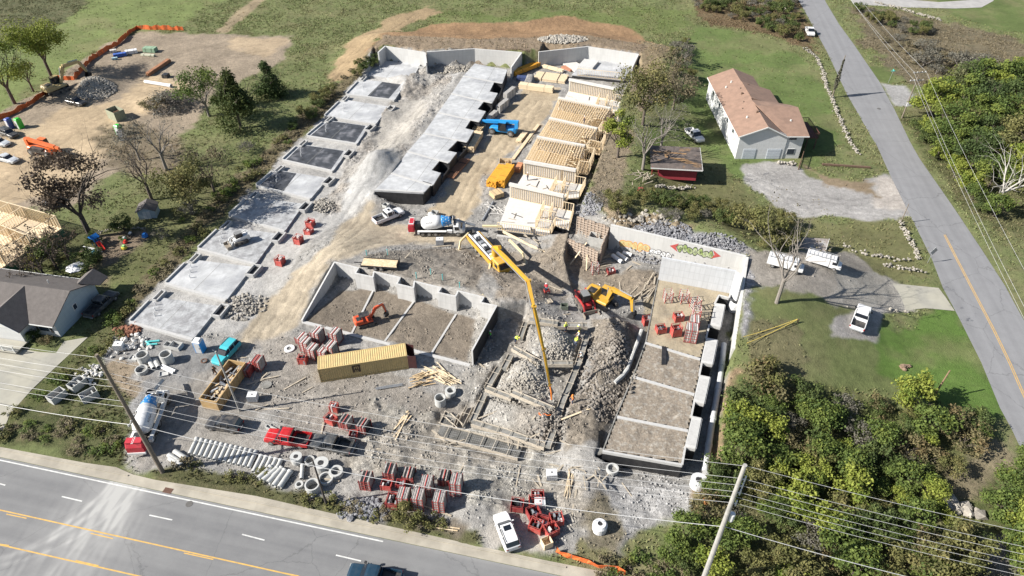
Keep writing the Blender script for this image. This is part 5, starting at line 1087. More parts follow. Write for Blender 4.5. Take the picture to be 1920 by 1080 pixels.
def car(name, label, cat, a, b, kind, color, group=None, sunroof=False, cover=False):
 c, rz, _ = AB(a, b); D = CARS[kind]; t = thing(name, label, cat, c, rz, group); L2, W2_ = D['L'] / 2, D['W'] / 2
 mb = MB(); mb.loft([ring8(x * L2, w_ * W2_, zb, zt, .1) for x, w_, zb, zt in D['body']]); mb.build('body', color, t, smooth=False)
 mb = MB(); mb.loft([ring8(x * L2, w_ * W2_, zb, zt, .12, .02) for x, w_, zb, zt in D['gh']]); mb.build('window_glass', GLASS, t)
 mb = MB(); mb.loft([ring8(x * L2, w_ * W2_, zb, zt, .05, .02) for x, w_, zb, zt in D['roof']]); rf = mb.build('roof', color, t)
 z = D['roof'][2][3]
 if sunroof: mb = MB(); mb.box(-.25 * L2, .06 * L2 - .1, -.42, .42, z - .02, z + .012); mb.build('sunroof', GLASS, rf)
 for s in (-1, 1):
  mb = MB(); mb.beam((-.8 * L2, s * .72 * W2_, z + .02), (-.08 * L2, s * .72 * W2_, z + .02), .04, .04); mb.build('roof_rail', BLK if kind == 'suv' else color, t)
  for xp in (-.42, .0): mb = MB(); g = D['gh']; mb.beam((xp * L2, s * .93 * W2_, 1.0), (xp * L2 - .04, s * .80 * W2_, z - .06), .07, .07); mb.build('pillar', color, t)
  mb = MB(); mb.box(.93 * L2, .985 * L2, s * .62 * W2_ - .18, s * .62 * W2_ + .18, .62, .76); mb.build('headlight', LAMP, t)
  mb = MB(); mb.box(-.995 * L2 - .02, -.96 * L2, s * .72 * W2_ - .14, s * .72 * W2_ + .14, .75, .95); mb.build('tail_light', TAIL, t)
  mb = MB(); mb.box(.3 * L2, .36 * L2, s * (W2_ + .1) - .1, s * (W2_ + .1) + .1, .98, 1.1); mb.build('mirror', color, t)
 mb = MB(); mb.box(-.92 * L2, .92 * L2, -.85 * W2_, .85 * W2_, .2, .32); mb.build('underbody', BLK, t)
 mb = MB(); mb.box(-1.0 * L2 - .03, -.98 * L2, -.3, .3, .5, .65); mb.build('number_plate', TRIM, t)
 wheels(t, [D['wx'][0] * L2, D['wx'][1] * L2], W2_ - .12, D['r'], .23); return t
def pickup(name, label, a, b, color, group=None, L_=5.8, Wd=2.0, crew=True, load=None, sunroof=False, tonneau=False):
 c, rz, _ = AB(a, b); t = thing(name, label, 'pickup truck', c, rz, group); l, w_ = L_ / 2, Wd / 2
 bx = -.12 * L_ if crew else .02 * L_                       # front of the bed
 mb = MB(); mb.loft([ring8(x, q * w_, zb, zt, .09) for x, q, zb, zt in ((bx, 1, .4, 1.1), (.18 * L_, 1, .4, 1.1), (.24 * L_, .99, .42, 1.12), (.44 * L_, .96, .42, 1.06), (.49 * L_, .9, .42, .95), (.5 * L_, .82, .46, .8))]); mb.build('body', color, t)
 mb = MB();
 for s in (-1, 1): mb.box(-l + .05, bx, s * w_ - .09 * (s > 0), s * w_ + .09 * (s < 0), .5, 1.12)
 mb.box(-l + .05, bx, -w_ + .09, w_ - .09, .5, .62); mb.box(bx - .08, bx, -w_ + .09, w_ - .09, .62, 1.14); mb.build('cargo_bed', color, t)
 mb = MB(); mb.box(-l + .12, bx - .09, -w_ + .1, w_ - .1, .621, .64); mb.build('bed_liner', BLK, t)
 mb = MB(); mb.box(-l - .02, -l + .05, -w_ + .06, w_ - .06, .55, 1.13); mb.build('tailgate', color, t)
 mb = MB(); mb.box(-l - .16, -l - .03, -w_ * .85, w_ * .85, .42, .58); mb.box(l - .04, l + .08, -w_ * .88, w_ * .88, .42, .6); mb.build('bumper', STEEL, t)
 g0 = bx + .05
 mb = MB(); mb.loft([ring8(x, q * w_, 1.06, zt, .13, .02) for x, q, zt in ((g0, .86, 1.55), (g0 + .15, .87, 1.8), (.10 * L_, .87, 1.84), (.16 * L_, .85, 1.7), (.25 * L_, .83, 1.1))]); mb.build('window_glass', GLASS, t)
 mb = MB(); mb.loft([ring8(x, q * w_, 1.76, zt, .05, .02) for x, q, zt in ((g0 + .02, .74, 1.84), (g0 + .3, .78, 1.9), (.08 * L_, .78, 1.9), (.13 * L_, .72, 1.84))]); rf = mb.build('roof', color, t)
 if sunroof: mb = MB(); mb.box(.0, .07 * L_, -.35, .35, 1.88, 1.912); mb.build('sunroof', GLASS, rf)
 for s in (-1, 1):
  for xp in ((g0 + .1, g0 + 1.1, .13 * L_) if crew else (g0 + .1, .13 * L_)): mb = MB(); mb.beam((xp + .04, s * .965 * w_, 1.06), (xp, s * .83 * w_, 1.83), .1, .06); mb.build('pillar', color, t)
  mb = MB(); mb.box(l - .06, l - .005, s * .72 * w_ - .17, s * .72 * w_ + .17, .72, .9); mb.build('headlight', LAMP, t)
  mb = MB(); mb.box(-l - .03, -l + .02, s * (w_ - .06) - .07, s * (w_ - .06) + .07, .75, 1.08); mb.build('tail_light', TAIL, t)
  mb = MB(); mb.box(.2 * L_, .24 * L_, s * (w_ + .13) - .12, s * (w_ + .13) + .12, 1.1, 1.32); mb.build('mirror', BLK, t)
 mb = MB(); mb.box(-l + .1, l - .1, -w_ * .8, w_ * .8, .32, .5); mb.build('underbody', BLK, t)
 if tonneau: mb = MB(); mb.box(-l + .06, bx - .02, -w_ + .04, w_ - .04, 1.121, 1.17); mb.build('bed_cover', BLK, t)
 wheels(t, [-.32 * L_, .33 * L_], w_ - .14, .4, .27); return t
CP_W = paint_mat('car_white', (.60, .60, .60), .12, .3); CP_R = paint_mat('car_red', (.40, .012, .015), .1, .3); CP_K = paint_mat('car_black', (.03, .032, .036), .35, .3)
CP_T = paint_mat('car_turquoise', (.05, .37, .42), .15, .3); CP_S = paint_mat('car_silver', (.40, .42, .44), .1, .3); CP_B = paint_mat('car_dark_blue', (.012, .035, .06), .05, .25); CP_G = paint_mat('car_charcoal', (.045, .05, .055), .3, .3)
car('parked_car', 'white SUV with a black sunroof parked on the dusty verge by the main road', 'car', (963, 1036), (937, 966), 'suv', CP_W, sunroof=True)
pickup('driving_pickup', 'dark blue pickup driving on the main road, cut by the bottom edge of the photo', (765, 1098), (642, 1076), CP_B)
car('parked_car', 'turquoise SUV with an open tailgate parked beside the debris dumpster', 'car', (449, 642), (402, 692), 'suv', CP_T)
pickup('parked_pickup', 'bright red pickup with a loaded bed beside the row of concrete pipes', (585, 833), (500, 822), CP_R)
pickup('parked_pickup', 'black pickup nose to tail right of the red pickup', (662, 846), (588, 832), CP_G, L_=5.4)
car('parked_car', 'black SUV parked left of the red pickup, above the concrete pipes', 'car', (458, 806), (388, 796), 'suv', CP_K)
pickup('parked_pickup', 'white crew-cab pickup with a ladder-like load parked by the black slab corner', (703, 421), (755, 400), CP_W, sunroof=True)
pickup('parked_pickup', 'white pickup alone on the gravel pad at the edge of the bright lawn', (1603, 624), (1619, 580), CP_W)
pickup('parked_pickup', 'white pickup on the lawn left of the brown-roofed house', (1288, 243), (1316, 273), CP_W, L_=5.4)
pickup('parked_pickup', 'muddy white pickup parked beside the narrow side road at the top', (1511, 50), (1524, 78), CP_W, L_=5.2)
car('parked_car', 'silver sedan on the tan dirt at the left edge below the orange telehandler', 'car', (-3, 297), (38, 308), 'sedan', CP_S)
car('parked_car', 'upper black car at the left edge next to the portable toilets', 'car', (0, 248), (38, 262), 'suv', CP_K)
car('parked_car', 'pale car mostly cut off by the left edge of the photo', 'car', (-14, 268), (18, 275), 'sedan', CP_S)
car('parked_car', 'black SUV parked in front of the broken stone pile', 'car', (124, 192), (166, 200), 'suv', CP_K)
pickup('parked_pickup', 'dark pickup in the deep shade of the pale blue house wall', (178, 590), (208, 562), CP_G)
# ---- white box truck and van below the carport
def box_truck(label, a, b, L_=6.2):
 c, rz, _ = AB(a, b); t = thing('service_truck', label, 'truck', c, rz); t.scale = (.88,) * 3
 mb = MB(); mb.loft([ring8(x, q, .5, zt, .1) for x, q, zt in ((1.1, 1.0, 2.1), (2.0, 1.0, 2.15), (2.6, .96, 1.25), (3.1, .9, 1.1))]); mb.build('cab', CP_W, t)
 mb = MB(); mb.box(1.5, 2.3, -1.02, 1.02, 1.35, 1.9); mb.add([(2.08, -.85, 2.05), (2.08, .85, 2.05), (2.56, .85, 1.3), (2.56, -.85, 1.3)], [(0, 3, 2, 1)]); mb.build('window_glass', GLASS, t)
 mb = MB(); mb.box(-3.0, 1.0, -1.08, 1.08, .75, 2.0); mb.box(-3.0, 1.0, -.7, .7, 2.0, 2.1); mb.build('utility_body', CP_W, t)
 mb = MB();
 for y in (-.9, .9): mb.beam((-2.9, y, 2.35), (2.2, y, 2.35), .06, .06)
 for k in range(8): mb.beam((-2.8 + k * .68, -.9, 2.35), (-2.8 + k * .68, .9, 2.35), .05, .05)
 for x in (-2.8, -.5, 1.9): mb.beam((x, -.9, 2.0), (x, -.9, 2.35), .05, .05); mb.beam((x, .9, 2.0), (x, .9, 2.35), .05, .05)
 mb.build('ladder_rack', STEEL, t)
 for s in (-1, 1): mb = MB(); mb.box(3.02, 3.12, s * .62 - .16, s * .62 + .16, .75, .95); mb.build('headlight', LAMP, t)
 wheels(t, [-1.9, 2.1], .9, .4, .3); return t
box_truck('white utility truck with side boxes under the right end of the carport', (1520, 488), (1562, 507))
box_truck('white work van left of the utility truck, behind the bare tree', (1440, 494), (1500, 511))

# ---- concrete mixer
STAR = mat('mixer_blue_band', (.03, .19, .45), .4, var=.05); DRUMW = mat('mixer_white_drum', (.62, .62, .62), .45, var=.05, dust=.12)
MRED = mat('mixer_red_panel', (.42, .02, .035), .5, var=.1, dust=.1)
def text_mesh(s, size, m, parent, M_, name='lettering', ext=.004):
 cu = bpy.data.curves.new(name, 'FONT'); cu.body = s; cu.size = size; cu.extrude = ext; cu.align_x = 'CENTER'; cu.align_y = 'CENTER'
 ob = bpy.data.objects.new(name, cu); COL.objects.link(ob); dg = bpy.context.evaluated_depsgraph_get(); me = bpy.data.meshes.new_from_object(ob.evaluated_get(dg)); bpy.data.objects.remove(ob); bpy.data.curves.remove(cu)
 me.materials.clear(); me.materials.append(m); o = bpy.data.objects.new(name, me); COL.objects.link(o); o.parent = parent; o.matrix_local = M_; return o
def mixer(label, a, b, redcab=False):
 """x forward; the chute end and cab are at the front"""
 c, rz, _ = AB(a, b); t = thing('concrete_mixer_truck', label, 'concrete mixer', c, rz, 'concrete mixer trucks')
 mb = MB(); mb.box(-4.3, 4.2, -.45, .45, .75, 1.05); mb.build('chassis', BLK, t)
 mb = MB(); mb.loft([ring8(x, q, zb, zt, .12) for x, q, zb, zt in ((2.5, 1.15, .75, 2.3), (3.4, 1.2, .75, 2.35), (4.1, 1.15, .75, 1.5), (4.5, 1.0, .8, 1.3))]); mb.build('cab', WHT, t)
 mb = MB(); mb.box(2.75, 3.5, -1.22, 1.22, 1.45, 2.1); mb.add([(3.46, -1.0, 2.25), (3.46, 1.0, 2.25), (4.02, 1.0, 1.62), (4.02, -1.0, 1.62)], [(0, 3, 2, 1)]); mb.build('window_glass', GLASS, t)
 mb = MB(); mb.box(2.6, 2.9, -1.0, 1.0, 2.36, 2.4); mb.build('cab_roof_hatch', BLK, t)
 for s in (-1, 1):
  mb = MB(); mb.box(-3.4, 1.3, s * 1.2 - .22, s * 1.2 + .22, 1.18, 1.3); mb.box(-3.75, -3.4, s * 1.2 - .22, s * 1.2 + .22, .75, 1.3); mb.build('fender', WHT, t)
  mb = MB(); mb.box(1.4, 2.3, s * 1.0 - .2, s * 1.0 + .2, .85, 1.35); mb.build('tank', WHT, t)
  mb = MB(); mb.box(4.42, 4.52, s * .8 - .14, s * .8 + .14, .95, 1.1); mb.build('headlight', LAMP, t)
 wheels(t, [-2.9, -1.75, -.6, 3.3], 1.05, .52, .34)
 # drum, tilted, discharge end forward and up
 Dm = Matrix.Translation((-3.1, 0, 2.0)) @ Matrix.Rotation(R(9), 4, (0, -1, 0)) @ Matrix.Rotation(PI / 2, 4, 'Y')
 mb = MB(); mb.lathe([(.5, 0), (.98, .35), (1.18, .9), (1.2, 2.6), (1.02, 3.7)], 28, Dm); dr = mb.build('drum', DRUMW, t, smooth=True)
 mb = MB(); mb.lathe([(1.025, 3.69), (.98, 3.95), (.62, 5.1), (.5, 5.3), (.3, 5.3)], 28, Dm); bd = mb.build('drum_nose', STAR, t, smooth=True, label='blue drum nose with white stars')
 mb = MB(); k = 0
 for zz, rr in ((4.05, .955), (4.5, .82), (4.95, .68)):
  for j in range(9):
   a_ = 2 * PI * (j + .5 * (k % 2)) / 9; pts = []
   for q in range(10):
    rs = .13 if q % 2 == 0 else .055; da = rs * math.cos(q * PI / 5) / rr; dz = rs * math.sin(q * PI / 5); r_ = rr + .012 - dz * .32; pts.append(Dm @ Vector((r_ * math.cos(a_ + da), r_ * math.sin(a_ + da), zz + dz)))
   mb.add(pts, [tuple(range(10))])
  k += 1
 mb.build('star_pattern', DRUMW, bd)
 for yy, rr in ((-1, 0), (1, PI)):
  M_ = Matrix.Translation((-1.6, yy * 1.0, 2.9)) @ Matrix.Rotation(rr, 4, 'Z') @ Matrix.Rotation(R(9) * (1 if yy < 0 else -1), 4, (0, -1, 0)) @ Matrix.Rotation(R(52), 4, 'X')
  text_mesh('ROGA', .42, BLK, dr, M_)
 mb = MB(); mb.box(-4.2, -3.3, -.5, .5, 1.05, 2.3); mb.build('drum_drive', STEELD, t)
 # rear engine housing with the red sign
 mb = MB(); mb.loft([ring8(x, 1.05, .9, zt, .12) for x, zt in ((-5.4, 1.9), (-5.1, 2.5), (-4.3, 2.6))]); mb.build('engine_housing', MRED, t)
 mb = MB(); mb.box(-5.2, -4.35, -.98, .98, 2.52, 2.66); mb.build('housing_top', MRED if redcab else WHT, t)
 mb = MB(); mb.box(-5.0, -4.5, -1.10, -1.06, 1.1, 2.35); mb.box(-5.3, -4.35, -1.075, -1.055, 1.0, 2.45); mb.build('sign_panel', [MRED], t)
 mb = MB(); mb.box(-5.5, -5.3, -1.1, 1.1, .7, 1.0); mb.build('rear_bumper', WHT, t)
 M_ = Matrix.Translation((-4.78, 0, 2.672)); text_mesh('ROGA', .42, WHT if redcab else MRED, t, M_)
 if not redcab:
  mb = MB(); mb.box(-5.12, -4.42, -.8, .8, 2.661, 2.668); mb.build('sign_panel', MRED, t); t.children[-2].matrix_local = Matrix.Translation((-4.78, 0, 2.674)); t.children[-2].data.materials[0] = WHT
 # discharge hopper and chute
 mb = MB(); mb.lathe([(.3, 0), (.62, .55), (.58, .55), (.28, .02)], 14, Matrix.Translation((2.35, 0, 2.85)), closed=True); mb.build('hopper', STEELD, t)
 mb = MB();
 for s in (-1, 1): mb.tube((2.4, s * .8, 2.3), (2.4, s * .6, 3.3), .05); mb.tube((2.4, s * .8, 2.3), (1.2, s * .6, 2.0), .05)
 mb.tube((2.4, -.6, 3.3), (2.4, .6, 3.3), .05); mb.build('support_frame', WHT, t)
 n = 6
 mb = MB()
 for q in range(n):
  a0, a1 = PI + PI * q / n, PI + PI * (q + 1) / n; r_ = .28
  A = lambda a_, e: Vector((2.9 + e * 3.4, r_ * math.cos(a_), 2.9 - e * 1.2 + r_ * math.sin(a_)))
  mb.add([A(a0, 0), A(a1, 0), A(a1, 1), A(a0, 1)], [(0, 1, 2, 3)])
 mb.build('chute', STEEL, t)
 mb = MB(); mb.tube((4.5, 0, 1.2), (4.6, 0, 2.3), .06); mb.build('chute_strut', WHT, t)
 return t
mixer('concrete mixer with a white drum and blue starred nose feeding the yellow pump truck', (782, 437), (868, 437))
mixer('concrete mixer with red rear at the site gate, seen through the overhead wires', (263, 853), (310, 738), True)

# ---- concrete pump with its boom
YEL = paint_mat('machine_yellow', (.50, .28, .025), .35, .4); YELB = paint_mat('boom_yellow', (.56, .31, .015), .15, .4)
def pump():
 A, B = P(884, 452), P(950, 512); c = (A + B) / 2; rz = math.atan2(B.y - A.y, B.x - A.x); Lp = 11.5
 t = thing('concrete_pump_truck', 'yellow concrete pump truck with a long boom reaching down to the footings', 'pump truck', c, rz); c.z = H(c.x, c.y); t.location = c
 I = Matrix.Translation(c) @ Matrix.Rotation(rz, 4, 'Z'); inv = I.inverted()
 mb = MB(); mb.box(-5.6, 4.6, -.45, .45, .8, 1.1); mb.build('chassis', BLK, t)
 mb = MB(); mb.loft([ring8(x, q, zb, zt, .12) for x, q, zb, zt in ((3.7, 1.2, .6, 2.75), (4.2, 1.25, .55, 2.85), (5.6, 1.25, .55, 2.8), (5.95, 1.18, .6, 1.6))]); mb.build('cab', YEL, t)
 mb = MB(); mb.box(4.4, 5.4, -1.27, 1.27, 1.7, 2.45); mb.add([(5.68, -1.05, 2.66), (5.68, 1.05, 2.66), (5.97, 1.0, 1.72), (5.97, -1.0, 1.72)], [(0, 3, 2, 1)]); mb.build('window_glass', GLASS, t)
 for s in (-1, 1):
  mb = MB(); mb.box(-5.6, 3.2, s * 1.2 - .1, s * 1.2 + .1, .9, 1.55); mb.build('side_skirt', YEL, t)
  mb = MB(); mb.box(-5.4, 2.6, s * .8 - .12, s * .8 + .12, 1.55, 1.75); mb.build('deck_rail', WHT, t)
  mb = MB(); mb.box(5.92, 6.02, s * .85 - .16, s * .85 + .16, .8, 1.0); mb.build('headlight', LAMP, t)
 mb = MB(); mb.box(-5.5, 2.8, -1.1, 1.1, 1.15, 1.3); mb.build('deck', STEEL, t)
 rd = random.Random(2)
 for k in range(7): x = -4.6 + k * .95; mb = MB(); mb.box(x, x + .6, -.4 + rd.uniform(-.2, .2), .4, 1.3, 1.6 + .25 * rd.random()); mb.build('valve_block', [WHT, STEELD, STEEL][k % 3], t)
 for s in (-.28, .28): mb = MB(); mb.tube((-4.9, s, 1.45), (-.4, s, 1.5), .12); mb.build('pump_cylinder', STEEL, t)
 mb = MB(); mb.lathe([(.35, 0), (.8, .6), (.74, .6), (.3, .05)], 4, Matrix.Translation((-6.1, 0, 1.0)) @ Matrix.Rotation(PI / 4, 4, 'Z'), closed=True); mb.build('receiving_hopper', STEELD, t)
 wheels(t, [-3.6, -2.3, -1.0, 4.8], 1.05, .52, .34)
 # outriggers
 for nm, p, q in (('outrigger', (905, 553), (922, 490)), ('outrigger', (861, 468), (884, 447)), ('outrigger', (985, 492), (955, 462)), ('outrigger', (947, 441), (905, 438))):
  f = inv @ P(*p); r_ = inv @ P(*q); r_.z = 1.1; kx = (f + r_) / 2; kx = r_ + (f - r_) * .85; kx.z = 1.35
  mb = MB(); mb.beam(r_, kx, .3, .34); mb.beam(kx, Vector((f.x, f.y, f.z)), .26, .26, up=(1, 0, 0)); o = mb.build(nm, [paint_mat('outrigger_cream', (.60, .50, .30), .1, .5)], t)
  mb = MB(); mb.box(f.x - .5, f.x + .5, f.y - .5, f.y + .5, f.z - .12, f.z - .02); mb.build('outrigger_pad', WOODG, o)
 # turret and boom: points given in the place, then turned into the truck's frame
 mb = MB(); mb.lathe([(.9, 1.2), (.9, 1.7), (.55, 2.0), (.5, 3.2), (.62, 3.5)], 16, Matrix.Translation((2.3, 0, 0))); mb.build('turret', YEL, t)
 k0 = I @ Vector((2.3, 0, 3.6)); pts = [k0, Vector(W(966, 487, 8)), Vector(W(1001, 560, 14.2)), Vector(W(1018, 640, 9.5)), Vector(W(1028, 700, 5.2)), Vector(W(1033, 738, 2.4))]
 tip0 = Vector(W(938, 463, 6.2))
 pts = [k0, Vector(W(990, 527, 11)), Vector(W(1001, 575, 13.5)), Vector(W(1019, 655, 8.0)), Vector(W(1031, 722, 3.2))]
 pl = [inv @ p for p in pts]; ws = [(.56, .66), (.42, .5), (.35, .42), (.26, .3)]
 for i, (a_, b_) in enumerate(zip(pl, pl[1:])):
  mb = MB(); w0, h0 = ws[i]; d = (b_ - a_).normalized(); sd = d.cross(Vector((0, 0, 1))).normalized(); up = sd.cross(d)
  mb.loft([[p + sd * (s_ * w_ / 2) + up * (u_ * h_ / 2) for s_, u_ in ((-1, -1), (1, -1), (1, 1), (-1, 1))] for p, w_, h_ in ((a_ - d * .3, w0 * .8, h0 * .8), (a_ + (b_ - a_) * .3, w0, h0), (b_, w0 * .75, h0 * .65))])
  s = mb.build('boom_section', YELB, t)
  mb = MB(); mb.tube(b_ - sd * (w0 / 2 + .12), b_ + sd * (w0 / 2 + .12), h0 * .42, n=10); mb.build('boom_hinge', YEL, s)
  mb = MB(); of = sd * (w0 / 2 + .14); mb.tube(a_ + of, b_ + of, .075); mb.build('delivery_pipe', STEEL, s)
  mb = MB(); mb.tube(a_ + d * .6 - up * h0 * .5, a_ + (b_ - a_) * .45 - up * (h0 * .9), .1); mb.build('hydraulic_ram', STEEL, s)
 # rear kick-back of the first section, standing up behind the turret
 kb = inv @ Vector(W(937, 464, 5.6)); mb = MB(); mb.beam(pl[0], kb, .55, .6); mb.build('boom_base', YELB, t)
 e0 = pl[-1]; e1 = inv @ P(1034, 752, .3); mb = MB(); mb.path([e0, e0.lerp(e1, .5) + Vector((.15, 0, 0)), e1], .11, 8); mb.build('end_hose', mat('orange_hose', (.55, .16, .02), .6), t)
pump()

# ---- tracked and wheeled machines
def track(t, x0, x1, y, w_, h=.75):
 r_ = h / 2; pts = []
 for k in range(9): a = PI / 2 + PI * k / 8; pts.append((x0 + r_ + r_ * math.cos(a), r_ + r_ * math.sin(a)))
 for k in range(9): a = -PI / 2 + PI * k / 8; pts.append((x1 - r_ + r_ * math.cos(a), r_ + r_ * math.sin(a)))
 mb = MB(); n = len(pts); vs = [(x, y - w_ / 2, z) for x, z in pts] + [(x, y + w_ / 2, z) for x, z in pts]
 mb.add(vs, [tuple(range(n)), tuple(range(2 * n - 1, n - 1, -1))] + [(i, n + i, n + (i + 1) % n, (i + 1) % n) for i in range(n)])
 L_ = x1 - x0
 for k in range(int(L_ / .22)): x = x0 + .2 + k * .22; mb.box(x, x + .08, y - w_ / 2, y + w_ / 2, h, h + .03)
 tr = mb.build('track', mat('steel_track', (.09, .085, .08), .8, .2, dust=.6), t)
 for k in range(3): mb = MB(); mb.tube((x0 + r_ + (L_ - h) * k / 2, y - w_ / 2 - .02, r_), (x0 + r_ + (L_ - h) * k / 2, y + w_ / 2 + .02, r_), r_ * .6, n=10); mb.build('track_wheel', STEELD, tr)
def excavator(name, label, loc, rz, aim, s=1.0, paint=None, boompts=None, cab=None, canopy=False):
 t = thing(name, label, 'excavator', loc, rz); t.scale = (s, s, s)
 for sd in (-1, 1): track(t, -2.3, 2.3, sd * 1.25, .6, .9)
 mb = MB(); mb.lathe([(.8, .6), (.8, 1.15)], 16); mb.box(-1.2, 1.2, -1, 1, .45, .8); mb.build('undercarriage', STEELD, t)
 Rm = Matrix.Rotation(aim, 4, 'Z')
 mb = MB(); mb.M = Rm; mb.loft([ring8(x, q, 1.15, zt, .15, .05) for x, q, zt in ((-3.0, 1.0, 2.0), (-2.7, 1.35, 2.3), (-1.0, 1.4, 2.3), (-.9, 1.4, 1.7), (1.4, 1.35, 1.6))]); mb.build('counterweight_body', paint, t)
 mb = MB(); mb.M = Rm; mb.box(-2.4, -1.2, -.9, .4, 2.3, 2.4); mb.build('engine_hatch', BLK, t)
 if canopy:
  mb = MB(); mb.M = Rm; mb.box(-1.6, .9, -.9, .9, 3.0, 3.15);
  mb.build('canopy', BLK, t)
  for x, y in ((-1.5, -.8), (-1.5, .8), (.8, -.8), (.8, .8)): mb = MB(); mb.M = Rm; mb.beam((x, y, 1.6), (x, y, 3.0), .1, .1); mb.build('canopy_post', BLK, t)
 else:
  mb = MB(); mb.M = Rm; mb.box(-.5, 1.3, .35, 1.3, 1.5, 3.1, tx=.12, ty=.05); cb = mb.build('cab', GLASS, t); mb = MB(); mb.M = Rm; mb.box(-.45, 1.2, .36, 1.28, 3.1, 3.2); mb.build('cab_roof', paint, cb)
 bp = boompts or [(1.0, -.1, 1.7), (2.6, -.1, 4.6), (5.6, -.1, 5.2), (7.2, -.1, 2.9), (6.6, -.1, 1.2)]
 bp = [Rm @ Vector(p) for p in bp]
 for i, nm in ((0, 'boom'), (1, 'boom'), (2, 'stick')):
  a, b = bp[i], bp[i + 1]; mb = MB(); d = (b - a).normalized(); sd = (Rm.to_3x3() @ Vector((0, 1, 0))); up = d.cross(sd)
  w0 = (.42, .42, .34)[i]; h0, h1 = ((.5, .8), (.8, .5), (.6, .35))[i]
  mb.loft([[p + sd * (q * w0 / 2) + up * (u * h_ / 2) for q, u in ((-1, -1), (1, -1), (1, 1), (-1, 1))] for p, h_ in ((a, h0), (b, h1))]); mb.build(nm, paint, t)
 for a, b in ((bp[0] + Vector((0, 0, .2)), bp[0].lerp(bp[1], .9) + (bp[1] - bp[0]).cross(Rm.to_3x3() @ Vector((0, 1, 0))).normalized() * .6), (bp[1].lerp(bp[2], .4) + Vector((0, 0, .55)), bp[2] + Vector((0, 0, .45))), (bp[2].lerp(bp[3], .1) + (Rm.to_3x3() @ Vector((.4, 0, .1))), bp[3] + (Rm.to_3x3() @ Vector((.3, 0, 0))))):
  mb = MB(); mb.tube(a, b, .1); mb.build('hydraulic_ram', STEEL, t)
 e = bp[3]; mb = MB(); mb.M = Matrix.Translation(e) @ Rm
 prof = [(0, 0), (.55, -.25), (.6, -.9), (.1, -1.4), (-.6, -1.3), (-.45, -1.15), (.05, -1.2), (.45, -.85), (.42, -.35), (-.05, -.12)]
 n = len(prof); vs = [(x, -.6, z) for x, z in prof] + [(x, .6, z) for x, z in prof]; mb.add(vs, [(i, n + i, n + (i + 1) % n, (i + 1) % n) for i in range(n)])
 for y in (-.6, .6): mb.add([(0, y, 0), (.55, y, -.25), (.6, y, -.9), (.1, y, -1.4), (-.6, y, -1.3)], [(0, 1, 2, 3, 4)])
 for k in range(5): y = -.5 + k * .25; mb.add([(-.6, y - .05, -1.3), (-.6, y + .05, -1.3), (-.85, y, -1.2)], [(0, 1, 2)])
 mb.build('bucket', STEELD, t); return t
p = P(1140, 573); q = P(1178, 590); az = math.atan2(-.45, 1)
excavator('tracked_excavator', 'large yellow excavator reaching its bucket into the rubble trench', Vector((*W2(1128, 570), 0)), R(-48), R(12), .95, YEL, [(1.0, -.2, 1.8), (1.6, -.2, 4.2), (5.2, -.2, 4.0), (5.6, -.2, 1.6)])
RD = paint_mat('machine_red_orange', (.52, .07, .02), .15, .4); ORP = paint_mat('machine_orange', (.62, .13, .03), .15, .4)
pl_ = P(688, 606); excavator('mini_excavator', 'red-orange mini excavator with black canopy inside the basement pit', pl_, R(25), R(0), .62, RD, [(1.2, 0, 1.8), (2.6, 0, 4.0), (4.4, 0, 4.6), (5.0, 0, 2.0)], canopy=True)
excavator('tracked_excavator', 'excavator with a pale yellow rear and black arm under the big left tree', P(112, 172), R(40), R(20), 1.1, paint_mat('faded_yellow', (.42, .32, .15), .3, .5), [(1.0, -.2, 1.8), (2.6, -.2, 4.8), (6.2, -.2, 4.6), (7.2, -.2, 2.0)])
def telehandler(label, a, b, paint, up=.9):
 c, rz, _ = AB(a, b); t = thing('telehandler', label, 'telehandler', c, rz, 'telescopic handlers'); t.scale = (1.2,) * 3
 mb = MB(); mb.loft([ring8(x, q, .6, zt, .1) for x, q, zt in ((-2.6, .8, 1.35), (-2.2, .95, 1.5), (1.8, .95, 1.35), (2.3, .7, 1.1))]); mb.build('frame', paint, t)
 mb = MB(); mb.loft([[(x, y + sy * .28, z + sz * .25) for sy, sz in ((-1, -1), (1, -1), (1, 1), (-1, 1))] for x, y, z in ((-2.9, -.1, 2.5), (3.2, -.1, 1.9))]); bm = mb.build('boom', paint, t)
 mb = MB(); mb.loft([[(x, y + sy * .2, z + sz * .18) for sy, sz in ((-1, -1), (1, -1), (1, 1), (-1, 1))] for x, y, z in ((3.2, -.1, 1.9), (4.0, -.1, 1.8), (4.3, -.1, .9))]); mb.build('boom_extension', paint, bm)
 mb = MB(); mb.box(-2.9, -2.3, -.5, .4, 1.4, 2.6); mb.build('rear_tower', paint, t)
 mb = MB(); mb.box(-.9, .6, .3, 1.15, 1.0, 2.5, tx=.1); cb = mb.build('cab', GLASS, t); mb = MB(); mb.box(-.85, .5, .32, 1.12, 2.5, 2.58); mb.build('cab_roof', paint, cb)
 mb = MB(); mb.box(-1.4, 1.2, -1.2, -.5, .8, 1.6); mb.build('engine_box', [BLK], t)
 mb = MB(); mb.box(4.2, 4.35, -.7, .6, .3, 1.2);
 for y in (-.5, .35): mb.box(4.3, 5.5, y, y + .12, .3, .36)
 mb.build('fork_carriage', STEELD, t)
 wheels(t, [-1.75, 1.75], 1.0, .62, .42); return t
telehandler('bright blue telehandler standing across the tan lane between the rows', (968, 253), (918, 246), paint_mat('machine_blue', (.01, .22, .52), .08, .4))
telehandler('orange telehandler on the tan dirt of the left yard', (62, 284), (108, 293), ORP)
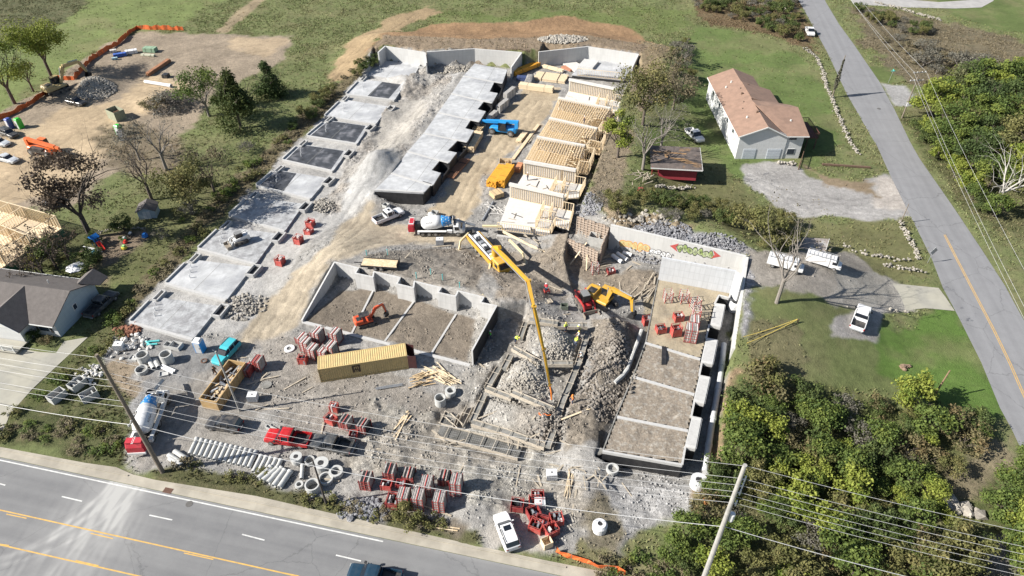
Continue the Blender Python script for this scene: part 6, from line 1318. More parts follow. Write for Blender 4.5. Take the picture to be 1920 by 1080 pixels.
def track_loader(label, a, b, paint, s=1.0, white=False):
 c, rz, _ = AB(a, b); t = thing('compact_loader', label, 'loader', c, rz, 'compact loaders'); t.scale = (s,) * 3
 for sd in (-1, 1): track(t, -1.3, 1.2, sd * .75, .38, .72)
 mb = MB(); mb.loft([ring8(x, q, .35, zt, .08) for x, q, zt in ((-1.7, .6, 1.2), (-1.4, .62, 1.45), (-.2, .62, 1.3), (1.0, .55, .9))]); mb.build('body', paint, t)
 mb = MB(); mb.box(-.7, .6, -.48, .48, 1.2, 2.05, tx=.1, ty=.04); cb = mb.build('cab', BLK, t); mb = MB(); mb.box(-.7, .5, -.46, .46, 2.05, 2.12); mb.build('cab_roof', mat('grey_cab_roof', (.18, .18, .18), .6), cb)
 for sd in (-1, 1): mb = MB(); mb.beam((-1.6, sd * .72, 1.5), (1.3, sd * .72, 1.15), .14, .18); mb.beam((1.3, sd * .72, 1.15), (1.8, sd * .72, .3), .14, .18); mb.build('lift_arm', paint, t)
 mb = MB(); mb.box(1.75, 2.5, -.95, .95, .04, .1); mb.box(1.72, 1.8, -.95, .95, .04, .75); mb.box(1.75, 2.5, -.98, -.93, .04, .6, tx=.0); mb.box(1.75, 2.5, .93, .98, .04, .6); mb.build('bucket', mat('worn_bucket', (.25, .22, .18), .6, .3, dust=.4), t)
 return t
track_loader('red track loader with grey cab roof beside the yellow excavator', (1084, 556), (1108, 592), paint_mat('loader_red', (.40, .03, .03), .2, .4), 1.25)
track_loader('small white skid steer alone on a slab of the left row', (466, 449), (435, 461), WHT, 1.0)
# ------------------------------------------------------------------ container, dumpster, trailer
def container():
 A, B = Vector(W2(602, 717)), Vector(W2(765, 691)); rz = math.atan2((B - A).y, (B - A).x); L_, Wd, Hh = 12.1, 2.44, 2.6
 t = thing('shipping_container', 'long ochre yellow corrugated shipping container with open dark red doors', 'container', (A.x, A.y, .02), rz)
 M_ = mat('container_ochre', (.45, .335, .15), .6, var=.1, scale=1.2, dust=.15, dcol=(.3, .25, .18)); MR_ = mat('container_inside_red', (.06, .018, .018), .6, var=.3)
 def corr(f, x0, x1, step=.30):
  vs, k, x = [], 0, x0; pts = []
  while x < x1 - .01:
   pts += [(x, 0), (x + step * .35, 0), (x + step * .5, 1), (x + step * .85, 1)]; x += step
  pts.append((x1, 0)); return pts
 for nm, y, s in (('side_wall', 0, 1), ('side_wall', Wd, -1)):
  mb = MB(); pts = corr(None, .15, L_ - .12); vs = [(x, y + s * .045 * d, .15) for x, d in pts] + [(x, y + s * .045 * d, Hh - .1) for x, d in pts]; n = len(pts)
  mb.add(vs, [((i, i + 1, n + i + 1, n + i) if s > 0 else (i + 1, i, n + i, n + i + 1)) for i in range(n - 1)]); sw = mb.build(nm, M_, t)
  if s > 0:
   mb = MB(); mb.box(4.5, 5.6, -.025, .0, .9, 2.25); lg = mb.build('emblem', mat('emblem_black', (.04, .025, .015), .6), sw)
   Ml = Matrix.Translation((5.05, -.03, 1.82)) @ Matrix.Rotation(PI / 2, 4, 'X'); text_mesh('m', .95, M_, lg, Ml)
   Ml = Matrix.Translation((5.05, -.03, 1.2)) @ Matrix.Rotation(PI / 2, 4, 'X'); text_mesh('sc', .72, M_, lg, Ml)
 mb = MB(); pts = corr(None, .15, L_ - .12); vs = [(x, .06, Hh - .035 * d) for x, d in pts] + [(x, Wd - .06, Hh - .035 * d) for x, d in pts]; n = len(pts); mb.add(vs, [(i, i + 1, n + i + 1, n + i) for i in range(n - 1)]); mb.build('roof', M_, t)
 mb = MB(); mb.box(0, .06, .1, Wd - .1, .15, Hh - .06); mb.build('end_wall', M_, t)
 mb = MB()
 for y in (0, Wd): mb.beam((0, y, .1), (L_, y, .1), .14, .16); mb.beam((0, y, Hh - .05), (L_, y, Hh - .05), .12, .12)
 for x in (.05, L_ - .05):
  for y in (0, Wd): mb.beam((x, y, .1), (x, y, Hh), .13, .13, up=(1, 0, 0))
 for z in (.1, Hh - .05): mb.beam((.05, 0, z), (.05, Wd, z), .13, .12); mb.beam((L_ - .05, 0, z), (L_ - .05, Wd, z), .13, .12)
 mb.build('corner_frame', M_, t)
 mb = MB(); mb.box(.1, L_ - .1, .05, Wd - .05, .1, .16); mb.build('floor', MR_, t)
 mb = MB(); mb.box(L_, L_ + 1.2, -.06, 0, .15, Hh - .1, Matrix.Translation((L_, 0, 0)) @ Matrix.Rotation(R(-15), 4, 'Z') @ Matrix.Translation((-L_, 0, 0))); mb.build('door', MR_, t)
 mb = MB(); mb.box(L_, L_ + 1.2, Wd, Wd + .06, .15, Hh - .1, Matrix.Translation((L_, Wd, 0)) @ Matrix.Rotation(R(-28), 4, 'Z') @ Matrix.Translation((-L_, -Wd, 0))); mb.build('door', MR_, t)
container()
def dumpster():
 c = (P(382, 762) + P(415, 778) + P(462, 700) + P(437, 688)) / 4; t = thing('dumpster', 'long open tan dumpster filled with tangled timber and scrap', 'dumpster', c, math.atan2((P(437, 688) - P(382, 762)).y, (P(437, 688) - P(382, 762)).x))
 m = mat('tan_dumpster_paint', (.38, .25, .11), .7, var=.2, scale=2, dust=.3); l, w_, h = 3.6, 1.25, 1.9
 for x0, x1, y0, y1 in ((-l, l, -w_, -w_ + .08), (-l, l, w_ - .08, w_), (-l - .06, -l + .03, -w_ + .01, w_ - .01), (l - .03, l + .06, -w_ + .01, w_ - .01)): mb = MB(); mb.box(x0, x1, y0, y1, .1, h); mb.build('side', m, t)
 mb = MB(); mb.box(-l, l, -w_ + .02, w_ - .02, .05, .25); mb.build('floor', BLK, t)
 mb = MB()
 for y in (-w_, w_): mb.beam((-l - .05, y, h), (l + .05, y, h), .14, .12)
 for x in (-l, l): mb.beam((x, -w_, h + .003), (x, w_, h + .003), .14, .12)
 for k in range(8): x = -l + .4 + k * (2 * l - .8) / 7; mb.box(x - .06, x + .06, -w_ - .07, -w_, .1, h - .06); mb.box(x - .06, x + .06, w_, w_ + .07, .1, h - .06)
 mb.build('rib', m, t)
 rd = random.Random(9)
 for k in range(60):
  a = rd.uniform(-.7, .7) + (PI / 2 if rd.random() < .2 else 0); x, y, z = rd.uniform(-l + .6, l - .6), rd.uniform(-w_ + .3, w_ - .3), rd.uniform(1.0, 1.75); L2 = rd.uniform(.3, .8); d = Vector((math.cos(a), math.sin(a) * .6, rd.uniform(-.15, .2))) * L2
  mb = MB(); mb.beam(Vector((x, y, z)) - d, Vector((x, y, z)) + d, rd.uniform(.05, .3), .05); o = mb.build('scrap_board', rd.choice([WOODG, STEEL, WOODO, FORMG]), t)
 return t
dumpster()
def trailer():
 c, rz, _ = AB((678, 497), (750, 502)); t = thing('flat_trailer', 'flat wooden-decked equipment trailer behind the pit wall', 'trailer', c, rz); l, w_ = 2.9, 1.0
 mb = MB()
 for k in range(9): mb.box(-l, l, -w_ + k * .222, -w_ + .212 + k * .222, .62, .68)
 mb.build('deck', WOOD, t)
 mb = MB(); mb.box(-l - .05, l + .05, -w_ - .06, -w_ - .005, .45, .8); mb.box(-l - .05, l + .05, w_ + .005, w_ + .06, .45, .8); mb.box(l, l + .06, -w_, w_, .45, 1.3); mb.beam((-l, 0, .5), (-l - 1.4, 0, .5), .12, .12); mb.build('frame', STEELD, t)
 wheels(t, [-.5, .45], 1.15, .35, .22)
trailer()
# ------------------------------------------------------------------ lumber and panels
def lumber(name, label, a, b, wd, ht, m, rows=5, layers=4, gap=.015, group=None, strap=True, cat='lumber stack'):
 A, B = P(*a), P(*b); c = (A + B) / 2; rz = math.atan2((B - A).y, (B - A).x); L_ = (B - A).length; t = thing(name, label, cat, c, rz, group)
 rd = random.Random(int(a[0] * 7 + a[1])); bw, bh = wd / rows, ht / layers
 for j in range(layers):
  for k in range(rows):
   mb = MB(); y = -wd / 2 + bw * k; d = rd.uniform(-.12, .12); mb.box(-L_ / 2 + d, L_ / 2 + d, y + gap, y + bw - gap, .1 + j * bh, .1 + (j + 1) * bh - gap); mb.build('board', m, t)
 for x in (-L_ * .35, L_ * .35): mb = MB(); mb.box(x - .05, x + .05, -wd / 2, wd / 2, 0, .1); mb.build('bearer', WOODG, t)
 if strap:
  for x in (-L_ * .25, L_ * .25): mb = MB(); mb.box(x - .02, x + .02, -wd / 2 - .01, wd / 2 + .01, .08, .1 + ht + .01); mb.build('strap', BLK, t)
 return t
lumber('truss_stack', 'orange floor trusses stacked at the head of the tan lane', (962, 143), (1017, 118), 1.7, 1.0, WOODY, 5, 3, .05, cat='truss stack')
lumber('lumber_stack', 'wide messy stack of pale floor trusses in the middle of the lane head', (1004, 145), (1062, 152), 4.2, .8, WOODP, 9, 2, .1)
lumber('lumber_stack', 'narrow long board stack lying in front of the wide truss stack', (974, 165), (1037, 173), 1.6, 1.2, WOODP, 5, 5)
lumber('lumber_stack', 'short pale board stack behind the orange truss stack', (1018, 126), (1056, 136), 1.0, .6, WOODP, 4, 3)
lumber('lumber_stack', 'green-edged panel pack near the far retaining wall', (1032, 110), (1055, 110), 1.6, .8, mat('pack_green_cream', (.42, .45, .25), .7, var=.15), 3, 4)
lumber('lumber_stack', 'low grey-green pallet of boards below the far retaining wall', (1022, 120), (1056, 119), 1.4, .35, WOODG, 4, 2)
lumber('sheathing_sheet', 'large white sheet pack lying at an angle beside the far slab', (1062, 116), (1092, 136), 3.6, .3, WRAP, 2, 2, .01, strap=False, cat='sheet pack')
lumber('sheathing_sheet', 'reddish brown sheet pack beside the large white sheets', (1057, 126), (1074, 133), 2.0, .3, mat('redbrown_sheet', (.38, .17, .10), .8), 2, 2, .01, strap=False, cat='sheet pack')
lumber('lumber_stack', 'brown joist bundle against the middle slab, right behind the blue telehandler', (878, 285), (896, 256), 2.4, 1.2, WOOD, 6, 4)
lumber('lumber_stack', 'messy open pile of brown boards in the slab notch behind the telehandler', (894, 252), (902, 232), 2.2, .6, WOODO, 6, 2, .08)
lumber('lumber_stack', 'flat bundle of reddish brown joists lying on the gravel below the brown bundle', (843, 335), (874, 300), 1.9, .4, mat('redbrown_joist', (.30, .155, .09), .8, var=.2), 6, 2, .09)
lumber('lumber_stack', 'bright yellow lumber stack on the left side of the open framed units', (921, 352), (944, 320), 2.0, 1.3, WOODY, 6, 5)
lumber('lumber_stack', 'second yellow lumber stack, right and taller beside the first', (938, 352), (957, 322), 1.7, 1.7, WOODY, 5, 6)
lumber('plywood_pack', 'plywood pack in front of the yellow lumber at the nearest framed unit', (922, 371), (940, 365), 2.0, .9, WOODO, 1, 7, .01, cat='plywood pack')
lumber('plywood_pack', 'plywood pack with a red painted end near the stud wall', (970, 324), (976, 312), 1.1, .9, mat('plywood_red_end', (.45, .2, .1), .8), 1, 6, .01, cat='plywood pack')
lumber('lumber_stack', 'long pale boards lying beside the joist-topped units', (962, 300), (1010, 235), .7, .25, WOODP, 4, 2)
lumber('lumber_stack', 'short stack of boards among hoses below the telehandler fork', (972, 268), (985, 252), 1.2, .6, WOODP, 4, 3)
lumber('lumber_stack', 'two long yellow beams in the weeds above the main road', (785, 985), (860, 994), .6, .2, WOOD, 2, 1, .1, strap=False)
lumber('lumber_stack', 'long timber stack in the left dirt yard with a red near end', (278, 143), (318, 116), 1.0, .8, mat('dusty_red_timber', (.30, .14, .07), .8, var=.3), 3, 3)
boards_pile('lumber_pile', 'fan of loose long boards right of the shipping container', 830, 703, 24, 4.6, WOODP, 12, 2.2, R(-35))
boards_pile('lumber_pile', 'broken wood scraps at the corner of the container and pit', 797, 713, 30, 1.8, WOODO, 13, 2.6, .4, 'debris', .15)
boards_pile('lumber_pile', 'boards leaning in a bundle over the rubble above the red form baskets', 752, 798, 8, 5.2, WOOD, 14, 1.0, R(62))
boards_pile('lumber_pile', 'long grey boards fanned over the dirt right of the excavator boom', 1212, 545, 12, 5.2, WOODG, 15, 2.2, R(52))
boards_pile('lumber_pile', 'thin bundle of pale sticks right of the white pallet tank', 1068, 905, 8, 4.6, WOODP, 16, .9, R(75), 'lumber', .06, .07)
boards_pile('lumber_pile', 'boards and steel scraps around the curved liner below the black wall', 1105, 890, 14, 2.0, WOODG, 17, 3.0, R(100), 'lumber', .1)
boards_pile('lumber_pile', 'loose planks on the weedy tan ground near the framed house', 85, 358, 10, 3.4, WOODP, 18, 2.5, R(35))
boards_pile('lumber_pile', 'scattered boards at the foot of the long formwork walls', 1128, 490, 14, 2.2, WOODG, 19, 2.6, R(20))
boards_pile('lumber_pile', 'boards and plastic scraps beside the white sheet pack', 1050, 140, 10, 1.6, WRAP, 20, 2.2, R(20), 'debris', .15)
boards_pile('lumber_pile', 'light debris on the lane shoulder right of the telehandler', 985, 262, 14, 1.8, WOODG, 21, 2.6, R(60), 'debris', .12)
boards_pile('debris_pile', 'white sheets and steel rods heaped left of the nearest framed unit', 935, 395, 18, 2.6, WRAP, 22, 3.4, R(-40), 'debris', .15)
boards_pile('debris_pile', 'broken boards at the top end of the pump trough by the formwork', 1010, 455, 12, 2.0, WOODG, 25, 5.0, R(-25), 'debris', .1)
lumber('curb_board', 'long pale board edging the slope under the nearest framed unit', (944, 446), (1050, 482), .12, .5, WOODP, 1, 1, .0, strap=False, cat='board')
lumber('plank', 'single long plank slanting on the spoil near the orange-vested worker', (1052, 790), (1106, 766), .22, .1, WOODP, 1, 1, .0, strap=False, cat='plank')
lumber('plank', 'long pale plank on the gravel below the container', (705, 730), (756, 722), .5, .12, STEEL, 3, 1, .03, strap=False, cat='plank')
lumber('plank', 'long timber lying across the weeds above the striped form stacks', (793, 950), (846, 968), .2, .12, WOODG, 1, 1, .0, strap=False, cat='plank')
lumber('log', 'long dark log edging lying across the lawn near the side road', (1540, 310), (1630, 316), .35, .35, DECKB, 1, 1, .0, strap=False, cat='log')
lumber('pipe_bundle', 'grey metal rails stacked behind the unroofed house frame', (86, 385), (115, 372), 2.4, .6, STEEL, 5, 2, .06, strap=False, cat='rail stack')
# wooden crate with an open top
def crate(label, px, py, sx, sy, h, m, rz=0, name='wooden_crate', cat='crate', fill=None):
 t = thing(name, label, cat, P(px, py), rz)
 for x0, x1, y0, y1 in ((-sx, sx, -sy, -sy + .06), (-sx, sx, sy - .06, sy), (-sx, -sx + .06, -sy + .06, sy - .06), (sx - .06, sx, -sy + .06, sy - .06)): mb = MB(); mb.box(x0, x1, y0, y1, 0, h); mb.build('side', m, t)
 mb = MB(); mb.box(-sx + .06, sx - .06, -sy + .06, sy - .06, .02, .08); mb.build('floor', m, t)
 if fill:
  rd = random.Random(px)
  for k in range(6): x = -sx + .2 + rd.random() * (2 * sx - .4); mb = MB(); mb.box(x - .08, x + .08, -sy + .1, sy - .1, .1, h * .7 * rd.random() + .12); mb.build('stored_panel', fill, t)
 return t
crate('open plywood crate on the lane above the yellow lumber stacks', 948, 312, 1.25, 1.1, 1.3, WOOD, R(-4), fill=WOODO)
crate('small open cream crate at the foot of the red frames near the white SUV', 1025, 1022, .55, .5, 1.0, WOODP, R(25))
crate('square concrete catch basin box on the left of the concrete rings', 332, 652, .8, .6, .7, C_PIPE, R(-15), 'catch_basin', 'catch basin')
crate('dark open basin box next to the concrete catch basin', 318, 650, .6, .5, .6, C_PIPE, R(-15), 'catch_basin', 'catch basin')
crate('square concrete frame left of the upper left manhole ring', 252, 672, .6, .55, .25, C_PIPE, R(-10), 'catch_basin', 'catch basin')
crate('square concrete frame in front of the two short pipes', 308, 702, .6, .5, .25, C_PIPE, R(18), 'catch_basin', 'catch basin')
crate('grey steel box lying open by the pump boom', 1058, 578, .55, .45, .7, mat('green_grey_box', (.12, .14, .11), .7), 0, 'steel_box', 'box')
crate('open grey slatted pallet on the rubble right of the boom', 1027, 566, .7, .5, .12, WOODG, R(25), 'slatted_pallet', 'pallet', fill=WOODG)
crate('concrete frame with a square hole near the white pickup nose', 815, 405, .6, .6, .9, C_PIPE, R(-18), 'catch_basin', 'catch basin')
crate('small concrete box in the rubble left of the white pickup', 724, 388, .5, .5, .6, C_PIPE, R(-30), 'catch_basin', 'catch basin')
for px, py, rz, lb in ((110, 747, R(62), 'leftmost of the white concrete vault boxes in the weeds'), (148, 725, R(62), 'white concrete vault box right of the leftmost one, higher up the weeds'), (170, 746, R(45), 'white concrete vault box with a slatted look beside the utility pole')):
 crate(lb, px, py, 1.05, .65, 1.1, C_PIPE, rz, 'concrete_vault', 'concrete box', fill=C_PIPE)
crate('trench box with pale edge at the corner of the muddy pad left of the container', 515, 808, 1.3, .25, .4, C_PIPE, R(-28), 'concrete_curb', 'curb block')
# ------------------------------------------------------------------ pipes, rings
def pipe_thing(label, a, b, r_, name='concrete_pipe', cat='concrete pipe', group=None, m=None, bell=True, lift=0.0):
 A, B = P(*a), P(*b); c = (A + B) / 2; rz = math.atan2((B - A).y, (B - A).x); L_ = (B - A).length; c.z = H(c.x, c.y) + lift; t = thing(name, label, cat, c, rz, group)
 Mx = Matrix.Translation((-L_ / 2, 0, r_)) @ Matrix.Rotation(PI / 2, 4, 'Y')
 mb = MB(); mb.lathe([(r_, 0), (r_, L_), (r_ * .78, L_), (r_ * .78, 0)], 16, Mx, closed=True); mb.build('barrel', m or C_PIPE, t, smooth=False)
 if bell: mb = MB(); mb.lathe([(r_ * 1.01, L_ * .9), (r_ * 1.16, L_ * .93), (r_ * 1.16, L_), (r_ * 1.01, L_)], 16, Mx, closed=True); mb.build('bell', m or C_PIPE, t)
 return t
first = None; lst = []
for k in range(18):
 x = 357 + k * 9.2; y = 848 + k * 2.05 + (5 if k > 12 else 0)
 A, B = P(x, y + 6), P(x + 14, y - 24 + (2 if k > 12 else 0))
 nm = ['first from the left', 'second from the left', 'third from the left', 'fourth from the left', 'fifth from the left', 'sixth from the left', 'seventh from the left', 'eighth from the left', 'ninth from the left', 'tenth from the left', 'eighth from the right', 'seventh from the right', 'sixth from the right', 'fifth from the right', 'fourth from the right', 'third from the right', 'second from the right', 'rightmost'][k]
 lb = 'pale concrete pipe in the long row above the road, ' + nm
 if k == 0:
  first = pipe_thing(lb, (x, y + 6), (x + 14, y - 24), .27, group='row of concrete pipes above the road')
 else:
  c = (A + B) / 2; o = dup(first, (c.x, c.y, H(c.x, c.y)), math.atan2((B - A).y, (B - A).x), lb)
for a, b, lb in (((486, 900), (510, 878), 'concrete pipe lying apart below the long row, leftmost of five'), ((494, 904), (522, 880), 'concrete pipe lying apart below the long row, second of five'), ((504, 908), (530, 880), 'concrete pipe lying apart below the long row, middle of five'), ((514, 914), (536, 884), 'concrete pipe lying apart below the long row, fourth of five'), ((525, 917), (546, 886), 'concrete pipe lying apart below the long row, rightmost of five'),
                 ((320, 862), (342, 876), 'pale pipe at the foot of the big pole, lower of three'), ((318, 856), (340, 870), 'pale pipe at the foot of the big pole, middle of three'), ((329, 849), (352, 864), 'pale pipe at the foot of the big pole, upper of three')):
 pipe_thing(lb, a, b, .33, group='loose concrete pipes near the road')
pipe_thing('grey pipe standing close to the manhole rings, thin and upright in the photo', (566, 900), (568, 874), .24)
pipe_thing('left of the two short grey pipes beside the front manhole ring', (290, 694), (281, 678), .33, bell=False); pipe_thing('right of the two short grey pipes beside the front manhole ring', (299, 692), (292, 678), .33, bell=False)
for n_, (a, b) in enumerate((((305, 686), (330, 697)), ((303, 690), (326, 701)))): pipe_thing(['upper white plastic pipe beside the short grey pipes', 'lower white plastic pipe beside the short grey pipes'][n_], a, b, .18, 'plastic_pipe', 'plastic pipe', m=PVCW, bell=False)
for n_, (a, b) in enumerate((((279, 642), (300, 640)), ((276, 648), (296, 646)), ((274, 640), (284, 650)))): pipe_thing(['upper turquoise plastic pipe beside the concrete fittings', 'lower turquoise plastic pipe beside the concrete fittings', 'short turquoise pipe leaning left of the others'][n_], a, b, .15, 'plastic_pipe', 'plastic pipe', m=PVC, bell=False, group='turquoise plastic pipes')
for n_, (a, b) in enumerate((((1148, 482), (1166, 494)), ((1157, 478), (1176, 490)), ((1168, 476), (1184, 482)))): pipe_thing(['left white pipe lying in the corner under the graffiti wall', 'middle white pipe lying in the corner under the graffiti wall', 'right white pipe lying in the corner under the graffiti wall'][n_], a, b, .36, 'white_pipe', 'pipe', m=PVCW, group='white pipes under the graffiti wall', bell=False)
WP = mat('white_drain_pipe', (.50, .51, .52), .6, var=.08, scale=2, dust=.2)
pts = [P(1356, 650), P(1352, 690), P(1345, 735), P(1335, 790), P(1327, 840), P(1320, 888)]
t = thing('drain_pipe', 'long white drain pipe lying in the dark trench beside the right foundation', 'drain pipe', pts[2])
for a, b in zip(pts, pts[1:]):
 mb = MB(); mb.M = Matrix.Translation(-pts[2]); z = .5; mb.tube((a.x, a.y, z), (b.x, b.y, z), .42, n=14); s = mb.build('pipe_section', WP, t)
 mb = MB(); mb.M = Matrix.Translation(-pts[2]); d = (b - a).normalized(); mb.tube(Vector((b.x, b.y, z)) - Vector((d.x, d.y, 0)) * .3, Vector((b.x, b.y, z)) + Vector((d.x, d.y, 0)) * .2, .48, n=14); mb.build('joint_collar', WP, s)
sn = [P(1203, 622), P(1195, 645), P(1186, 668), P(1176, 695), P(1168, 706), P(1152, 720)]
t = thing('wrapped_pipe', 'pale sheet-wrapped pipe snaking over the spoil left of the gravel foundation', 'pipe', sn[2])
for a, b in zip(sn, sn[1:]): mb = MB(); mb.M = Matrix.Translation(-sn[2]); mb.tube(a + Vector((0, 0, .2)), b + Vector((0, 0, .2)), .36, .3, 9); mb.build('pipe_section', C_PIPE, t)
mb = MB(); mb.box(-1.4, 1.4, -.09, .09, 0, .05); pk = mb.build('loose_plank', WOODG); pk.location = P(900, 480); tag(pk, 'weathered plank dropped among the rubble of the building site', 'plank', 'planks strewn over the rubble'); rd = random.Random(44)
for k in range(60):
 q = rd.choice(((700, 730, 220, 90), (900, 480, 200, 50), (1060, 900, 130, 60), (800, 870, 250, 60), (1130, 540, 90, 60), (500, 720, 80, 50), (1000, 740, 120, 100), (1180, 510, 60, 30))); x, y = q[0] + rd.uniform(-1, 1) * q[2], q[1] + rd.uniform(-1, 1) * q[3]
 if 600 < x < 770 and 640 < y < 720: continue
 o = pk.copy(); COL.objects.link(o); p_ = P(x, y, .08); o.location = p_; o.rotation_euler = (rd.uniform(-.06, .06), rd.uniform(-.08, .08), rd.random() * 3.14); v = rd.uniform(.4, 1.3); o.scale = (v, rd.uniform(.6, 1.4), 1)
def ring(label, px, py, r_, h, lid=False, group=None, m=None, hole=.82, tilt=0, sq=False):
 t = thing('manhole_ring', label, 'manhole ring', P(px, py), 0, group); Mt = Matrix.Rotation(tilt, 4, 'X')
 mb = MB(); mb.lathe([(r_, 0), (r_, h), (r_ * hole, h), (r_ * hole, 0)], 22, Mt, closed=True); mb.build('wall', m or C_PIPE, t)
 if lid:
  if sq:
   mb = MB(); mb.lathe([(r_ + .04, h), (r_ + .04, h + .15), (r_ * .42, h + .15), (r_ * .42, h)], 22, closed=True); mb.build('lid', m or C_PIPE, t); mb = MB(); mb.box(-r_ * .34, r_ * .34, -r_ * .34, r_ * .34, h - .2, h + .155); mb.build('opening', BLK, t)  # square hole is a solid black block, its inner shade put into the colour
  else: mb = MB(); mb.lathe([(r_, h), (r_ * .75, h + .3), (r_ * .35, h + .3), (r_ * .35, h)], 22, closed=True); mb.build('cone', m or C_PIPE, t); mb = MB(); mb.lathe([(r_ * .3, h), (r_ * .3, h + .2)], 12); mb.build('opening', BLK, t)  # black plug inside the cone stands for the shade down the hole
 else:
  mb = MB(); mb.lathe([(r_ * hole * .98, .02), (r_ * hole * .98, .1)], 20, Mt); mb.build('shaded_floor', C_FOOT, t)
 return t
G_ = 'concrete manhole rings'
ring('tall manhole ring, left of the two standing side by side above the short pipes', 272, 678, .85, 1.5, group=G_); ring('tall manhole ring, right of the two standing side by side', 316, 678, .85, 1.6, group=G_); ring('low manhole ring in front, left of the two short grey pipes', 267, 697, .85, .6, group=G_, hole=.84)
ring('manhole ring with a square black opening in its lid, near the dark pole', 604, 877, .9, .9, True, G_, sq=True); ring('open manhole ring right of the lidded one near the dark pole', 631, 888, .85, .6, group=G_, hole=.68); ring('open manhole ring under the dark pole, middle of the cluster', 612, 900, .88, .5, group=G_, hole=.8); ring('front manhole ring at the foot of the dark pole', 588, 918, .88, 1.1, group=G_, hole=.8); ring('small concrete ring nearest the road below the cluster', 584, 930, .42, .3, group=G_, hole=.5)
ring('manhole ring at the top left of the pole cluster', 582, 868, .62, .7, group=G_); ring('white round-topped concrete block beside the ring cluster', 558, 866, .7, 1.0, True, G_, sq=True); ring('small ring on its side in the ring cluster', 562, 912, .5, .5, group=G_, hole=.6)
ring('left of the two manhole rings right of the fanned boards', 826, 757, .75, 1.3, group=G_); ring('right tilted manhole ring beside the fanned boards', 845, 738, .75, .7, group=G_, hole=.62)
ring('white manhole cone with a black hole alone on the gravel near the main road', 1124, 992, .85, .9, True, G_, PVCW); ring('manhole with a square opening at the lower end of the white drain pipe', 1308, 910, .95, 1.0, True, G_, WP, sq=True)
ring('white concrete tank standing in the trench beside the return wall', 1376, 580, .95, 1.7, group=G_, m=WP, hole=.7); ring('round shaft top in the corner behind the white panelled wall', 1381, 548, .8, 2.6, group=G_, m=WP, hole=.72)
ring('low white ring with an orange centre left of the form stacks', 543, 655, .75, .25, group=G_, hole=.5, m=PVCW); ring('flat round orange-topped cover on gravel by the bush edge', 1324, 939, .55, .2, True, G_, mat('orange_cover', (.45, .2, .07), .7), sq=False)
ring('small rusty ring lying flat right of the concrete rings', 383, 678, .45, .2, group=G_, hole=.7, m=mat('rusty_iron', (.11, .055, .035))); ring('flat faint ring in the dirt left of the container', 500, 722, .7, .12, group=G_, hole=.7, m=C_FOOT); ring('curved white liner piece among scraps below the black wall', 1148, 882, .75, .5, group=G_, hole=.75)
ring('black curled hose at the front left corner of the right foundation', 1121, 846, .7, .12, group=None, hole=.86, m=BLK)
pipe_thing('long white pipe lying on the tan dirt above the brush pile', (273, 156), (322, 164), .42, 'white_pipe', 'pipe', m=PVCW)
# ------------------------------------------------------------------ red steel form stacks
def form_stack(label, px, py, rz=0.0, nx=2, h=2.4, face=None, n=9, sx=.62, sy=.75, group='stacks of red framed form panels', lean=0):
 """bundle of form panels standing on edge, red rails, pale tops"""
 t = thing('form_panel_stack', label, 'form panel stack', P(px, py), rz, group)
 for k in range(n):
  x = -sx + (2 * sx) * (k + .5) / n; mb = MB(); mb.box(x - sx / n * .72, x + sx / n * .72, -sy, sy, .12, h - .05 * (k % 2)); mb.build('form_panel', face or FORMW if k % 2 else FORMG, t)
 mb = MB()
 for y in (-sy - .02, sy + .02):
  mb = MB()
  for z in np.linspace(.3, h - .2, 5): mb.beam((-sx - .03, y, z), (sx + .03, y, z), .04, .05)
  mb.build('rail', RED, t)
 mb = MB()
 for x in (-sx - .03, sx + .03):
  for y in (-sy, sy): mb.beam((x, y, 0), (x, y, h + .02), .08, .08, up=(1, 0, 0))
 mb.box(-sx, sx, -sy, sy, .0, .12); mb.build('frame', RED, t)
 mb = MB(); mb.box(-.05, .05, -sy - .06, sy + .06, h + .0, h + .03); mb.box(-.05, .05, -sy - .06, -sy - .03, .1, h); mb.build('strap', REDL, t)
 return t
def basket(label, px, py, rz=0.0, sx=.6, sy=.5, h=1.0, m=None, posts=True, fill=4, group='red steel form baskets'):
 t = thing('form_basket', label, 'steel basket', P(px, py), rz, group); m = m or REDL
 mb = MB(); mb.box(-sx, sx, -sy, sy, .08, .14); mb.build('base', m, t)
 for x0, x1, y0, y1 in ((-sx, sx, -sy, -sy + .04), (-sx, sx, sy - .04, sy), (-sx, -sx + .04, -sy + .04, sy - .04), (sx - .04, sx, -sy + .04, sy - .04)): mb = MB(); mb.box(x0, x1, y0, y1, .14, h * .75); mb.build('side', m, t)
 mb = MB()
 for x in (-sx, sx):
  for y in (-sy, sy): mb.beam((x, y, 0), (x, y, h), .09, .09, up=(1, 0, 0))
 for z in (h * .78, h): mb.beam((-sx, -sy, z), (sx, -sy, z), .05, .05); mb.beam((-sx, sy, z), (sx, sy, z), .05, .05); mb.beam((-sx, -sy, z), (-sx, sy, z), .05, .05); mb.beam((sx, -sy, z), (sx, sy, z), .05, .05)
 mb.build('corner_post', m, t)
 rd = random.Random(int(px * 3 + py))
 for k in range(fill): x, y = rd.uniform(-sx * .7, sx * .7), rd.uniform(-sy * .6, sy * .6); mb = MB(); mb.box(x - .1, x + .1, y - .25, y + .25, .15, h * rd.uniform(.5, 1.0)); mb.build('stored_clamp', rd.choice([STEEL, FORMW, STEELD]), t)
 return t
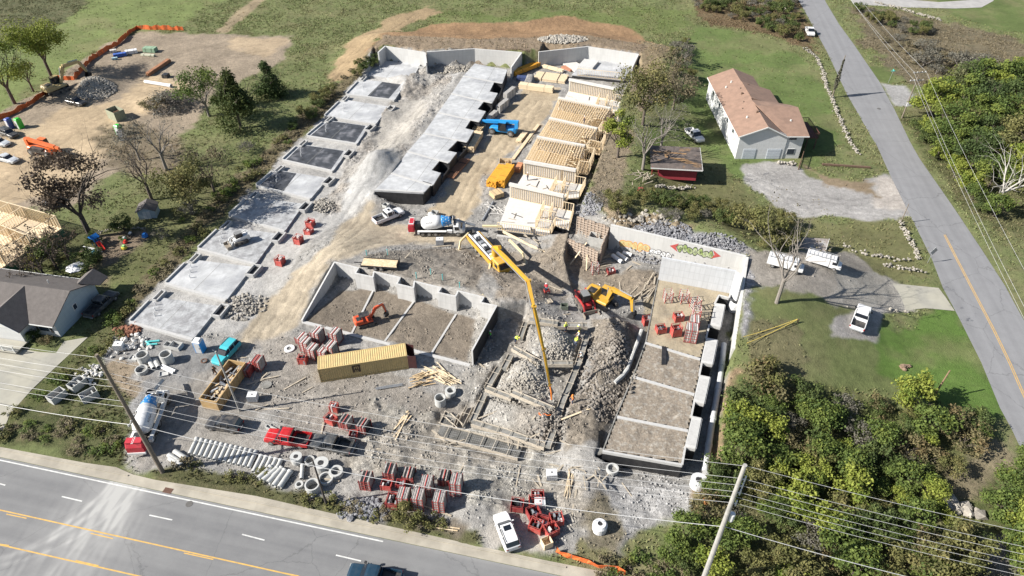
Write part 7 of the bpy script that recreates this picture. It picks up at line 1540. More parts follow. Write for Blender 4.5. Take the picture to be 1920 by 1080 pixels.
def tower(label, px, py, rz, h=2.2, s=.55, m=None):
 t = thing('shoring_frame', label, 'shoring frame', P(px, py), rz, 'red lattice frames in the first bay'); m = m or REDL
 mb = MB()
 for x in (-s, s):
  for y in (-s, s): mb.beam((x, y, 0), (x, y, h), .09, .09, up=(1, 0, 0))
 mb.build('post', m, t)
 mb = MB()
 for z in np.arange(.2, h + .01, .42):
  for a, b in (((-s, -s), (s, -s)), ((s, -s), (s, s)), ((s, s), (-s, s)), ((-s, s), (-s, -s))): mb.beam((*a, z), (*b, z), .05, .05)
 mb.build('rung', FORMW if m is REDL else m, t)
 mb = MB(); mb.beam((-s, -s, .2), (s, -s, h), .06, .06); mb.beam((s, -s, .2), (-s, -s, h), .06, .06); mb.beam((s, s, .2), (s, -s, h), .06, .06); mb.build('diagonal_brace', m, t); return t
A_ = -R(8)
for px, py, h, lb in ((760, 946, 2.5, 'striped red and white panel stack, left of the three in front'), (787, 948, 2.5, 'striped red and white panel stack, middle of the three in front'), (826, 952, 2.4, 'striped red and white panel stack, right of the three in front'), (802, 922, 2.3, 'striped panel stack behind the front three, in the shade'), (857, 921, 2.6, 'tall striped panel stack standing farthest right of the group')):
 form_stack(lb, px, py, A_, h=h)
form_stack('black steel stack with thin uprights at the left end of the roadside group', 689, 910, A_, h=1.9, face=STEELD, n=5); form_stack('black steel stack with uprights, second from the left of the roadside group', 733, 893, A_, h=1.7, face=STEELD, n=5); form_stack('dark stack behind the red basket of the roadside group', 768, 896, A_, h=1.2, face=STEELD, n=6); form_stack('dark open stack with white uprights behind the striped stacks', 834, 902, A_, h=1.3, face=STEELD, n=6)
basket('low red basket full of clamps left of the striped stacks', 726, 914, A_); basket('low red basket at the left foot of the striped stacks', 738, 945, A_, .65, .8, 1.3, RED, fill=7); basket('red basket hidden between the dark stacks', 752, 912, A_, .5, .4, .9, RED)
for px, py, rz, lb in ((970, 953, A_, 'red basket with tall bars just above the white SUV'), (1003, 948, 0, 'red basket behind the white topped box'), (1008, 938, 0, 'red basket nearest the white topped box'), (1000, 968, .4, 'red basket in the middle of the heap right of the SUV'), (1016, 985, -.3, 'red basket with brown boards right of the SUV'), (1043, 980, .2, 'red basket with a black shadow at the right of the heap'), (1005, 992, -.4, 'long red basket close to the SUV bonnet'), (1033, 1000, .5, 'tilted red basket below the heap')):
 basket(lb, px, py, rz, .7, .6, 1.3, REDL if px % 2 else RED, fill=5)
for px, py, h, lb in ((568, 640, 1.2, 'white framed rack left of the tall form stacks'), (577, 655, 2.0, 'form stack behind the pink edged ones, left'), (590, 668, 2.0, 'form stack with a white top beside the salmon basket'), (599, 640, 2.3, 'tall pink edged form stack in the middle group'), (611, 672, 2.0, 'dark form stack at the container corner'), (625, 668, 2.5, 'tall pink form stack with a white top next to the container'), (632, 640, 2.2, 'form stack at the upper right of the middle group')):
 form_stack(lb, px, py, R(-22), h=h, n=5)
basket('salmon red basket at the left end of the container', 569, 680, R(-5), .55, .45, 1.3, REDL)
form_stack('red panel stack left of the middle group, right of a pair', 487, 690, R(-15), h=2.0, face=RED, n=5); form_stack('low dark red panel stack left of a pair near the dumpster', 466, 700, R(-15), h=1.4, face=RED, n=4)
for px, py, h, lb in ((583, 424, 1.3, 'upper red box by the dusty slab corner'), (580, 438, 1.1, 'dark red box below the upper one at the slab corner'), (561, 456, 1.5, 'bright red cube with a white top beside the dusty slab'), (527, 496, 1.5, 'tall red box alone next to the skid steer slab')):
 basket(lb, px, py, R(-20), .6, .6, h, REDL, fill=3)
basket('red lattice basket left of the fallen dark frame', 622, 792, R(-30), .7, .5, 1.2, REDL); basket('white topped red basket above the lattice one', 628, 770, R(-10), .5, .4, 1.3, REDL, fill=6); form_stack('dark panel stack in front of the red lattice basket', 650, 798, R(-20), h=1.4, n=5, face=STEELD); form_stack('dark panel stack lying beside the black pickup nose', 684, 806, R(-20), h=1.5, n=6, face=STEELD); basket('small red box at the nose of the black pickup', 664, 818, 0, .5, .4, .8, REDL)
for px, py, rz, lb in ((1251, 560, .1, 'left lattice frame in the first bay, dark red base'), (1281, 561, .1, 'tall ladder-like lattice frame in the first bay'), (1302, 575, .3, 'lattice frame with a white top at the right of the first bay'), (1304, 592, -.2, 'leaning lattice frame by the white wall blocks')):
 tower(lb, px, py + 4, rz, 2.0)
for px, py, h, lb in ((1271, 600, 1.2, 'solid bright red box in the first bay'), (1213, 608, 1.4, 'cross shaped red basket at the edge of the first bay'), (1238, 622, 1.1, 'small open red basket at the lower edge of the first bay'), (1266, 628, 1.9, 'red lattice basket left of the tall panel stack in the first bay')):
 basket(lb, px, py, .2, .65, .5, h, REDL, fill=4)
form_stack('tall red framed stack casting shade at the right of the first bay', 1293, 636, R(-12), h=2.5, n=6, sx=.8); form_stack('white topped stack behind the tall one in the first bay', 1300, 612, R(-12), h=1.6, n=4)
basket('small red items on the rubble near the boom', 1025, 548, .3, .4, .3, .5, REDL); basket('red basket under the formwork corner', 1145, 512, .2, .6, .5, .8, RED)
tower('red props leaning against the near formwork wall', 1115, 512, .2, 2.0, .5)
# upright formwork walls
FW = mat('steel_ply_form', (.26, .20, .155), .8, var=.3, scale=3)
def formwall(label, a, b, h, z0=0.0):
 A, B = Vector(a), Vector(b); o = Vector((*((A + B) / 2).xy, 0)); t = thing('formwork_wall', label, 'formwork', o, 0, 'standing concrete formwork'); T = Matrix.Translation(-o); L_ = (B - A).length; n = int(L_ / .62); d = (B - A).normalized(); nn = Vector((d.y, -d.x))
 for k in range(n):
  u0, u1 = L_ * k / n, L_ * (k + 1) / n; hh = h - .0 - (.25 if k % 3 == 2 else 0)
  mb = MB(); mb.M = T; wall_seg(mb, (A + d * (u0 + .02)).to_tuple(), (A + d * (u1 - .02)).to_tuple(), .08, z0, z0 + hh); mb.build('form_panel', FW, t)
  mb = MB(); mb.M = T
  for z in np.arange(.3, hh, .5): p, q = A + d * u0 + nn * .09, A + d * u1 + nn * .09; mb.beam((p.x, p.y, z0 + z), (q.x, q.y, z0 + z), .1, .09)
  p = A + d * u0 + nn * .1; mb.beam((p.x, p.y, z0), (p.x, p.y, z0 + hh), .1, .08, up=(nn.x, nn.y, 0)); mb.build('form_rib', mat('pale_form_rib', (.40, .33, .27), .8, var=.2), t)
 return t, T, A, B, d, nn
f1 = formwall('rear of the two gridded formwork walls, at the corner of the graffiti wall', W2(1083, 405, 4), W2(1142, 424, 4), 4.0)
f2 = formwall('front gridded formwork wall propped by two pale boards', W2(1066, 447, 3.2), W2(1122, 470, 3.2), 3.2)
f3 = formwall('short dark formwork wall joining the graffiti wall corner', W2(1142, 428, 3.9), W2(1128, 462, 3.9), 3.9)
for (a, za), (b, zb) in (((W(1100, 455, 2.6), 0), (P(1068, 497), 0)), ((W(1102, 462, 2.4), 0), (P(1099, 508), 0))):
 mb = MB(); mb.M = f2[1]; mb.beam(Vector(a), Vector(b), .18, .1); mb.build('prop_board', WOODP, f2[0])
crate('concrete block between the two formwork walls', 1118, 458, 1.3, .8, 1.9, C_PIPE, R(-20), 'concrete_pier', 'concrete pier', fill=C_PIPE)
# white IBC-like pallet tank
def pallet_tank(label, px, py):
 t = thing('pallet_tank', label, 'pallet tank', P(px, py), R(2)); mb = MB(); mb.box(-.62, .62, -.5, .5, .15, 1.15); mb.build('tank', PVCW, t); mb = MB()
 for x in np.linspace(-.64, .64, 7): mb.beam((x, -.52, .12), (x, -.52, 1.2), .03, .03, up=(1, 0, 0)); mb.beam((x, .52, .12), (x, .52, 1.2), .03, .03, up=(1, 0, 0))
 for z in (.4, .8, 1.2): mb.beam((-.64, -.52, z), (.64, -.52, z), .03, .03); mb.beam((-.64, .52, z), (.64, .52, z), .03, .03)
 mb.build('cage', STEEL, t); mb = MB(); mb.box(-.62, .62, -.5, .5, 0, .13); mb.build('pallet', WOODG, t); mb = MB(); mb.lathe([(.1, 1.15), (.1, 1.2)], 10); mb.build('cap', BLK, t)
pallet_tank('white caged pallet tank on the rubble above the red baskets', 1034, 896)
pallet_tank('white slatted tank heaped with concrete fittings at the left pile', 226, 655)
pallet_tank('small white box on the grey mud beside the muddy pad', 476, 750)
pallet_tank('white topped box on red baskets right of the SUV', 1012, 950)
pallet_tank('white cube alone beside the mixer front wheels', 825, 458)
# portable toilets
def toilet(label, px, py, col, rz, roof=None):
 t = thing('portable_toilet', label, 'portable toilet', P(px, py), rz, 'portable toilets'); m = paint_mat('toilet_' + col[0], col[1], .1, .4)
 mb = MB(); mb.box(-.56, .56, -.56, .56, .06, 2.1); mb.build('cabin', m, t); mb = MB(); mb.box(-.42, .42, -.60, -.56, .15, 1.95); d = mb.build('door', paint_mat('toilet_door', (.5, .5, .5), .1), t)
 mb = MB(); mb.box(.25, .32, -.64, -.60, 1.0, 1.2); mb.build('handle', BLK, d); mb = MB(); mb.box(-.6, .6, -.6, .6, 2.1, 2.16); mb.box(-.56, .56, -.56, .56, 2.16, 2.34, tx=.2, ty=.2); mb.build('roof', roof or m, t)
 mb = MB(); mb.tube((.4, .4, 2.15), (.4, .4, 2.6), .05); mb.build('vent_pipe', BLK, t); mb = MB(); mb.box(-.6, .6, -.6, .6, 0, .06); mb.build('base', BLK, t)
WR = paint_mat('toilet_white_roof', (.6, .6, .6), .1, .5)
toilet('blue portable toilet at the left edge by the orange silt fence', 22, 240, ('blue', (.04, .07, .28)), R(-30)); toilet('green portable toilet right beside the blue one', 40, 240, ('green', (.03, .42, .03)), R(-30)); toilet('green topped portable toilet in the tan yard by the bare trees', 226, 252, ('green', (.03, .42, .03)), R(-20)); toilet('small grey cabinet in front of the green topped toilet', 232, 262, ('grey', (.2, .2, .22)), R(10)); toilet('blue and white portable toilet beside the turquoise SUV', 378, 658, ('azure', (.02, .22, .55)), R(-8), WR)
crate('large pale green storage bin with a rusty lid above the green toilet', 221, 222, 1.7, 1.2, 2.2, mat('bin_olive', (.26, .27, .19), .7, var=.2, dust=.3), R(-35), 'storage_bin', 'bin', fill=mat('bin_lid_rust', (.22, .12, .08)))
# equipment and packs at the far left yard
for px, py, sx, sy, h, m, lb in ((226, 106, 1.6, .6, .9, mat('tarp_blue', (.04, .10, .36)), 'blue wrapped bundle in the far left yard'), (247, 100, 1.5, .8, .9, PVCW, 'white wrapped pack right of the blue bundle'), (213, 98, .8, .6, .7, WRAP, 'small pinkish pack left of the blue bundle'), (283, 97, 1.7, .9, 1.2, mat('pack_sage', (.2, .3, .2)), 'sage green pack farthest right in the left yard'), (278, 105, 1.9, .4, .5, mat('pack_cream', (.42, .42, .32)), 'cream pack in front of the sage green one'), (216, 112, .7, .4, .6, mat('pack_ice', (.3, .45, .5)), 'pale blue end piece of the blue bundle'), (981, 150, 1.6, .8, .9, mat('tarp_navy', (.03, .05, .13)), 'navy blue wrapped pack at the head of the tan lane'), (402, 141, .6, .4, .4, BLK, 'small black tarp heap on the left yard dirt'), (312, 145, .7, .8, .9, BLK, 'dark boulder-like bin beside the brush pile')):
 t = thing('wrapped_pack', lb, 'wrapped pack', P(px, py), R(25 if px < 260 else -8)); mb = MB(); mb.box(-sx, sx, -sy, sy, .12, h, tx=.05, ty=.05); mb.build('wrapping', m, t); mb = MB()
 for k in (-.7, 0, .7): mb.box(k * sx - .08, k * sx + .08, -sy * .95, sy * .95, 0, .12)
 mb.build('pallet', WOODG, t); mb = MB()
 for k in (-.5, .5): mb.box(k * sx - .03, k * sx + .03, -sy - .01, sy + .01, .12, h + .01)
 mb.build('strap', BLK, t)
# generators / gang boxes stacked along the middle slabs
for px, py, h, lb in ((955, 185, 2.2, 'tall white steel gate panel rack beside the middle row, upper of two'), (942, 205, 1.8, 'white steel rack beside the middle row, lower of two'), (921, 223, 1.2, 'grey bundle of white panels between slab notch and white racks')):
 t = thing('panel_rack', lb, 'panel rack', P(px, py), R(62));
 for k in range(4): mb = MB(); mb.box(-2.2, 2.2, -.5 + k * .26, -.38 + k * .26, .1, h); mb.build('panel', WRAP, t)
 mb = MB()
 for x in (-2.2, -.7, .7, 2.2): mb.beam((x, -.6, .05), (x, .5, .05), .12, .1); mb.beam((x, -.6, .05), (x, -.6, h), .1, .08, up=(1, 0, 0))
 mb.build('frame', STEEL, t)
pipe_thing('grey conduit coil pile at the lane corner near the nearest framed unit', (905, 415), (925, 380), .2, 'steel_tube', 'tube', m=STEEL, bell=False)
pipe_thing('black drain pipe crossing the slope under the nearest framed unit', (995, 440), (1015, 470), .14, 'drain_hose', 'hose', m=BLK, bell=False)
# teal stub pipes on the grey ground behind the pit
for n_, (px, py) in enumerate(((688, 480), (727, 478), (781, 522), (808, 515), (862, 540), (830, 525))):
 t = thing('stub_pipe', 'thin teal plastic stub pipe sticking out of the ground behind the pit walls', 'stub pipe', P(px, py), 0, 'teal stub pipes behind the pit'); mb = MB(); mb.tube((0, 0, 0), (0, 0, 1.1), .06); mb.build('pipe', PVC, t); mb = MB(); mb.tube((0, 0, 1.08), (0, 0, 1.16), .08); mb.build('cap', PVC, t)
# playground toys
def toy(label, px, py, cols, s=1.0, slide=False, rz=0):
 t = thing('garden_toy', label, 'toy', P(px, py), rz)
 if slide:
  mb = MB(); mb.box(-.6, .6, -.5, .5, .9, 1.0); mb.build('platform', cols[0], t)
  for x, y in ((-.55, -.45), (.55, -.45), (-.55, .45), (.55, .45)): mb = MB(); mb.tube((x, y, 0), (x, y, 1.9), .06); mb.build('post', cols[0], t)
  mb = MB(); mb.add([(-.75, -.65, 1.8), (.75, -.65, 1.8), (0, -.65, 2.3), (-.75, .65, 1.8), (.75, .65, 1.8), (0, .65, 2.3)], [(0, 1, 2), (5, 4, 3), (0, 2, 5, 3), (1, 4, 5, 2)]); mb.build('roof', cols[0], t)
  mb = MB(); mb.beam((.6, 0, 1.0), (2.3, -.4, .12), .55, .06); mb.build('slide', cols[1], t); mb = MB(); mb.beam((.6, -.3, 1.1), (2.3, -.7, .2), .06, .2); mb.beam((.6, .3, 1.1), (2.3, -.1, .2), .06, .2); mb.build('slide_edge', cols[1], t)
 else:
  mb = MB(); mb.lathe([(.35 * s, .05), (.5 * s, .2 * s), (.45 * s, .5 * s), (.2 * s, .6 * s)], 14); mb.build('body', cols[0], t); mb = MB(); mb.box(-.2 * s, .2 * s, -.3 * s, .3 * s, .5 * s, .8 * s); mb.build('seat', cols[1], t)
  for x in (-.4, .4): mb = MB(); mb.tube((x * s, -.3 * s, .12), (x * s, .3 * s, .12), .12); mb.build('wheel', BLK, t)
TB, TR_, TY, TG, TC = [paint_mat('toy_' + n, c, .05, .4) for n, c in (('blue', (.01, .14, .45)), ('red', (.5, .03, .02)), ('yellow', (.6, .5, .05)), ('lime', (.3, .55, .2)), ('cyan', (.25, .55, .62)))]
toy('blue roofed toy play tower with a red slide in the fenced garden', 183, 460, (TB, TR_), slide=True, rz=R(-30)); toy('upright lime green toy left of the red one in the garden', 234, 450, (TG, PVCW), .8); toy('small red ride-on toy in the garden', 236, 456, (TR_, TR_), .8); toy('yellow round sandbox toy in the garden', 234, 467, (TY, TG), 1.0); toy('blue toy at the upper right corner of the garden', 273, 445, (TB, TB), 1.1); toy('pale cyan toy below the garden rail', 176, 478, (TC, TC), 1.1); toy('yellow and pink toy left of the cyan one', 157, 478, (TY, paint_mat('toy_pink', (.5, .3, .3))), 1.1); toy('dark ride-on with white parts in the garden shade', 246, 442, (BLK, PVCW), .9)
lumber('garden_rail', 'white rail along the lower side of the toy garden', (158, 467), (192, 473), .15, .5, PVCW, 1, 1, 0, strap=False, cat='rail')
# white tent/umbrella behind the dark roofed house
t = thing('patio_umbrella', 'small white canopy on the ground behind the dark-roofed house', 'canopy', P(150, 518)); mb = MB(); mb.lathe([(1.5, 1.9), (.05, 2.5)], 8); mb.build('canopy', PVCW, t); mb = MB(); mb.tube((0, 0, 0), (0, 0, 2.4), .04); mb.build('pole', STEEL, t)

# ------------------------------------------------------------------ poles and wires
def pole(label, px, py, h, r0=.17, arms=(), m=None, lean=(0, 0), top=None, name='utility_pole', base=None, extra=None, rz=RA):
 b = base or P(px, py); t = thing(name, label, 'utility pole', b, 0, None); m = m or POLEW
 if extra is None: extra = []
 mb = MB(); mb.tube((0, 0, -.2), (lean[0], lean[1], h), r0, r0 * .62, 12); mb.build('pole_shaft', m, t)
 for z, L_, a in arms:
  d = Vector((math.cos(a), math.sin(a), 0)) * L_ / 2; k = z / h; c = Vector((lean[0] * k, lean[1] * k, z)); mb = MB(); mb.beam(c - d, c + d, .12, .14); ar = mb.build('crossarm', POLEG, t)
  for u in (-.9, -.35, .35, .9): mb = MB(); q = c + d * u; mb.lathe([(.07, .07), (.09, .15), (.05, .25)], 8, Matrix.Translation(q)); mb.build('insulator', PVCW, ar)
 return t
PD = math.atan2(rdir.y, rdir.x)          # direction of the wires: along the road
p1 = pole('tall weathered utility pole at the site gate, rising over the red mixer', 305, 885, 20.3, .28, [(10.0, 2.2, PD + PI / 2 + .2)], lean=(-.3, .2))
p3b = Vector((19.55, 34.66, 0)); p3 = pole('tall pale utility pole at the bottom right among the bushes', 0, 0, 23, .30, [], m=POLEG, base=p3b)
for z, sd in ((20.8, 1), (19.8, 1), (18.8, 1), (17.1, 1)): mb = MB(); mb.beam((0, 0, z), (.55, .1, z + .1), .07, .07); mb.tube((.5, .1, z - .35), (.5, .1, z + .45), .07); mb.build('insulator', PVCW, p3)
mb = MB(); mb.lathe([(.26, 14.4), (.28, 14.6), (.28, 15.4), (.2, 15.5)], 12, Matrix.Translation((.55, .1, 0))); mb.build('transformer', PVCW, p3)
p2 = pole('slim grey metal pole beside the debris dumpster', 450, 771, 11.3, .15, m=POLEG, lean=(-.1, 0)); mb = MB(); mb.beam((-.1, 0, 11.2), (-.5, .1, 11.5), .08, .08); mb.build('pole_head', STEEL, p2)
p4 = pole('short dark wooden pole among the manhole rings by the road', 612, 946, 8.8, .14, m=mat('dark_pole', (.06, .05, .045), .9))
pr = pole('double cross-armed utility pole right of the narrow side road', 1691, 221, 11.0, .16, [(10.6, 3.0, 0.15), (8.8, 3.2, .15)]); mb = MB(); mb.box(-.25, .1, -.3, -.16, 2.9, 3.7); mb.build('sign_plate', PVCW, pr)
pl2 = pole('ivy-covered dark pole between stone wall and side road', 1560, 183, 10.2, .15)
mb = MB(); rd = random.Random(4)
for k in range(420):
 z = rd.uniform(2, 9.2); rr = .12 + .42 * math.sin(min(1, max(0, (z - 1.5) / 6)) * PI) ** 1.2; a = rd.random() * 6.3; c = Vector((rr * math.cos(a) * rd.random() ** .5, rr * math.sin(a), z)); u = Vector((rd.gauss(0, 1), rd.gauss(0, 1), rd.gauss(0, 1))).normalized() * .16; v = u.orthogonal().normalized() * .13
 mb.add([c - u - v, c + u - v, c + u + v, c - u + v], [(0, 1, 2, 3)])
mb.build('ivy', mat('ivy_dry', (.07, .07, .045), .9, var=.4, scale=3), pl2)
pole('bare short pole by the stone wall at the gravel lot mouth', 1688, 419, 4.2, .1, name='wooden_post'); pole('leaning grey-brown post standing on the lawn above the bushes', 1745, 752, 5.6, .14, name='wooden_post', m=mat('brown_post', (.20, .13, .08), .85), lean=(.5, .4))
pole('dark slim pole far beside the top of the side road', 1546, -2, 7, .12, name='utility_pole')
# street sign
def road_sign():
 b = P(1739, 493); t = thing('road_sign', 'grey backed diamond road sign on a thin post beside the side road', 'road sign', b, R(20)); mb = MB(); mb.tube((0, 0, 0), (.05, 0, 3.0), .04); mb.build('post', STEEL, t)
 mb = MB(); s = .55; mb.M = Matrix.Translation((.1, -.06, 2.5)) @ Matrix.Rotation(R(45), 4, 'Y'); mb.box(-s, s, -.015, .015, -s, s); mb.build('sign_plate', STEEL, t)
road_sign()
t = thing('street_name_sign', 'turquoise-green street name sign on a thin post across the side road', 'street sign', P(1665, 156)); mb = MB(); mb.tube((0, 0, 0), (.2, 0, 3.2), .035); mb.build('post', STEEL, t)
for a in (0, 1.4): mb = MB(); mb.box(-.5, .5, -.02, .02, 3.0 + a * .16, 3.2 + a * .16, Matrix.Translation((.2, 0, 0)) @ Matrix.Rotation(a, 4, 'Z')); mb.build('sign_plate', paint_mat('sign_turquoise', (.05, .45, .42), .0), t)
# overhead wires
WIRE = mat('overhead_cable', (.42, .42, .42), .5, var=.02)
def wire(label, A, B, sag, r_=.022, n=16, name='overhead_wire'):
 A, B = Vector(A), Vector(B); c = (A + B) / 2; mb = MB(); pts = []
 for k in range(n + 1): u = k / n; p = A.lerp(B, u); p.z -= sag * 4 * u * (1 - u); pts.append(p - Vector((c.x, c.y, 0)))
 mb.path(pts, r_, 5); o = mb.build(name, WIRE); o.location = (c.x, c.y, 0); tag(o, label, 'cable', 'overhead wires'); return o
P1 = Vector((-42.67, 49.92, 0)); dW = (p3b - P1); far0 = P1 - dW * .9; far1 = p3b + dW * .9
words = ['highest', 'second highest', 'third', 'fourth', 'fifth', 'sixth', 'lowest thick']
for k, (z, z3, sag) in enumerate(((19.9, 22.7, 1.6), (17.5, 20.9, 1.7), (16.4, 19.9, 1.7), (15.3, 18.9, 1.8), (13.0, 18.1, 1.9), (12.0, 17.2, 2.0), (8.8, 13.2, 2.2))):
 r_ = .015 if k < 6 else .03; q = lambda p, z: (p.x + .3, p.y + .1, z)
 wire(f'{words[k]} overhead wire between the two tall poles along the main road', q(P1, z), q(p3b, z3), sag, r_); wire(f'{words[k]} overhead wire running left from the gate pole', q(P1, z), q(far0, z), sag, r_); wire(f'{words[k]} overhead wire running right over the bushes', q(p3b, z3), q(far1, z3), sag, r_)
prb = pr.location; nxt = Vector(W(1975, 640, 10.5)); prv = Vector(W(1560, -60, 10.5))
for k, (off, z) in enumerate(((-1.4, 10.8), (1.3, 10.8), (-.6, 8.9))):
 lb = ['left high', 'right high', 'lower'][k]; wire(f'{lb} wire following the side road, right of the cross-armed pole', (prb.x + off, prb.y, z), (nxt.x + off, nxt.y, nxt.z - (10.8 - z)), .8, .018); wire(f'{lb} wire following the side road, beyond the cross-armed pole', (prb.x + off, prb.y, z), (prv.x + off, prv.y, prv.z), .8, .018)
# yellow ropes from a stake
for n_, (a, b) in enumerate((((1493, 604), (1392, 640)), ((1493, 605), (1398, 652)))):
 A, B = P(*a), P(*b); A.z += .6; B.z += .9; o = wire(['upper yellow rope stretched from a stake on the rough lawn', 'lower yellow rope stretched from a stake on the rough lawn'][n_], A, B, .2, .05, 6, 'yellow_rope'); o.data.materials[0] = mat('yellow_rope', (.55, .42, .1), .7)
 o.location.z = 0
t = thing('wooden_stake', 'dark stake holding the yellow ropes on the rough lawn', 'stake', P(1495, 605)); mb = MB(); mb.box(-.08, .08, -.08, .08, 0, .7, tx=.02, ty=.02); mb.build('stake', DECKB, t); mb = MB(); mb.box(-.2, .2, -.03, .03, .5, .58); mb.build('cleat', DECKB, t)
# ------------------------------------------------------------------ orange silt fences
def silt(label, pts, h=.9):
 q = [P(*p) for p in pts]; o = q[len(q) // 2].copy(); t = thing('silt_fence', label, 'silt fence', o); T = Matrix.Translation(-o); mb = MB(); rd = random.Random(3); fine = []
 for a, b in zip(q, q[1:]):
  n = max(2, int((b - a).length / .8))
  for k in range(n): p = a.lerp(b, k / n); fine.append(Vector((p.x + rd.uniform(-.12, .12), p.y + rd.uniform(-.12, .12), H(p.x, p.y))))
 fine.append(q[-1]); n = len(fine); hs = [h * rd.uniform(.6, 1.1) for _ in fine]; lean = [rd.uniform(-.25, .25) for _ in fine]
 vs = [f for f in fine] + [f + Vector((lean[i], lean[i] * .5, hs[i])) for i, f in enumerate(fine)]; mb.M = T; mb.add(vs, [(i, i + 1, n + i + 1, n + i) for i in range(n - 1)]); f_ = mb.build('netting', ORNG, t); f_.modifiers.new('thick', 'SOLIDIFY').thickness = .03
 for i in range(0, n, 3): mb = MB(); mb.M = T; mb.beam(fine[i], fine[i] + Vector((0, 0, h * 1.2)), .05, .05, up=(1, 0, 0)); mb.build('stake', WOODG, t)
silt('long orange silt fence edging the dirt yard at the top left', [(345, 57), (256, 55), (245, 62), (222, 84), (200, 96), (170, 115), (140, 150), (110, 150), (88, 175), (60, 195), (35, 210), (0, 225), (-20, 232)], 1.3)
silt('crumpled orange silt fence on the verge at the bottom of the photo', [(1042, 1035), (1062, 1045), (1085, 1052), (1110, 1060), (1135, 1068), (1172, 1078)], .9)
# ------------------------------------------------------------------ dry stone walls
def sep(mb, t, m, o, few):
 if not few: return mb
 mb.build('stone', m or ROCKM, t); n = MB(); n.M = Matrix.Translation(-o); return n
def stonewall(label, pts, w_=.8, r_=.25, m=None, dens=2.8, seed=1, hh=.6):
 q = [P(*p) for p in pts]; o = q[len(q) // 2].copy(); t = thing('stone_wall', label, 'stone wall', o); rd = random.Random(seed); mb = MB(); mb.M = Matrix.Translation(-o); cnt_ = 0; few = sum((b - a).length for a, b in zip(q, q[1:])) * dens * 3 < 170
 for a, b in zip(q, q[1:]):
  L_ = (b - a).length; d = (b - a).normalized(); n_ = Vector((-d.y, d.x, 0))
  for k in range(int(L_ * dens * 3)): p = a.lerp(b, rd.random()) + n_ * rd.gauss(0, w_ * .3); stone(mb, (p.x, p.y, H(p.x, p.y) + rd.uniform(.05, hh)), r_ * rd.uniform(.5, 1.1), rd); cnt_ += 1; mb = sep(mb, t, m, o, few)
 if mb.v: mb.build('stones', m or ROCKM, t)
 return t
stonewall('long pale dry stone wall between the big lawn and the side road', [(1508, 92), (1530, 108), (1542, 135), (1549, 165), (1560, 185), (1568, 210), (1583, 245), (1596, 275), (1612, 292)], seed=2)
stonewall('short pale stone wall from the bare post down to the lawn corner', [(1685, 415), (1696, 435), (1712, 460), (1720, 488)], seed=3); stonewall('pale stone edging between the lower lawn strips, upper line', [(1580, 462), (1620, 478), (1680, 488), (1715, 492)], .8, .3, seed=4, dens=1.2); stonewall('pale stone edging between the lower lawn strips, lower line', [(1655, 498), (1700, 506), (1735, 512)], .6, .25, seed=5)
stonewall('row of stones under the front corner of the brown-roofed house', [(1458, 306), (1480, 309), (1492, 308)], .8, .35, seed=6); stonewall('rough stone line in the brush above the side road car', [(1405, 8), (1440, 12), (1478, 20), (1494, 32)], .8, .35, seed=7); stonewall('grey-white stone line in the field at the top right', [(1640, 5), (1690, 18), (1730, 30), (1765, 40)], .6, .3, seed=8)
stonewall('stones scattered along the front of the red shed', [(1228, 350), (1262, 356), (1302, 352)], .8, .28, seed=9); stonewall('stone edging around the toy garden', [(175, 440), (240, 428), (275, 432)], .4, .16, seed=10)
stonewall('stones at the edge of the concrete drive on the right', [(1658, 576), (1680, 584), (1702, 586)], .6, .28, seed=11, dens=.8)
# ------------------------------------------------------------------ rock heaps, each heap one thing
def heap(label, px, py, rx, ry, h, n, r_, m, seed, name='rock_pile', cat='rock pile'):
 c = P(px, py); t = thing(name, label, cat, Vector((c.x, c.y, 0))); rd = random.Random(seed); mb = MB()
 for k in range(n):
  a, q = rd.random() * 6.283, rd.random() ** .6; x, y = rx * q * math.cos(a), ry * q * math.sin(a); stone(mb, (x, y, H(c.x + x, c.y + y) + r_ * .3 + h * (1 - q) * rd.uniform(.5, 1)), r_ * rd.uniform(.4, 1.3), rd, .7); mb = sep(mb, t, m, Vector(), n <= 90)
 if mb.v: mb.build('stones', m, t)
heap('tall heap of broken pale stone beside the black SUV in the left yard', 180, 165, 4.4, 3.8, .3, 800, .32, ROCKM, 1); heap('heap of grey and tan boulders on the orange dirt at the top', 1055, 74, 6.5, 3.0, .5, 420, .42, ROCKM, 2)
heap('blue-grey quarry stone heap behind the graffiti wall, left', 1240, 436, 5, 3, .6, 700, .22, ROCKG, 3); heap('grey quarry stone heap behind the graffiti wall, right', 1330, 462, 6, 3, .5, 700, .2, ROCKG, 4); heap('dark grey stone heap right of the nearest framed units', 1098, 385, 3, 5, .5, 500, .22, ROCKG, 5); heap('pale stone heap in the weeds by the lower right road verge', 682, 957, 3, 1.6, .4, 160, .32, ROCKG, 6)
heap('rough rubble at the top of the middle lane between slabs', 845, 130, 6, 3, .3, 240, .35, ROCKM, 7); heap('tan rock outcrop under the brushy bank behind the graffiti wall', 1200, 410, 8, 1.6, .3, 70, .4, ROCKM, 8); SPM = mat('spoil_rock', (.24, .215, .185), .95, var=.35, scale=1.5, col2=(.15, .13, .11), thr=(.42, .6))
heap('long jagged spoil bank between the footings and the gravel foundation', 1148, 665, 3.2, 8.5, .15, 900, .23, SPM, 21); heap('jagged spoil heap left of the foundation, beside the footing corner', 1115, 735, 3.6, 5, .15, 520, .24, SPM, 22); heap('upper rubble mound inside the footing grid', 1040, 655, 3, 3.4, .15, 420, .18, ROCKM, 23); heap('middle rubble mound inside the footing grid, left of the boom tip', 985, 712, 3.4, 3.6, .15, 480, .18, ROCKM, 24); heap('lower dark rubble mound inside the footing grid', 1020, 795, 2.6, 2.6, .15, 320, .18, SPM, 25)
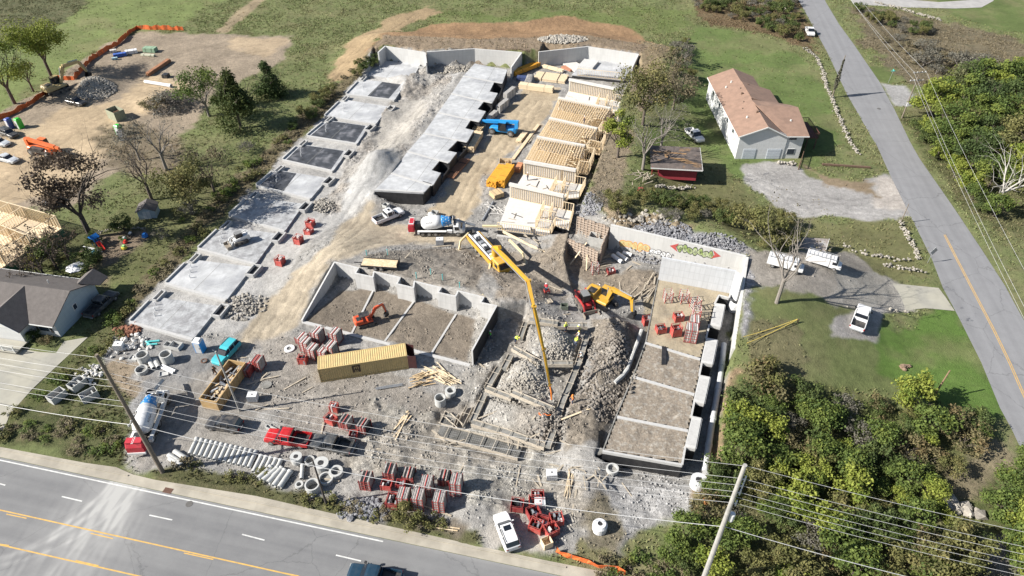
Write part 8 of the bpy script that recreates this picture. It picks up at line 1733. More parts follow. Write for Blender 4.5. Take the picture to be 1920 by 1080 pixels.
heap('stone heap beside the slab with the tree shadow', 605, 385, 2.4, 2.4, .4, 160, .25, ROCKM, 9)
heap('rubble heap by the white concrete blocks of the left row', 458, 575, 3.6, 3.2, .4, 200, .26, ROCKM, 10); heap('white broken concrete pieces in the left materials pile', 245, 650, 3.2, 2.6, .4, 70, .34, WRAP, 11); heap('rust brown scrap heap at the corner of the lowest left slab', 240, 620, 2.0, 1.4, .4, 80, .35, mat('rust_brown', (.20, .085, .05), .9), 12); heap('pale scraps and plastic in the weeds left of the tall pole', 165, 705, 2.4, 2.2, .4, 80, .26, WRAP, 13)
heap('boulders beside the stump on the bright lawn', 1698, 690, .8, .6, .4, 22, .3, mat('stump_wood', (.19, .13, .09), .9), 14, 'tree_stump', 'stump')
heap('pale rock slab in the thicket at the lower right', 1805, 950, 1.8, 1.4, .2, 16, .8, ROCKM, 15)
heap('brush and dead wood pile in the left yard', 315, 195, 5, 4, .4, 10, .4, ROCKM, 16)
# ------------------------------------------------------------------ people
SKIN = mat('skin', (.35, .2, .13), .6, var=.03)
def person(label, px, py, rz, shirt, trousers, hat=None, pose='stand', loc=None):
 s = {'stand': 0, 'bend': 1, 'walk': 2, 'crouch': 3}[pose]; b = loc or P(px, py)
 if s == 0: hip, chest, neck, head = (0, 0, .95), (0, 0, 1.28), (0, 0, 1.47), (.02, 0, 1.62); kn = [(.05, .1, .5), (.0, -.1, .5)]; ft = [(.0, .11, .08), (0, -.11, .08)]
 elif s == 1: hip, chest, neck, head = (-.12, 0, .92), (.2, 0, 1.1), (.42, 0, 1.12), (.56, 0, 1.08); kn = [(.06, .12, .48), (.04, -.12, .48)]; ft = [(.0, .14, .08), (-.05, -.14, .08)]
 elif s == 2: hip, chest, neck, head = (0, 0, .94), (.05, 0, 1.27), (.07, 0, 1.46), (.1, 0, 1.6); kn = [(.2, .1, .52), (-.05, -.1, .5)]; ft = [(.3, .1, .08), (-.33, -.1, .14)]
 else: hip, chest, neck, head = (-.1, 0, .42), (.1, 0, .72), (.2, 0, .88), (.28, 0, 1.0); kn = [(.34, .14, .5), (.3, -.14, .4)]; ft = [(.1, .15, .08), (0, -.15, .08)]
 V = []; E = []; Rr = []
 def add(p, r_, par=None):
  V.append(tuple(p)); Rr.append(r_); i = len(V) - 1
  if par is not None: E.append((par, i))
  return i
 h = add(hip, .14); c = add(chest, .17, h); n = add(neck, .065, c); hd = add(head, .10, n); tp = add((head[0] + .01, 0, head[2] + .1), .085, hd)
 add((head[0] + .11, 0, head[2] - .0), .018, hd);
 hands = []
 for i, sd in enumerate((1, -1)):
  a = add((hip[0], sd * .1, hip[2] - .06), .095, h); k = add(kn[i], .065, a); f = add(ft[i], .045, k); add((ft[i][0] + .18, ft[i][1], .05), .04, f)
  sh = add((chest[0] + .02, sd * .2, chest[2] + .1), .065, c); fw = .12 if s == 0 else .26
  el = add((chest[0] + fw, sd * .27, chest[2] - .18), .045, sh); wr = add((chest[0] + fw + .16, sd * .24, chest[2] - (.36 if s != 1 else .42)), .032, el)
  pm = add((V[wr][0] + .05, V[wr][1], V[wr][2] - .07), .03, wr); hands.append(wr)
  for q in range(4): fg = add((V[pm][0] + .035, V[pm][1] - .03 + q * .02, V[pm][2] - .04), .009, pm); add((V[fg][0] + .005, V[fg][1], V[fg][2] - .035 - .006 * (q in (1, 2))), .008, fg)
  th = add((V[wr][0] + .06, V[wr][1] - sd * .045, V[wr][2] - .03), .01, wr)
 def skin(idx, name, m, grow, par, lo=None):
  mp = {j: i for i, j in enumerate(idx)}; es = [(mp[a], mp[b_]) for a, b_ in E if a in mp and b_ in mp]
  me = bpy.data.meshes.new(name); me.from_pydata([V[j] for j in idx], es, []); o = bpy.data.objects.new(name, me); COL.objects.link(o); me.materials.append(m)
  if par is not None: o.parent = par
  sk = o.modifiers.new('skin', 'SKIN'); lay = me.skin_vertices[0] if me.skin_vertices else None
  if lay is None:
   bpy.context.view_layer.objects.active = o;
  for i, j in enumerate(idx):
   r_ = Rr[j] + grow; me.skin_vertices[0].data[i].radius = (r_, r_); me.skin_vertices[0].data[i].use_root = (i == 0)
  o.modifiers.new('sub', 'SUBSURF').levels = 1; o.modifiers[-1].render_levels = 1; return o
 t = thing('person', label, 'person', b, rz)
 try:
  skin(list(range(len(V))), 'body', SKIN, 0, t)
  sh_i = [h, c] + [i for i in range(len(V)) if V[i] in ((chest[0] + .02, .2, chest[2] + .1), (chest[0] + .02, -.2, chest[2] + .1), (chest[0] + (.12 if s == 0 else .26), .27, chest[2] - .18), (chest[0] + (.12 if s == 0 else .26), -.27, chest[2] - .18))]
  skin(sh_i, 'shirt', shirt, .045, t)
  tr_i = [h] + [i for i in range(len(V)) if V[i] in ((hip[0], .1, hip[2] - .06), (hip[0], -.1, hip[2] - .06), kn[0], kn[1], ft[0], ft[1])]
  skin(tr_i, 'trousers', trousers, .032, t)
 except Exception as ex: print('person skin', ex)
 M_ = Matrix.Translation((head[0] + .01, 0, head[2] + .06)); mb = MB(); mb.lathe([(.15, 0), (.135, .03), (.125, .09), (.06, .14)], 14, M_); mb.build('hard_hat' if hat else 'hair', hat or mat('dark_hair', (.02, .015, .012), .8), t)
 for sd in (-1, 1): mb = MB(); mb.lathe([(.012, -.005), (.012, .005)], 6, Matrix.Translation((head[0] + .098, sd * .035, head[2] + .02))); mb.build('eye', BLK, t)
 return t
VY = paint_mat('vest_yellow', (.55, .72, .08), 0, .7); VG = paint_mat('vest_green', (.08, .62, .05), 0, .7); VO = paint_mat('vest_orange', (.7, .16, .02), 0, .7); JN = paint_mat('jeans', (.04, .06, .11), .2, .8); DK = paint_mat('dark_clothes', (.02, .02, .025), 0, .8); LT = paint_mat('pale_shirt', (.5, .5, .45), 0, .8)
HW = paint_mat('hat_white', (.6, .6, .6), 0, .4); HY = paint_mat('hat_yellow', (.6, .5, .1), 0, .4)
person('worker in a bright green vest standing in the shadow right of the pit wall', 920, 636, R(200), VG, JN, HW, 'stand'); person('worker in a yellow vest bending beside the footing form in the shade edge', 967, 642, R(-20), VY, JN, HY, 'bend')
person('worker in a yellow vest standing on the freshly poured footing', 1060, 621, R(-60), VY, JN, HY, 'stand'); person('worker in a pale yellow shirt at the corner of the poured footing, the rear one', 1085, 625, R(-120), VY, DK, HW, 'stand'); person('worker in pale yellow just in front of the footing corner', 1086, 637, R(180), LT, JN, HY, 'walk'); person('worker in a yellow shirt lower left of the footing corner', 1079, 648, R(60), VY, JN, HY, 'bend'); person('crouching worker in a pale shirt on the right bank of the footing', 1092, 672, R(160), LT, DK, HW, 'crouch')
person('worker in an orange vest right of the boom tip', 1073, 757, R(190), VO, JN, paint_mat('hat_orange', (.6, .2, .03), 0), 'stand'); person('person dressed in black walking in front of the turquoise SUV', 404, 703, R(-20), DK, DK, None, 'walk')
person('worker in a red shirt on the rubble near the boom joint', 1024, 547, R(90), paint_mat('shirt_red', (.45, .03, .04), 0), JN, HW, 'bend'); person('worker in dark clothes standing in the open framed unit by the yellow lumber', 989, 336, R(0), DK, JN, HW, 'stand', Vector((*W2(989, 338, 1.15), 1.15)))
person('worker on top of the joists of the middle framed unit', 1095, 226, R(0), DK, JN, HW, 'stand', Vector((*W2(1095, 232, 4.3), 4.3)))
# wheelbarrow-like orange hose reel on the rubble
t = thing('hose_coil', 'small orange coiled hose lying on the lower rubble mound', 'hose', P(1015, 776)); mb = MB(); mb.lathe([(.35, .05), (.35, .15), (.25, .15), (.25, .05)], 14, closed=True); mb.build('coil', VO, t); mb = MB(); mb.path([(.3, 0, .1), (.8, -.3, .05), (1.2, -.2, .05)], .05); mb.build('hose_end', VO, t)
# ------------------------------------------------------------------ vegetation
LEAF = tint_mat('leaf_cluster', .7, spec=.15, trans=.25); BARK = mat('bark', (.10, .08, .065), .95, var=.25, scale=4); BARKG = mat('pale_dead_bark', (.19, .17, .15), .95, var=.2, scale=4); BARKD = mat('dark_bark', (.055, .045, .038), .95, var=.2, scale=4)
def np_mesh(name, co, faces, tint, m):
 me = bpy.data.meshes.new(name); k = faces.shape[1]; me.vertices.add(len(co)); me.vertices.foreach_set('co', co.astype(np.float32).ravel()); me.loops.add(faces.size); me.loops.foreach_set('vertex_index', faces.ravel().astype(np.int32)); me.polygons.add(len(faces)); me.polygons.foreach_set('loop_start', np.arange(0, faces.size, k).astype(np.int32)); me.polygons.foreach_set('loop_total', np.full(len(faces), k, np.int32)); me.update(calc_edges=True)
 if tint is not None: a = me.attributes.new('tint', 'FLOAT_COLOR', 'POINT'); a.data.foreach_set('color', np.concatenate([tint, np.ones((len(tint), 1))], 1).astype(np.float32).ravel())
 me.materials.append(m); return me
def leaves(name, blobs, size, pal, rng, bright=.24):
 cs = []; nr = []; cl = []
 for x, y, z, rx, ry, rz, n in blobs:
  u = rng.normal(size=(n, 3)); u /= np.linalg.norm(u, axis=1)[:, None]; r_ = rng.random(n) ** .42
  # ragged outline: direction dependent radius
  ph = rng.random(3) * 6; w_ = 1 + .22 * np.sin(3 * np.arctan2(u[:, 1], u[:, 0]) + ph[0]) + .18 * np.sin(5 * u[:, 2] + ph[1])
  p = u * (r_ * w_)[:, None] * np.array([rx, ry, rz]) + np.array([x, y, z]); cs.append(p); nr.append(u)
  c = np.array(pal[rng.integers(len(pal))]); cl.append(np.tile(c, (n, 1)))
 C = np.concatenate(cs); N = np.concatenate(nr); T = np.concatenate(cl); n = len(C)
 mixc = np.array(pal)[rng.integers(len(pal), size=n)]; T = T * .78 + mixc * .22; T *= (1 + bright * (rng.random(n) * 2 - 1))[:, None]
 N = N * .6 + rng.normal(size=(n, 3)) * .6 + np.array([0, 0, .35]); N /= np.linalg.norm(N, axis=1)[:, None]
 A = np.cross(N, rng.normal(size=(n, 3))); A /= np.linalg.norm(A, axis=1)[:, None]; B = np.cross(N, A); s = (size * (.5 + rng.random(n)))[:, None]
 co = np.stack([C - A * s * .5, C - B * s * .36, C + A * s * .5 + N * s * .1, C + B * s * .36], 1).reshape(-1, 3); f = np.arange(4 * n).reshape(n, 4)
 return np_mesh(name, co, f, np.repeat(T, 4, 0), LEAF)
def branches(mb, p, d, L_, r_, depth, rd, spread=.55, up=.15, nseg=3, ends=None, sides=5):
 p0 = p
 for k in range(nseg):
  d2 = (d + Vector((rd.gauss(0, .12), rd.gauss(0, .12), rd.gauss(0, .08) + up * .15))).normalized(); q = p0 + d2 * (L_ / nseg); r1 = r_ * (1 - .35 / nseg)
  mb.tube(p0, q, r_, r1, sides if depth > 1 else 3, caps=False); p0, d, r_ = q, d2, r1
  if depth > 0 and (k > 0 or nseg == 1):
   for j in range(rd.choice((1, 2, 2))):
    a = d.orthogonal().normalized(); a.rotate(Matrix.Rotation(rd.random() * 6.28, 3, d)); nd = (d + a * spread * rd.uniform(.8, 1.6) + Vector((0, 0, up))).normalized(); branches(mb, p0, nd, L_ * rd.uniform(.55, .8), r_ * .6, depth - 1, rd, spread, up, max(2, nseg - 1), ends, sides)
 if ends is not None: ends.append(p0)
PAL = {
 'green': [(.115, .15, .038), (.088, .125, .032), (.15, .18, .04), (.07, .105, .03)],
 'dark': [(.06, .088, .03), (.075, .105, .036), (.048, .072, .027)],
 'olive': [(.15, .145, .055), (.125, .13, .045), (.18, .16, .065), (.10, .105, .042)],
 'lime': [(.18, .21, .038), (.13, .175, .034), (.21, .235, .048)],
 'yellow': [(.19, .20, .045), (.15, .16, .035), (.22, .20, .05)],
 'brown': [(.075, .055, .04), (.10, .075, .05), (.055, .042, .034), (.13, .10, .075)],
 'tan': [(.19, .16, .10), (.15, .13, .085), (.12, .11, .06)],
 'grey': [(.14, .135, .11), (.11, .105, .085), (.16, .15, .12)],
 'rust': [(.16, .12, .06), (.16, .14, .07), (.12, .11, .055)],
}
def tree(label, px, py, h, cr, pal='green', kind='leafy', seed=1, n=2200, leaf=.42, name='broadleaf_tree', group=None, bark=None, at=None, depth=3, trunk=None, cat='tree'):
 rng = np.random.default_rng(seed); rd = random.Random(seed); b = at or P(px, py); t = thing(name, label, cat, b, 0, group)
 mb = MB(); ends = []; tr = trunk or max(.12, h * .022); hb = h * (.3 if kind != 'shrub' else .12)
 mb.tube((0, 0, -.2), (0, 0, hb), tr * 1.25, tr, 8)
 nl = 5 if kind != 'shrub' else 6
 for k in range(nl):
  a = 2 * PI * (k + rd.random() * .6) / nl; e = .55 if kind != 'shrub' else .9; d = Vector((math.cos(a) * e, math.sin(a) * e, 1)).normalized(); branches(mb, Vector((0, 0, hb * rd.uniform(.75, 1))), d, h * .32 * rd.uniform(.85, 1.15), tr * .6, depth, rd, .6 if kind == 'bare' else .5, .12, 3, ends)
 mb.build('trunk', bark or BARK, t)
 if kind == 'bare' and n == 0: return t
 blobs = []
 if kind == 'bare': pts = [ends[rd.randrange(len(ends))] for _ in range(60)]; blobs = [(p.x, p.y, p.z, cr * .13, cr * .13, cr * .1, max(4, n // 60)) for p in pts]
 else:
  nb = 26 if kind == 'cedar' else 16
  for k in range(nb):
   if kind == 'cedar': a = rd.random() * 6.283; f = rd.random() ** 1.3; q = cr * .75 * (1 - f) * rd.random() ** .5; s = cr * (.42 - .22 * f); blobs.append((q * math.cos(a), q * math.sin(a), h * (.14 + .8 * f), s, s, s * 1.1, n // nb)); continue
   a = rd.random() * 6.283; q = (.15 + .7 * rd.random() ** .6) * cr; z = h * (.42 + .5 * rd.random()); q *= math.sqrt(max(.12, 1 - ((z / h - .62) / .45) ** 2)); s = cr * rd.uniform(.25, .46); blobs.append((q * math.cos(a), q * math.sin(a), z, s, s, s * rd.uniform(.55, .85), n // nb))
 me = leaves('crown', blobs, leaf, PAL[pal] if isinstance(pal, str) else pal, rng); o = bpy.data.objects.new('crown', me); COL.objects.link(o); o.parent = t; return t
# left side
tree('big spreading tree with yellow-green leaves and visible grey limbs, top left', 98, 147, 15.2, 8.5, 'lime', seed=11, n=8500, leaf=.36, depth=4, bark=BARK); tree('thin-crowned tree at the left edge above the portable toilets', 28, 195, 15.5, 6.5, 'lime', seed=12, n=5000, leaf=.34, depth=4); tree('slim young tree between the two big trees at the left fence', 63, 172, 9.2, 3.0, 'olive', seed=13, n=1200, leaf=.3)
tree('very dark bushy cedar, right of the pair above the slab row', 508, 182, 8.5, 4.4, 'dark', 'cedar', seed=14, n=9000, leaf=.32, name='evergreen_tree'); tree('dark green bushy cedar, left of the pair', 452, 240, 12.8, 6.4, [(.05, .07, .022), (.04, .06, .02), (.075, .09, .025)], 'cedar', seed=15, n=14000, leaf=.36, name='evergreen_tree')
tree('green-leaved tree with white bare limbs left of the cedars', 392, 218, 10.8, 6.0, 'green', seed=16, n=4600, leaf=.34, bark=BARKG, depth=4)
tree('tree with clumped dark brown leaves left of the garden shed', 171, 445, 17, 6.0, 'brown', seed=17, n=5200, leaf=.4, bark=BARKD, depth=4)
tree('leafless grey tree by the tan yard, upper of the bare pair', 312, 318, 12.5, 5, 'grey', 'bare', 18, 500, .25, 'bare_tree', depth=4, bark=BARKG); tree('leafless spreading tree behind the garden shed', 285, 375, 12.5, 5, 'grey', 'bare', 19, 400, .25, 'bare_tree', depth=4)
tree('olive-green tree in shade right of the garden shed', 362, 402, 11.5, 5.8, 'olive', seed=20, n=5600, leaf=.34, depth=4); tree('twiggy olive tree next to the weedy bank by the slab row', 402, 360, 9.0, 4.4, 'tan', seed=21, n=1500, leaf=.32, depth=4)
tree('leafless grey-brown tree above the storage bin path', 262, 300, 8, 4, 'grey', 'bare', 22, 900, .25, 'bare_tree', depth=4, bark=BARKG)
for k, (px, py, h) in enumerate(((85, 520, 7.5), (108, 505, 8.0), (130, 488, 6.5), (70, 535, 6.0))): tree(['second', 'third', 'rightmost', 'leftmost'][k] + ' dark leafless thicket tree between the house frame and the dark roof', px, py, h, 3.4, 'brown', 'bare', 30 + k, 500, .25, 'bare_tree', 'thicket behind the dark-roofed house', BARKD, depth=4)
tree('young sapling with yellow leaves below the thicket trees', 70, 512, 3.5, 1.6, 'yellow', seed=36, n=300, leaf=.28)
# behind the timber row
tree('vivid green tree standing against the joist-topped framed units', 1158, 295, 9.5, 3.4, 'lime', seed=40, n=3600, leaf=.34); tree('large olive tree right of the far framed units', 1205, 235, 12.5, 6.8, 'olive', seed=41, n=6000, leaf=.36, depth=4); tree('second olive crown, merging with the large one on its right', 1262, 205, 9.0, 4.8, 'tan', seed=42, n=2600, leaf=.34)
tree('leafless grey tree between the framed units and the lawn pickup, front', 1205, 318, 11.5, 5, 'grey', 'bare', 43, 300, .22, 'bare_tree', depth=5, bark=BARKG); tree('leafless grey tree just behind the front one', 1238, 285, 10, 4.6, 'grey', 'bare', 44, 300, .22, 'bare_tree', depth=5, bark=BARKG); tree('thin bare hedge tree at the top of the lawn edge', 1262, 150, 6.5, 3.4, 'tan', 'bare', 45, 1400, .28, 'bare_tree', depth=4, bark=BARKG); tree('low brown hedge tree above the olive crowns', 1245, 175, 5.5, 3.6, 'tan', seed=46, n=1800, leaf=.3); tree('grey hedge tree at the dark line of the lawn', 1283, 118, 5, 2.2, 'grey', 'bare', 47, 900, .26, 'bare_tree', depth=4, bark=BARKG)
tree('bare tree whose long shadow crosses the rough lawn and drive', 1456, 568, 15.5, 5.4, 'tan', 'bare', 48, 260, .22, 'bare_tree', depth=5, bark=BARKG, trunk=.26)
tree('bushy olive shrub above the quarry stone, right', 1432, 452, 5.5, 3.8, 'olive', 'leafy', 49, 2600, .3, 'shrub', cat='shrub'); tree('olive shrub above the quarry stone, left', 1392, 430, 4.0, 3.4, 'olive', 'leafy', 50, 2000, .3, 'shrub', cat='shrub')
# shrub variants, built once and copied
VAR = {}
def shrub(label, px, py, key, s, sz, rz, group, name='shrub', at=None, cat='shrub'):
 b = at or P(px, py)
 if key not in VAR:
  pal, n, leaf, h, cr, sd, kd = {'lime': ('lime', 3000, .3, 4.6, 3.0, 60, 'shrub'), 'green': ('green', 3000, .3, 4.8, 3.1, 61, 'shrub'), 'green2': ([(.06, .085, .025), (.115, .14, .045), (.07, .095, .034)], 3000, .3, 4.4, 3.2, 62, 'shrub'), 'dark': ('dark', 2800, .3, 4.4, 3.0, 63, 'shrub'), 'olive': ('olive', 2800, .3, 4.2, 3.0, 64, 'shrub'), 'rust': ('rust', 1300, .3, 3.6, 2.7, 65, 'shrub'), 'grey': ('grey', 900, .28, 4.0, 2.7, 66, 'shrub'), 'yellow': ('yellow', 2600, .3, 4.6, 2.6, 67, 'shrub'), 'weed': ('olive', 420, .24, 1.3, 1.3, 68, 'shrub'), 'weedd': ('tan', 420, .24, 1.3, 1.4, 69, 'shrub'), 'weedg': ('green', 420, .24, 1.3, 1.3, 70, 'shrub'), 'bigg': ('green', 5200, .36, 8.5, 5.0, 71, 'leafy'), 'bigd': ('dark', 5200, .36, 8.5, 5.0, 72, 'leafy'), 'bigl': ('lime', 4800, .36, 8.0, 4.6, 73, 'leafy'), 'bigo': ('olive', 4200, .34, 7.5, 4.6, 74, 'leafy')}[key]
  t = tree(label, 0, 0, h, cr, pal, kd, sd, n, leaf, name, group, at=b, depth=1 if h < 2 else 2, cat=cat, bark=BARKG if key == 'grey' else BARK); VAR[key] = t; t.scale = (s, s, sz); t.rotation_euler = (0, 0, rz); return t
 o = dup(VAR[key], b, rz, label, group, (s, s, sz)); o.name = name; o['category'] = cat; return o
rd = random.Random(77)
def inpoly(x, y, poly):
 c = False
 for i in range(len(poly)):
  a, b = poly[i], poly[i - 1]
  if (a[1] > y) != (b[1] > y) and x < (b[0] - a[0]) * (y - a[1]) / (b[1] - a[1]) + a[0]: c = not c
 return c
def fill(poly_px, step, keys, group, smin, smax, label, name='shrub', jit=.38, cat='shrub', seed=1, flat=1.0):
 rd = random.Random(seed); poly = [P(*p).xy[:] for p in poly_px]; xs = [p[0] for p in poly]; ys = [p[1] for p in poly]; y = min(ys); r_ = 0
 while y < max(ys):
  x = min(xs) + (step / 2 if r_ % 2 else 0)
  while x < max(xs):
   X, Y = x + rd.uniform(-jit, jit) * step, y + rd.uniform(-jit, jit) * step
   if inpoly(X, Y, poly):
    s = rd.uniform(smin, smax); k = rd.choice(keys); q = {'lime': 'bright lime green', 'green': 'mid green', 'green2': 'dull green', 'dark': 'very dark green', 'olive': 'olive brown', 'rust': 'rust brown', 'grey': 'grey leafless', 'yellow': 'yellow-green', 'weed': 'olive', 'weedd': 'dry tan', 'weedg': 'green', 'bigg': 'mid green', 'bigd': 'very dark green', 'bigl': 'lime green', 'bigo': 'olive'}[k]
    shrub(label.format(q), 0, 0, k, s, s * rd.uniform(.8, 1.15) * flat, rd.random() * 6.28, group + ', ' + q, 'weed_clump' if k[:4] == 'weed' else name, Vector((X, Y, H(X, Y))), 'weeds' if k[:4] == 'weed' else cat)
   x += step
  y += step * .87; r_ += 1
# thicket, lower right
fill([(1395, 705), (1480, 735), (1600, 750), (1740, 778), (1850, 800), (1890, 850), (1840, 880), (1760, 930), (1800, 990), (1860, 1080), (1880, 1120), (1500, 1120), (1290, 1090), (1250, 1040), (1270, 1000), (1320, 975), (1335, 930), (1350, 880), (1370, 800)], 3.1, ['lime', 'lime', 'green', 'green', 'green', 'green2', 'green2', 'olive', 'olive', 'green2', 'grey', 'rust'], 'thicket bushes at the lower right', .42, .98, '{} bush packed in the thicket at the lower right corner', seed=5)
fill([(1860, 940), (1925, 870), (2000, 1000), (2000, 1140), (1900, 1090), (1860, 1010)], 3.0, ['lime', 'lime', 'green', 'green'], 'pale bushes at the right edge', .65, .95, '{} bush in the sunny clump at the lower right edge', seed=6)
fill([(1370, 690), (1400, 715), (1380, 800), (1355, 850), (1360, 780)], 2.6, ['rust', 'olive', 'green2'], 'bushes beside the trench bank', .35, .55, '{} low bush on the bank between trench and thicket', seed=7)
shrub('tall yellow-green shrub rising at the upper edge of the thicket, by the brown post', 1700, 765, 'lime', 1.0, 1.15, 1, 'single'); shrub('rust-leaved shrub with pale dead branches at the thicket corner', 1432, 735, 'rust', 1.15, 1.1, 2, 'single')
# woods on the right
fill([(1722, 235), (1760, 200), (1800, 170), (1850, 150), (1990, 190), (1990, 420), (1900, 400), (1850, 370), (1800, 330), (1752, 285)], 6.6, ['bigg', 'bigd', 'bigl', 'bigo', 'bigg', 'bigd'], 'woodland trees right of the side road', .75, 1.15, '{} tree in the small wood right of the side road', 'woodland_tree', cat='tree', seed=8)
fill([(1712, 230), (1740, 240), (1800, 330), (1860, 390), (1920, 430), (1900, 440), (1830, 390), (1770, 330), (1715, 255)], 3.4, ['lime', 'green', 'green2'], 'edge bushes of the wood', .6, .95, '{} bush at the road edge of the small wood', seed=9)
tree('white dead tree with bare twisted limbs in the wood on the right', 1862, 395, 13.5, 5, 'grey', 'bare', 80, 0, .2, 'dead_tree', depth=5, bark=mat('bleached_bark', (.36, .34, .31), .9)); tree('grey-green tall tree at the upper left of the wood', 1800, 205, 10, 5.2, [(.10, .115, .05), (.085, .10, .045), (.12, .12, .06)], seed=81, n=4800, leaf=.34)
# brush on banks
fill([(1110, 385), (1180, 372), (1240, 372), (1330, 385), (1400, 405), (1420, 430), (1330, 420), (1240, 410), (1150, 405)], 3.0, ['olive', 'grey', 'green2', 'olive'], 'brush on the bank behind the red shed', .35, .62, '{} brush on the rocky bank below the red shed', seed=10)
fill([(1420, 430), (1480, 415), (1490, 470), (1440, 480)], 3.2, ['olive', 'olive', 'grey'], 'brush above the carport', .5, .8, '{} brush left of the carport', seed=11)
fill([(700, 98), (718, 118), (690, 140), (640, 165), (600, 215), (560, 250), (545, 240), (610, 175), (655, 130)], 2.9, ['olive', 'dark', 'weedd', 'green2'], 'brush beside the slab row', .4, .7, '{} brush on the bank left of the upper slabs', seed=12)
fill([(545, 240), (560, 255), (500, 310), (440, 370), (370, 450), (300, 530), (240, 600), (225, 590), (330, 460), (420, 350)], 2.6, ['weed', 'weedd', 'weedg', 'weedg'], 'weedy strip beside the slab row', .7, 1.2, '{} weed clump on the strip along the left slabs', seed=13, flat=.7)
fill([(215, 590), (255, 545), (262, 560), (210, 650), (150, 700), (90, 745), (40, 780), (0, 830), (-30, 820), (60, 740), (150, 670)], 2.2, ['weedg', 'weed', 'weedg'], 'weeds beside the drive', .7, 1.15, '{} weed clump between drive and site', seed=14, flat=.7)
fill([(20, 790), (100, 790), (190, 800), (215, 840), (200, 868), (100, 850), (0, 825)], 2.0, ['weedg', 'weed', 'weedg', 'weedd'], 'weeds on the verge left of the gate', .6, 1.0, '{} weed clump on the verge left of the site gate', seed=15, flat=.6)
fill([(300, 885), (350, 878), (470, 910), (600, 945), (700, 975), (890, 1012), (890, 1000), (760, 962), (600, 925), (480, 890), (340, 868)], 1.9, ['weedg', 'weed', 'weedd', 'weed'], 'weeds on the verge below the pipes', .6, 1.0, '{} weed clump on the verge between pipes and road', seed=16, flat=.6)
fill([(1500, 2), (1300, 0), (1310, 30), (1400, 45), (1500, 85)], 4.2, ['olive', 'rust', 'grey', 'green2'], 'brush at the top', .45, .8, '{} brush beside the top of the side road', seed=17)
fill([(1590, 15), (1660, 30), (1760, 62), (1740, 75), (1640, 50)], 3.6, ['green2', 'olive', 'grey'], 'brush line at the top right', .4, .65, '{} brush along the field edge at the top right', seed=18)
fill([(1640, 60), (1760, 90), (1860, 120), (1900, 180), (1780, 165), (1700, 130)], 4.6, ['weedd', 'weed', 'grey', 'weedd'], 'scrub in the dry field', .8, 1.5, '{} scrub clump in the dry field right of the side road', seed=19, flat=.7)
fill([(1100, 1030), (1180, 1045), (1230, 1030), (1290, 1080), (1250, 1110), (1120, 1100)], 1.9, ['weedd', 'weed', 'weedg'], 'dry weeds at the bottom', .6, 1.1, '{} weed clump beside the orange netting at the bottom', seed=20, flat=.8)
fill([(1255, 90), (1290, 75), (1300, 170), (1270, 190)], 3.4, ['grey', 'olive', 'weedd'], 'hedge line at the lawn', .4, .7, '{} hedge bush on the left border of the big lawn', seed=21)
fill([(60, 480), (140, 470), (200, 440), (250, 420), (200, 500), (120, 530)], 3.2, ['weedg', 'weed', 'green2'], 'undergrowth behind the dark-roofed house', .5, .9, '{} undergrowth between the house frame and toy garden', seed=22)
fill([(290, 440), (330, 400), (420, 320), (480, 270), (470, 300), (380, 390), (310, 460)], 3.6, ['weedg', 'weedg', 'weed', 'grey'], 'undergrowth beside the garden shed', .5, .85, '{} undergrowth right of the garden shed', seed=23)
shrub('dark clipped shrub in front of the white porch', 62, 636, 'dark', .42, .4, 0, 'single'); shrub('low brown shrub in the front bed of the dark-roofed house', 88, 645, 'rust', .4, .35, 0, 'single'); shrub('olive shrub on the road verge beside the form stacks', 765, 978, 'olive', .6, .5, 0, 'single'); shrub('flat tan brush heap in the left yard', 320, 195, 'grey', 1.5, .8, 0, 'single'); shrub('grey brush heap left of the tan brush heap', 288, 205, 'rust', 1.1, .7, 0, 'single')
# twig tangle of the brush pile
mb = MB(); rd = random.Random(31); c = P(315, 195)
for k in range(500): a, b_ = rd.random() * 6.28, rd.random(); q = Vector((5.5 * b_ ** .6 * math.cos(a), 4 * b_ ** .6 * math.sin(a), rd.uniform(0, 1.2) * (1 - b_))); d = Vector((rd.gauss(0, 1), rd.gauss(0, 1), abs(rd.gauss(0, .6)))).normalized() * rd.uniform(.6, 1.6); q.z += H(c.x + q.x, c.y + q.y) - c.z; mb.tube(q, q + d, .05, .02, 3, False)
o = mb.build('branch_pile', BARKG); o.location = c; tag(o, 'heap of cut leafless branches in the left yard beside the long white pipe', 'branch pile')

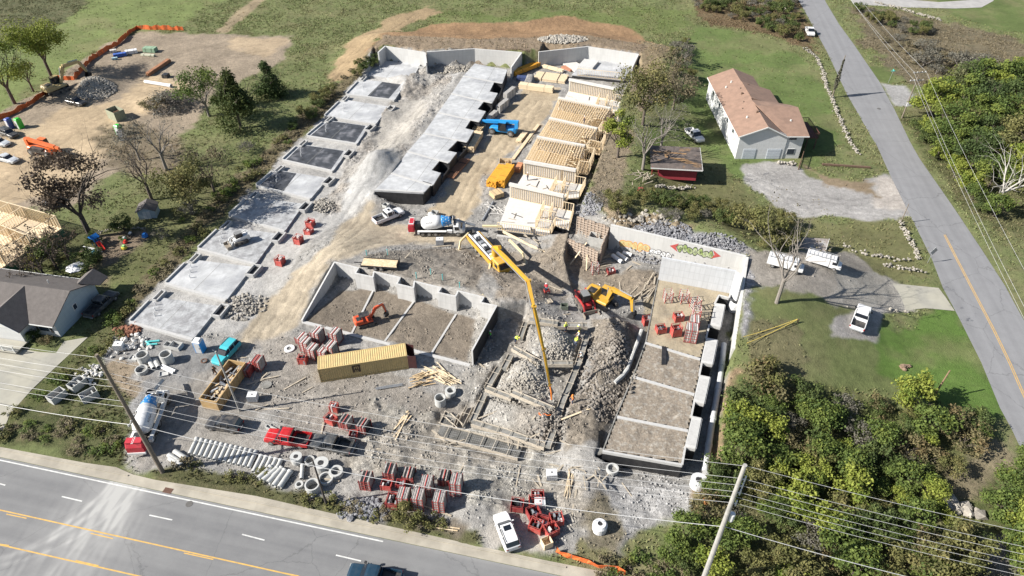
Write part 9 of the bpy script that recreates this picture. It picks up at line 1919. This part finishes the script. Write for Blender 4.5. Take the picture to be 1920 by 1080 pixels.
# ------------------------------------------------------------------ loose stones and wild grass over the ground
def near_struct(X, Y):
 return poly_sdf(X, Y, MAIN) < .3
def ground_z(X, Y):
 i = np.clip(np.searchsorted(_NX, X) - 1, 0, len(_NX) - 2); j = np.clip(np.searchsorted(_NY, Y) - 1, 0, len(_NY) - 2); fx = (X - _NX[i]) / (_NX[i + 1] - _NX[i]); fy = (Y - _NY[j]) / (_NY[j + 1] - _NY[j])
 return (gh[j, i] * (1 - fx) + gh[j, i + 1] * fx) * (1 - fy) + (gh[j + 1, i] * (1 - fx) + gh[j + 1, i + 1] * fx) * fy, i, j
def scatter_rocks(n=32000):
 rng = np.random.default_rng(3); X = rng.uniform(-60, 55, n * 7); Y = rng.uniform(38, 175, n * 7); z, i, j = ground_z(X, Y); rk = grk[j, i]; keep = (rng.random(len(X)) < np.clip((rk - .25) * 1.15, 0, 1) ** 1.3 * (.08 + 1.6 * (fbm(X, Y, 3, 4, 55) > .56))) & (fl[j, i] < .1) & (gh[j, i] > -.05 + HG.min() * 0 - .3)
 X, Y, z, i, j = X[keep][:n], Y[keep][:n], z[keep][:n], i[keep][:n], j[keep][:n]; m = len(X)
 base = np.array([(-1, -1, -.6), (1, -1, -.6), (1, 1, -.6), (-1, 1, -.6), (-.7, -.7, .7), (.7, -.7, .7), (.7, .7, .7), (-.7, .7, .7)]) * .5
 s = .06 + .22 * rng.random(m) ** 3; co = base[None] * (1 + rng.uniform(-.35, .35, (m, 8, 3))) * s[:, None, None] * rng.uniform(.7, 1.3, (m, 1, 3)); a = rng.random(m) * 6.28; ca, sa = np.cos(a)[:, None], np.sin(a)[:, None]
 co = np.stack([co[..., 0] * ca - co[..., 1] * sa + X[:, None], co[..., 0] * sa + co[..., 1] * ca + Y[:, None], co[..., 2] + z[:, None] + s[:, None] * .15], -1)
 fs = np.array([(4, 5, 6, 7), (0, 1, 5, 4), (1, 2, 6, 5), (2, 3, 7, 6), (3, 0, 4, 7)]); F = (np.arange(m)[:, None, None] * 8 + fs[None]).reshape(-1, 4)
 tint = gcol[j, i] * rng.uniform(.65, 1.35, (m, 1)); me = np_mesh('loose_stones', co.reshape(-1, 3), F, np.repeat(tint, 8, 0), tint_mat('loose_stone', .95)); o = bpy.data.objects.new('loose_stones', me); COL.objects.link(o); tag(o, 'loose broken stones strewn over the grey rubble ground of the site', 'stones'); struct(o, 'stuff')
def scatter_grass(n=60000):
 rng = np.random.default_rng(4); X = rng.uniform(-160, 160, n * 6); Y = rng.uniform(34, 235, n * 6); m_ = np.abs(X) < Y * .8 + 12; X, Y = X[m_], Y[m_]; z, i, j = ground_z(X, Y); wd = gwd[j, i]; keep = (rng.random(len(X)) < np.clip(wd - .15, 0, 1) * (.3 + .9 * (fbm(X, Y, 4, 3, 65) > .5))) & (fl[j, i] < .05)
 X, Y, z, i, j = X[keep][:n], Y[keep][:n], z[keep][:n], i[keep][:n], j[keep][:n]; m = len(X); k = 3
 a = rng.random((m, k)) * 6.28; L_ = rng.uniform(.12, .34, (m, k)); w_ = rng.uniform(.06, .16, (m, k)); dx, dy = np.cos(a), np.sin(a); bx = X[:, None] + rng.normal(0, .15, (m, k)); by = Y[:, None] + rng.normal(0, .15, (m, k)); bz = np.repeat(z[:, None], k, 1)
 p0 = np.stack([bx - dy * w_, by + dx * w_, bz], -1); p1 = np.stack([bx + dy * w_, by - dx * w_, bz], -1); p2 = np.stack([bx + dx * L_ * .5, by + dy * L_ * .5, bz + L_], -1)
 co = np.stack([p0, p1, p2], 2).reshape(-1, 3); F = np.arange(len(co)).reshape(-1, 3); g = gcol[j, i]; dry = (rng.random(m) < .3)[:, None]; tint = np.where(dry, g * .5 + np.array((.17, .14, .08)) * .6, g * 1.35) * rng.uniform(.85, 1.35, (m, 1))
 me = np_mesh('wild_grass', co, F, np.repeat(tint, 3 * k, 0), LEAF); o = bpy.data.objects.new('wild_grass', me); COL.objects.link(o); tag(o, 'rough weeds and wild grass growing over the fields and verges', 'grass'); struct(o, 'stuff')
scatter_rocks(); scatter_grass()
make_ground()
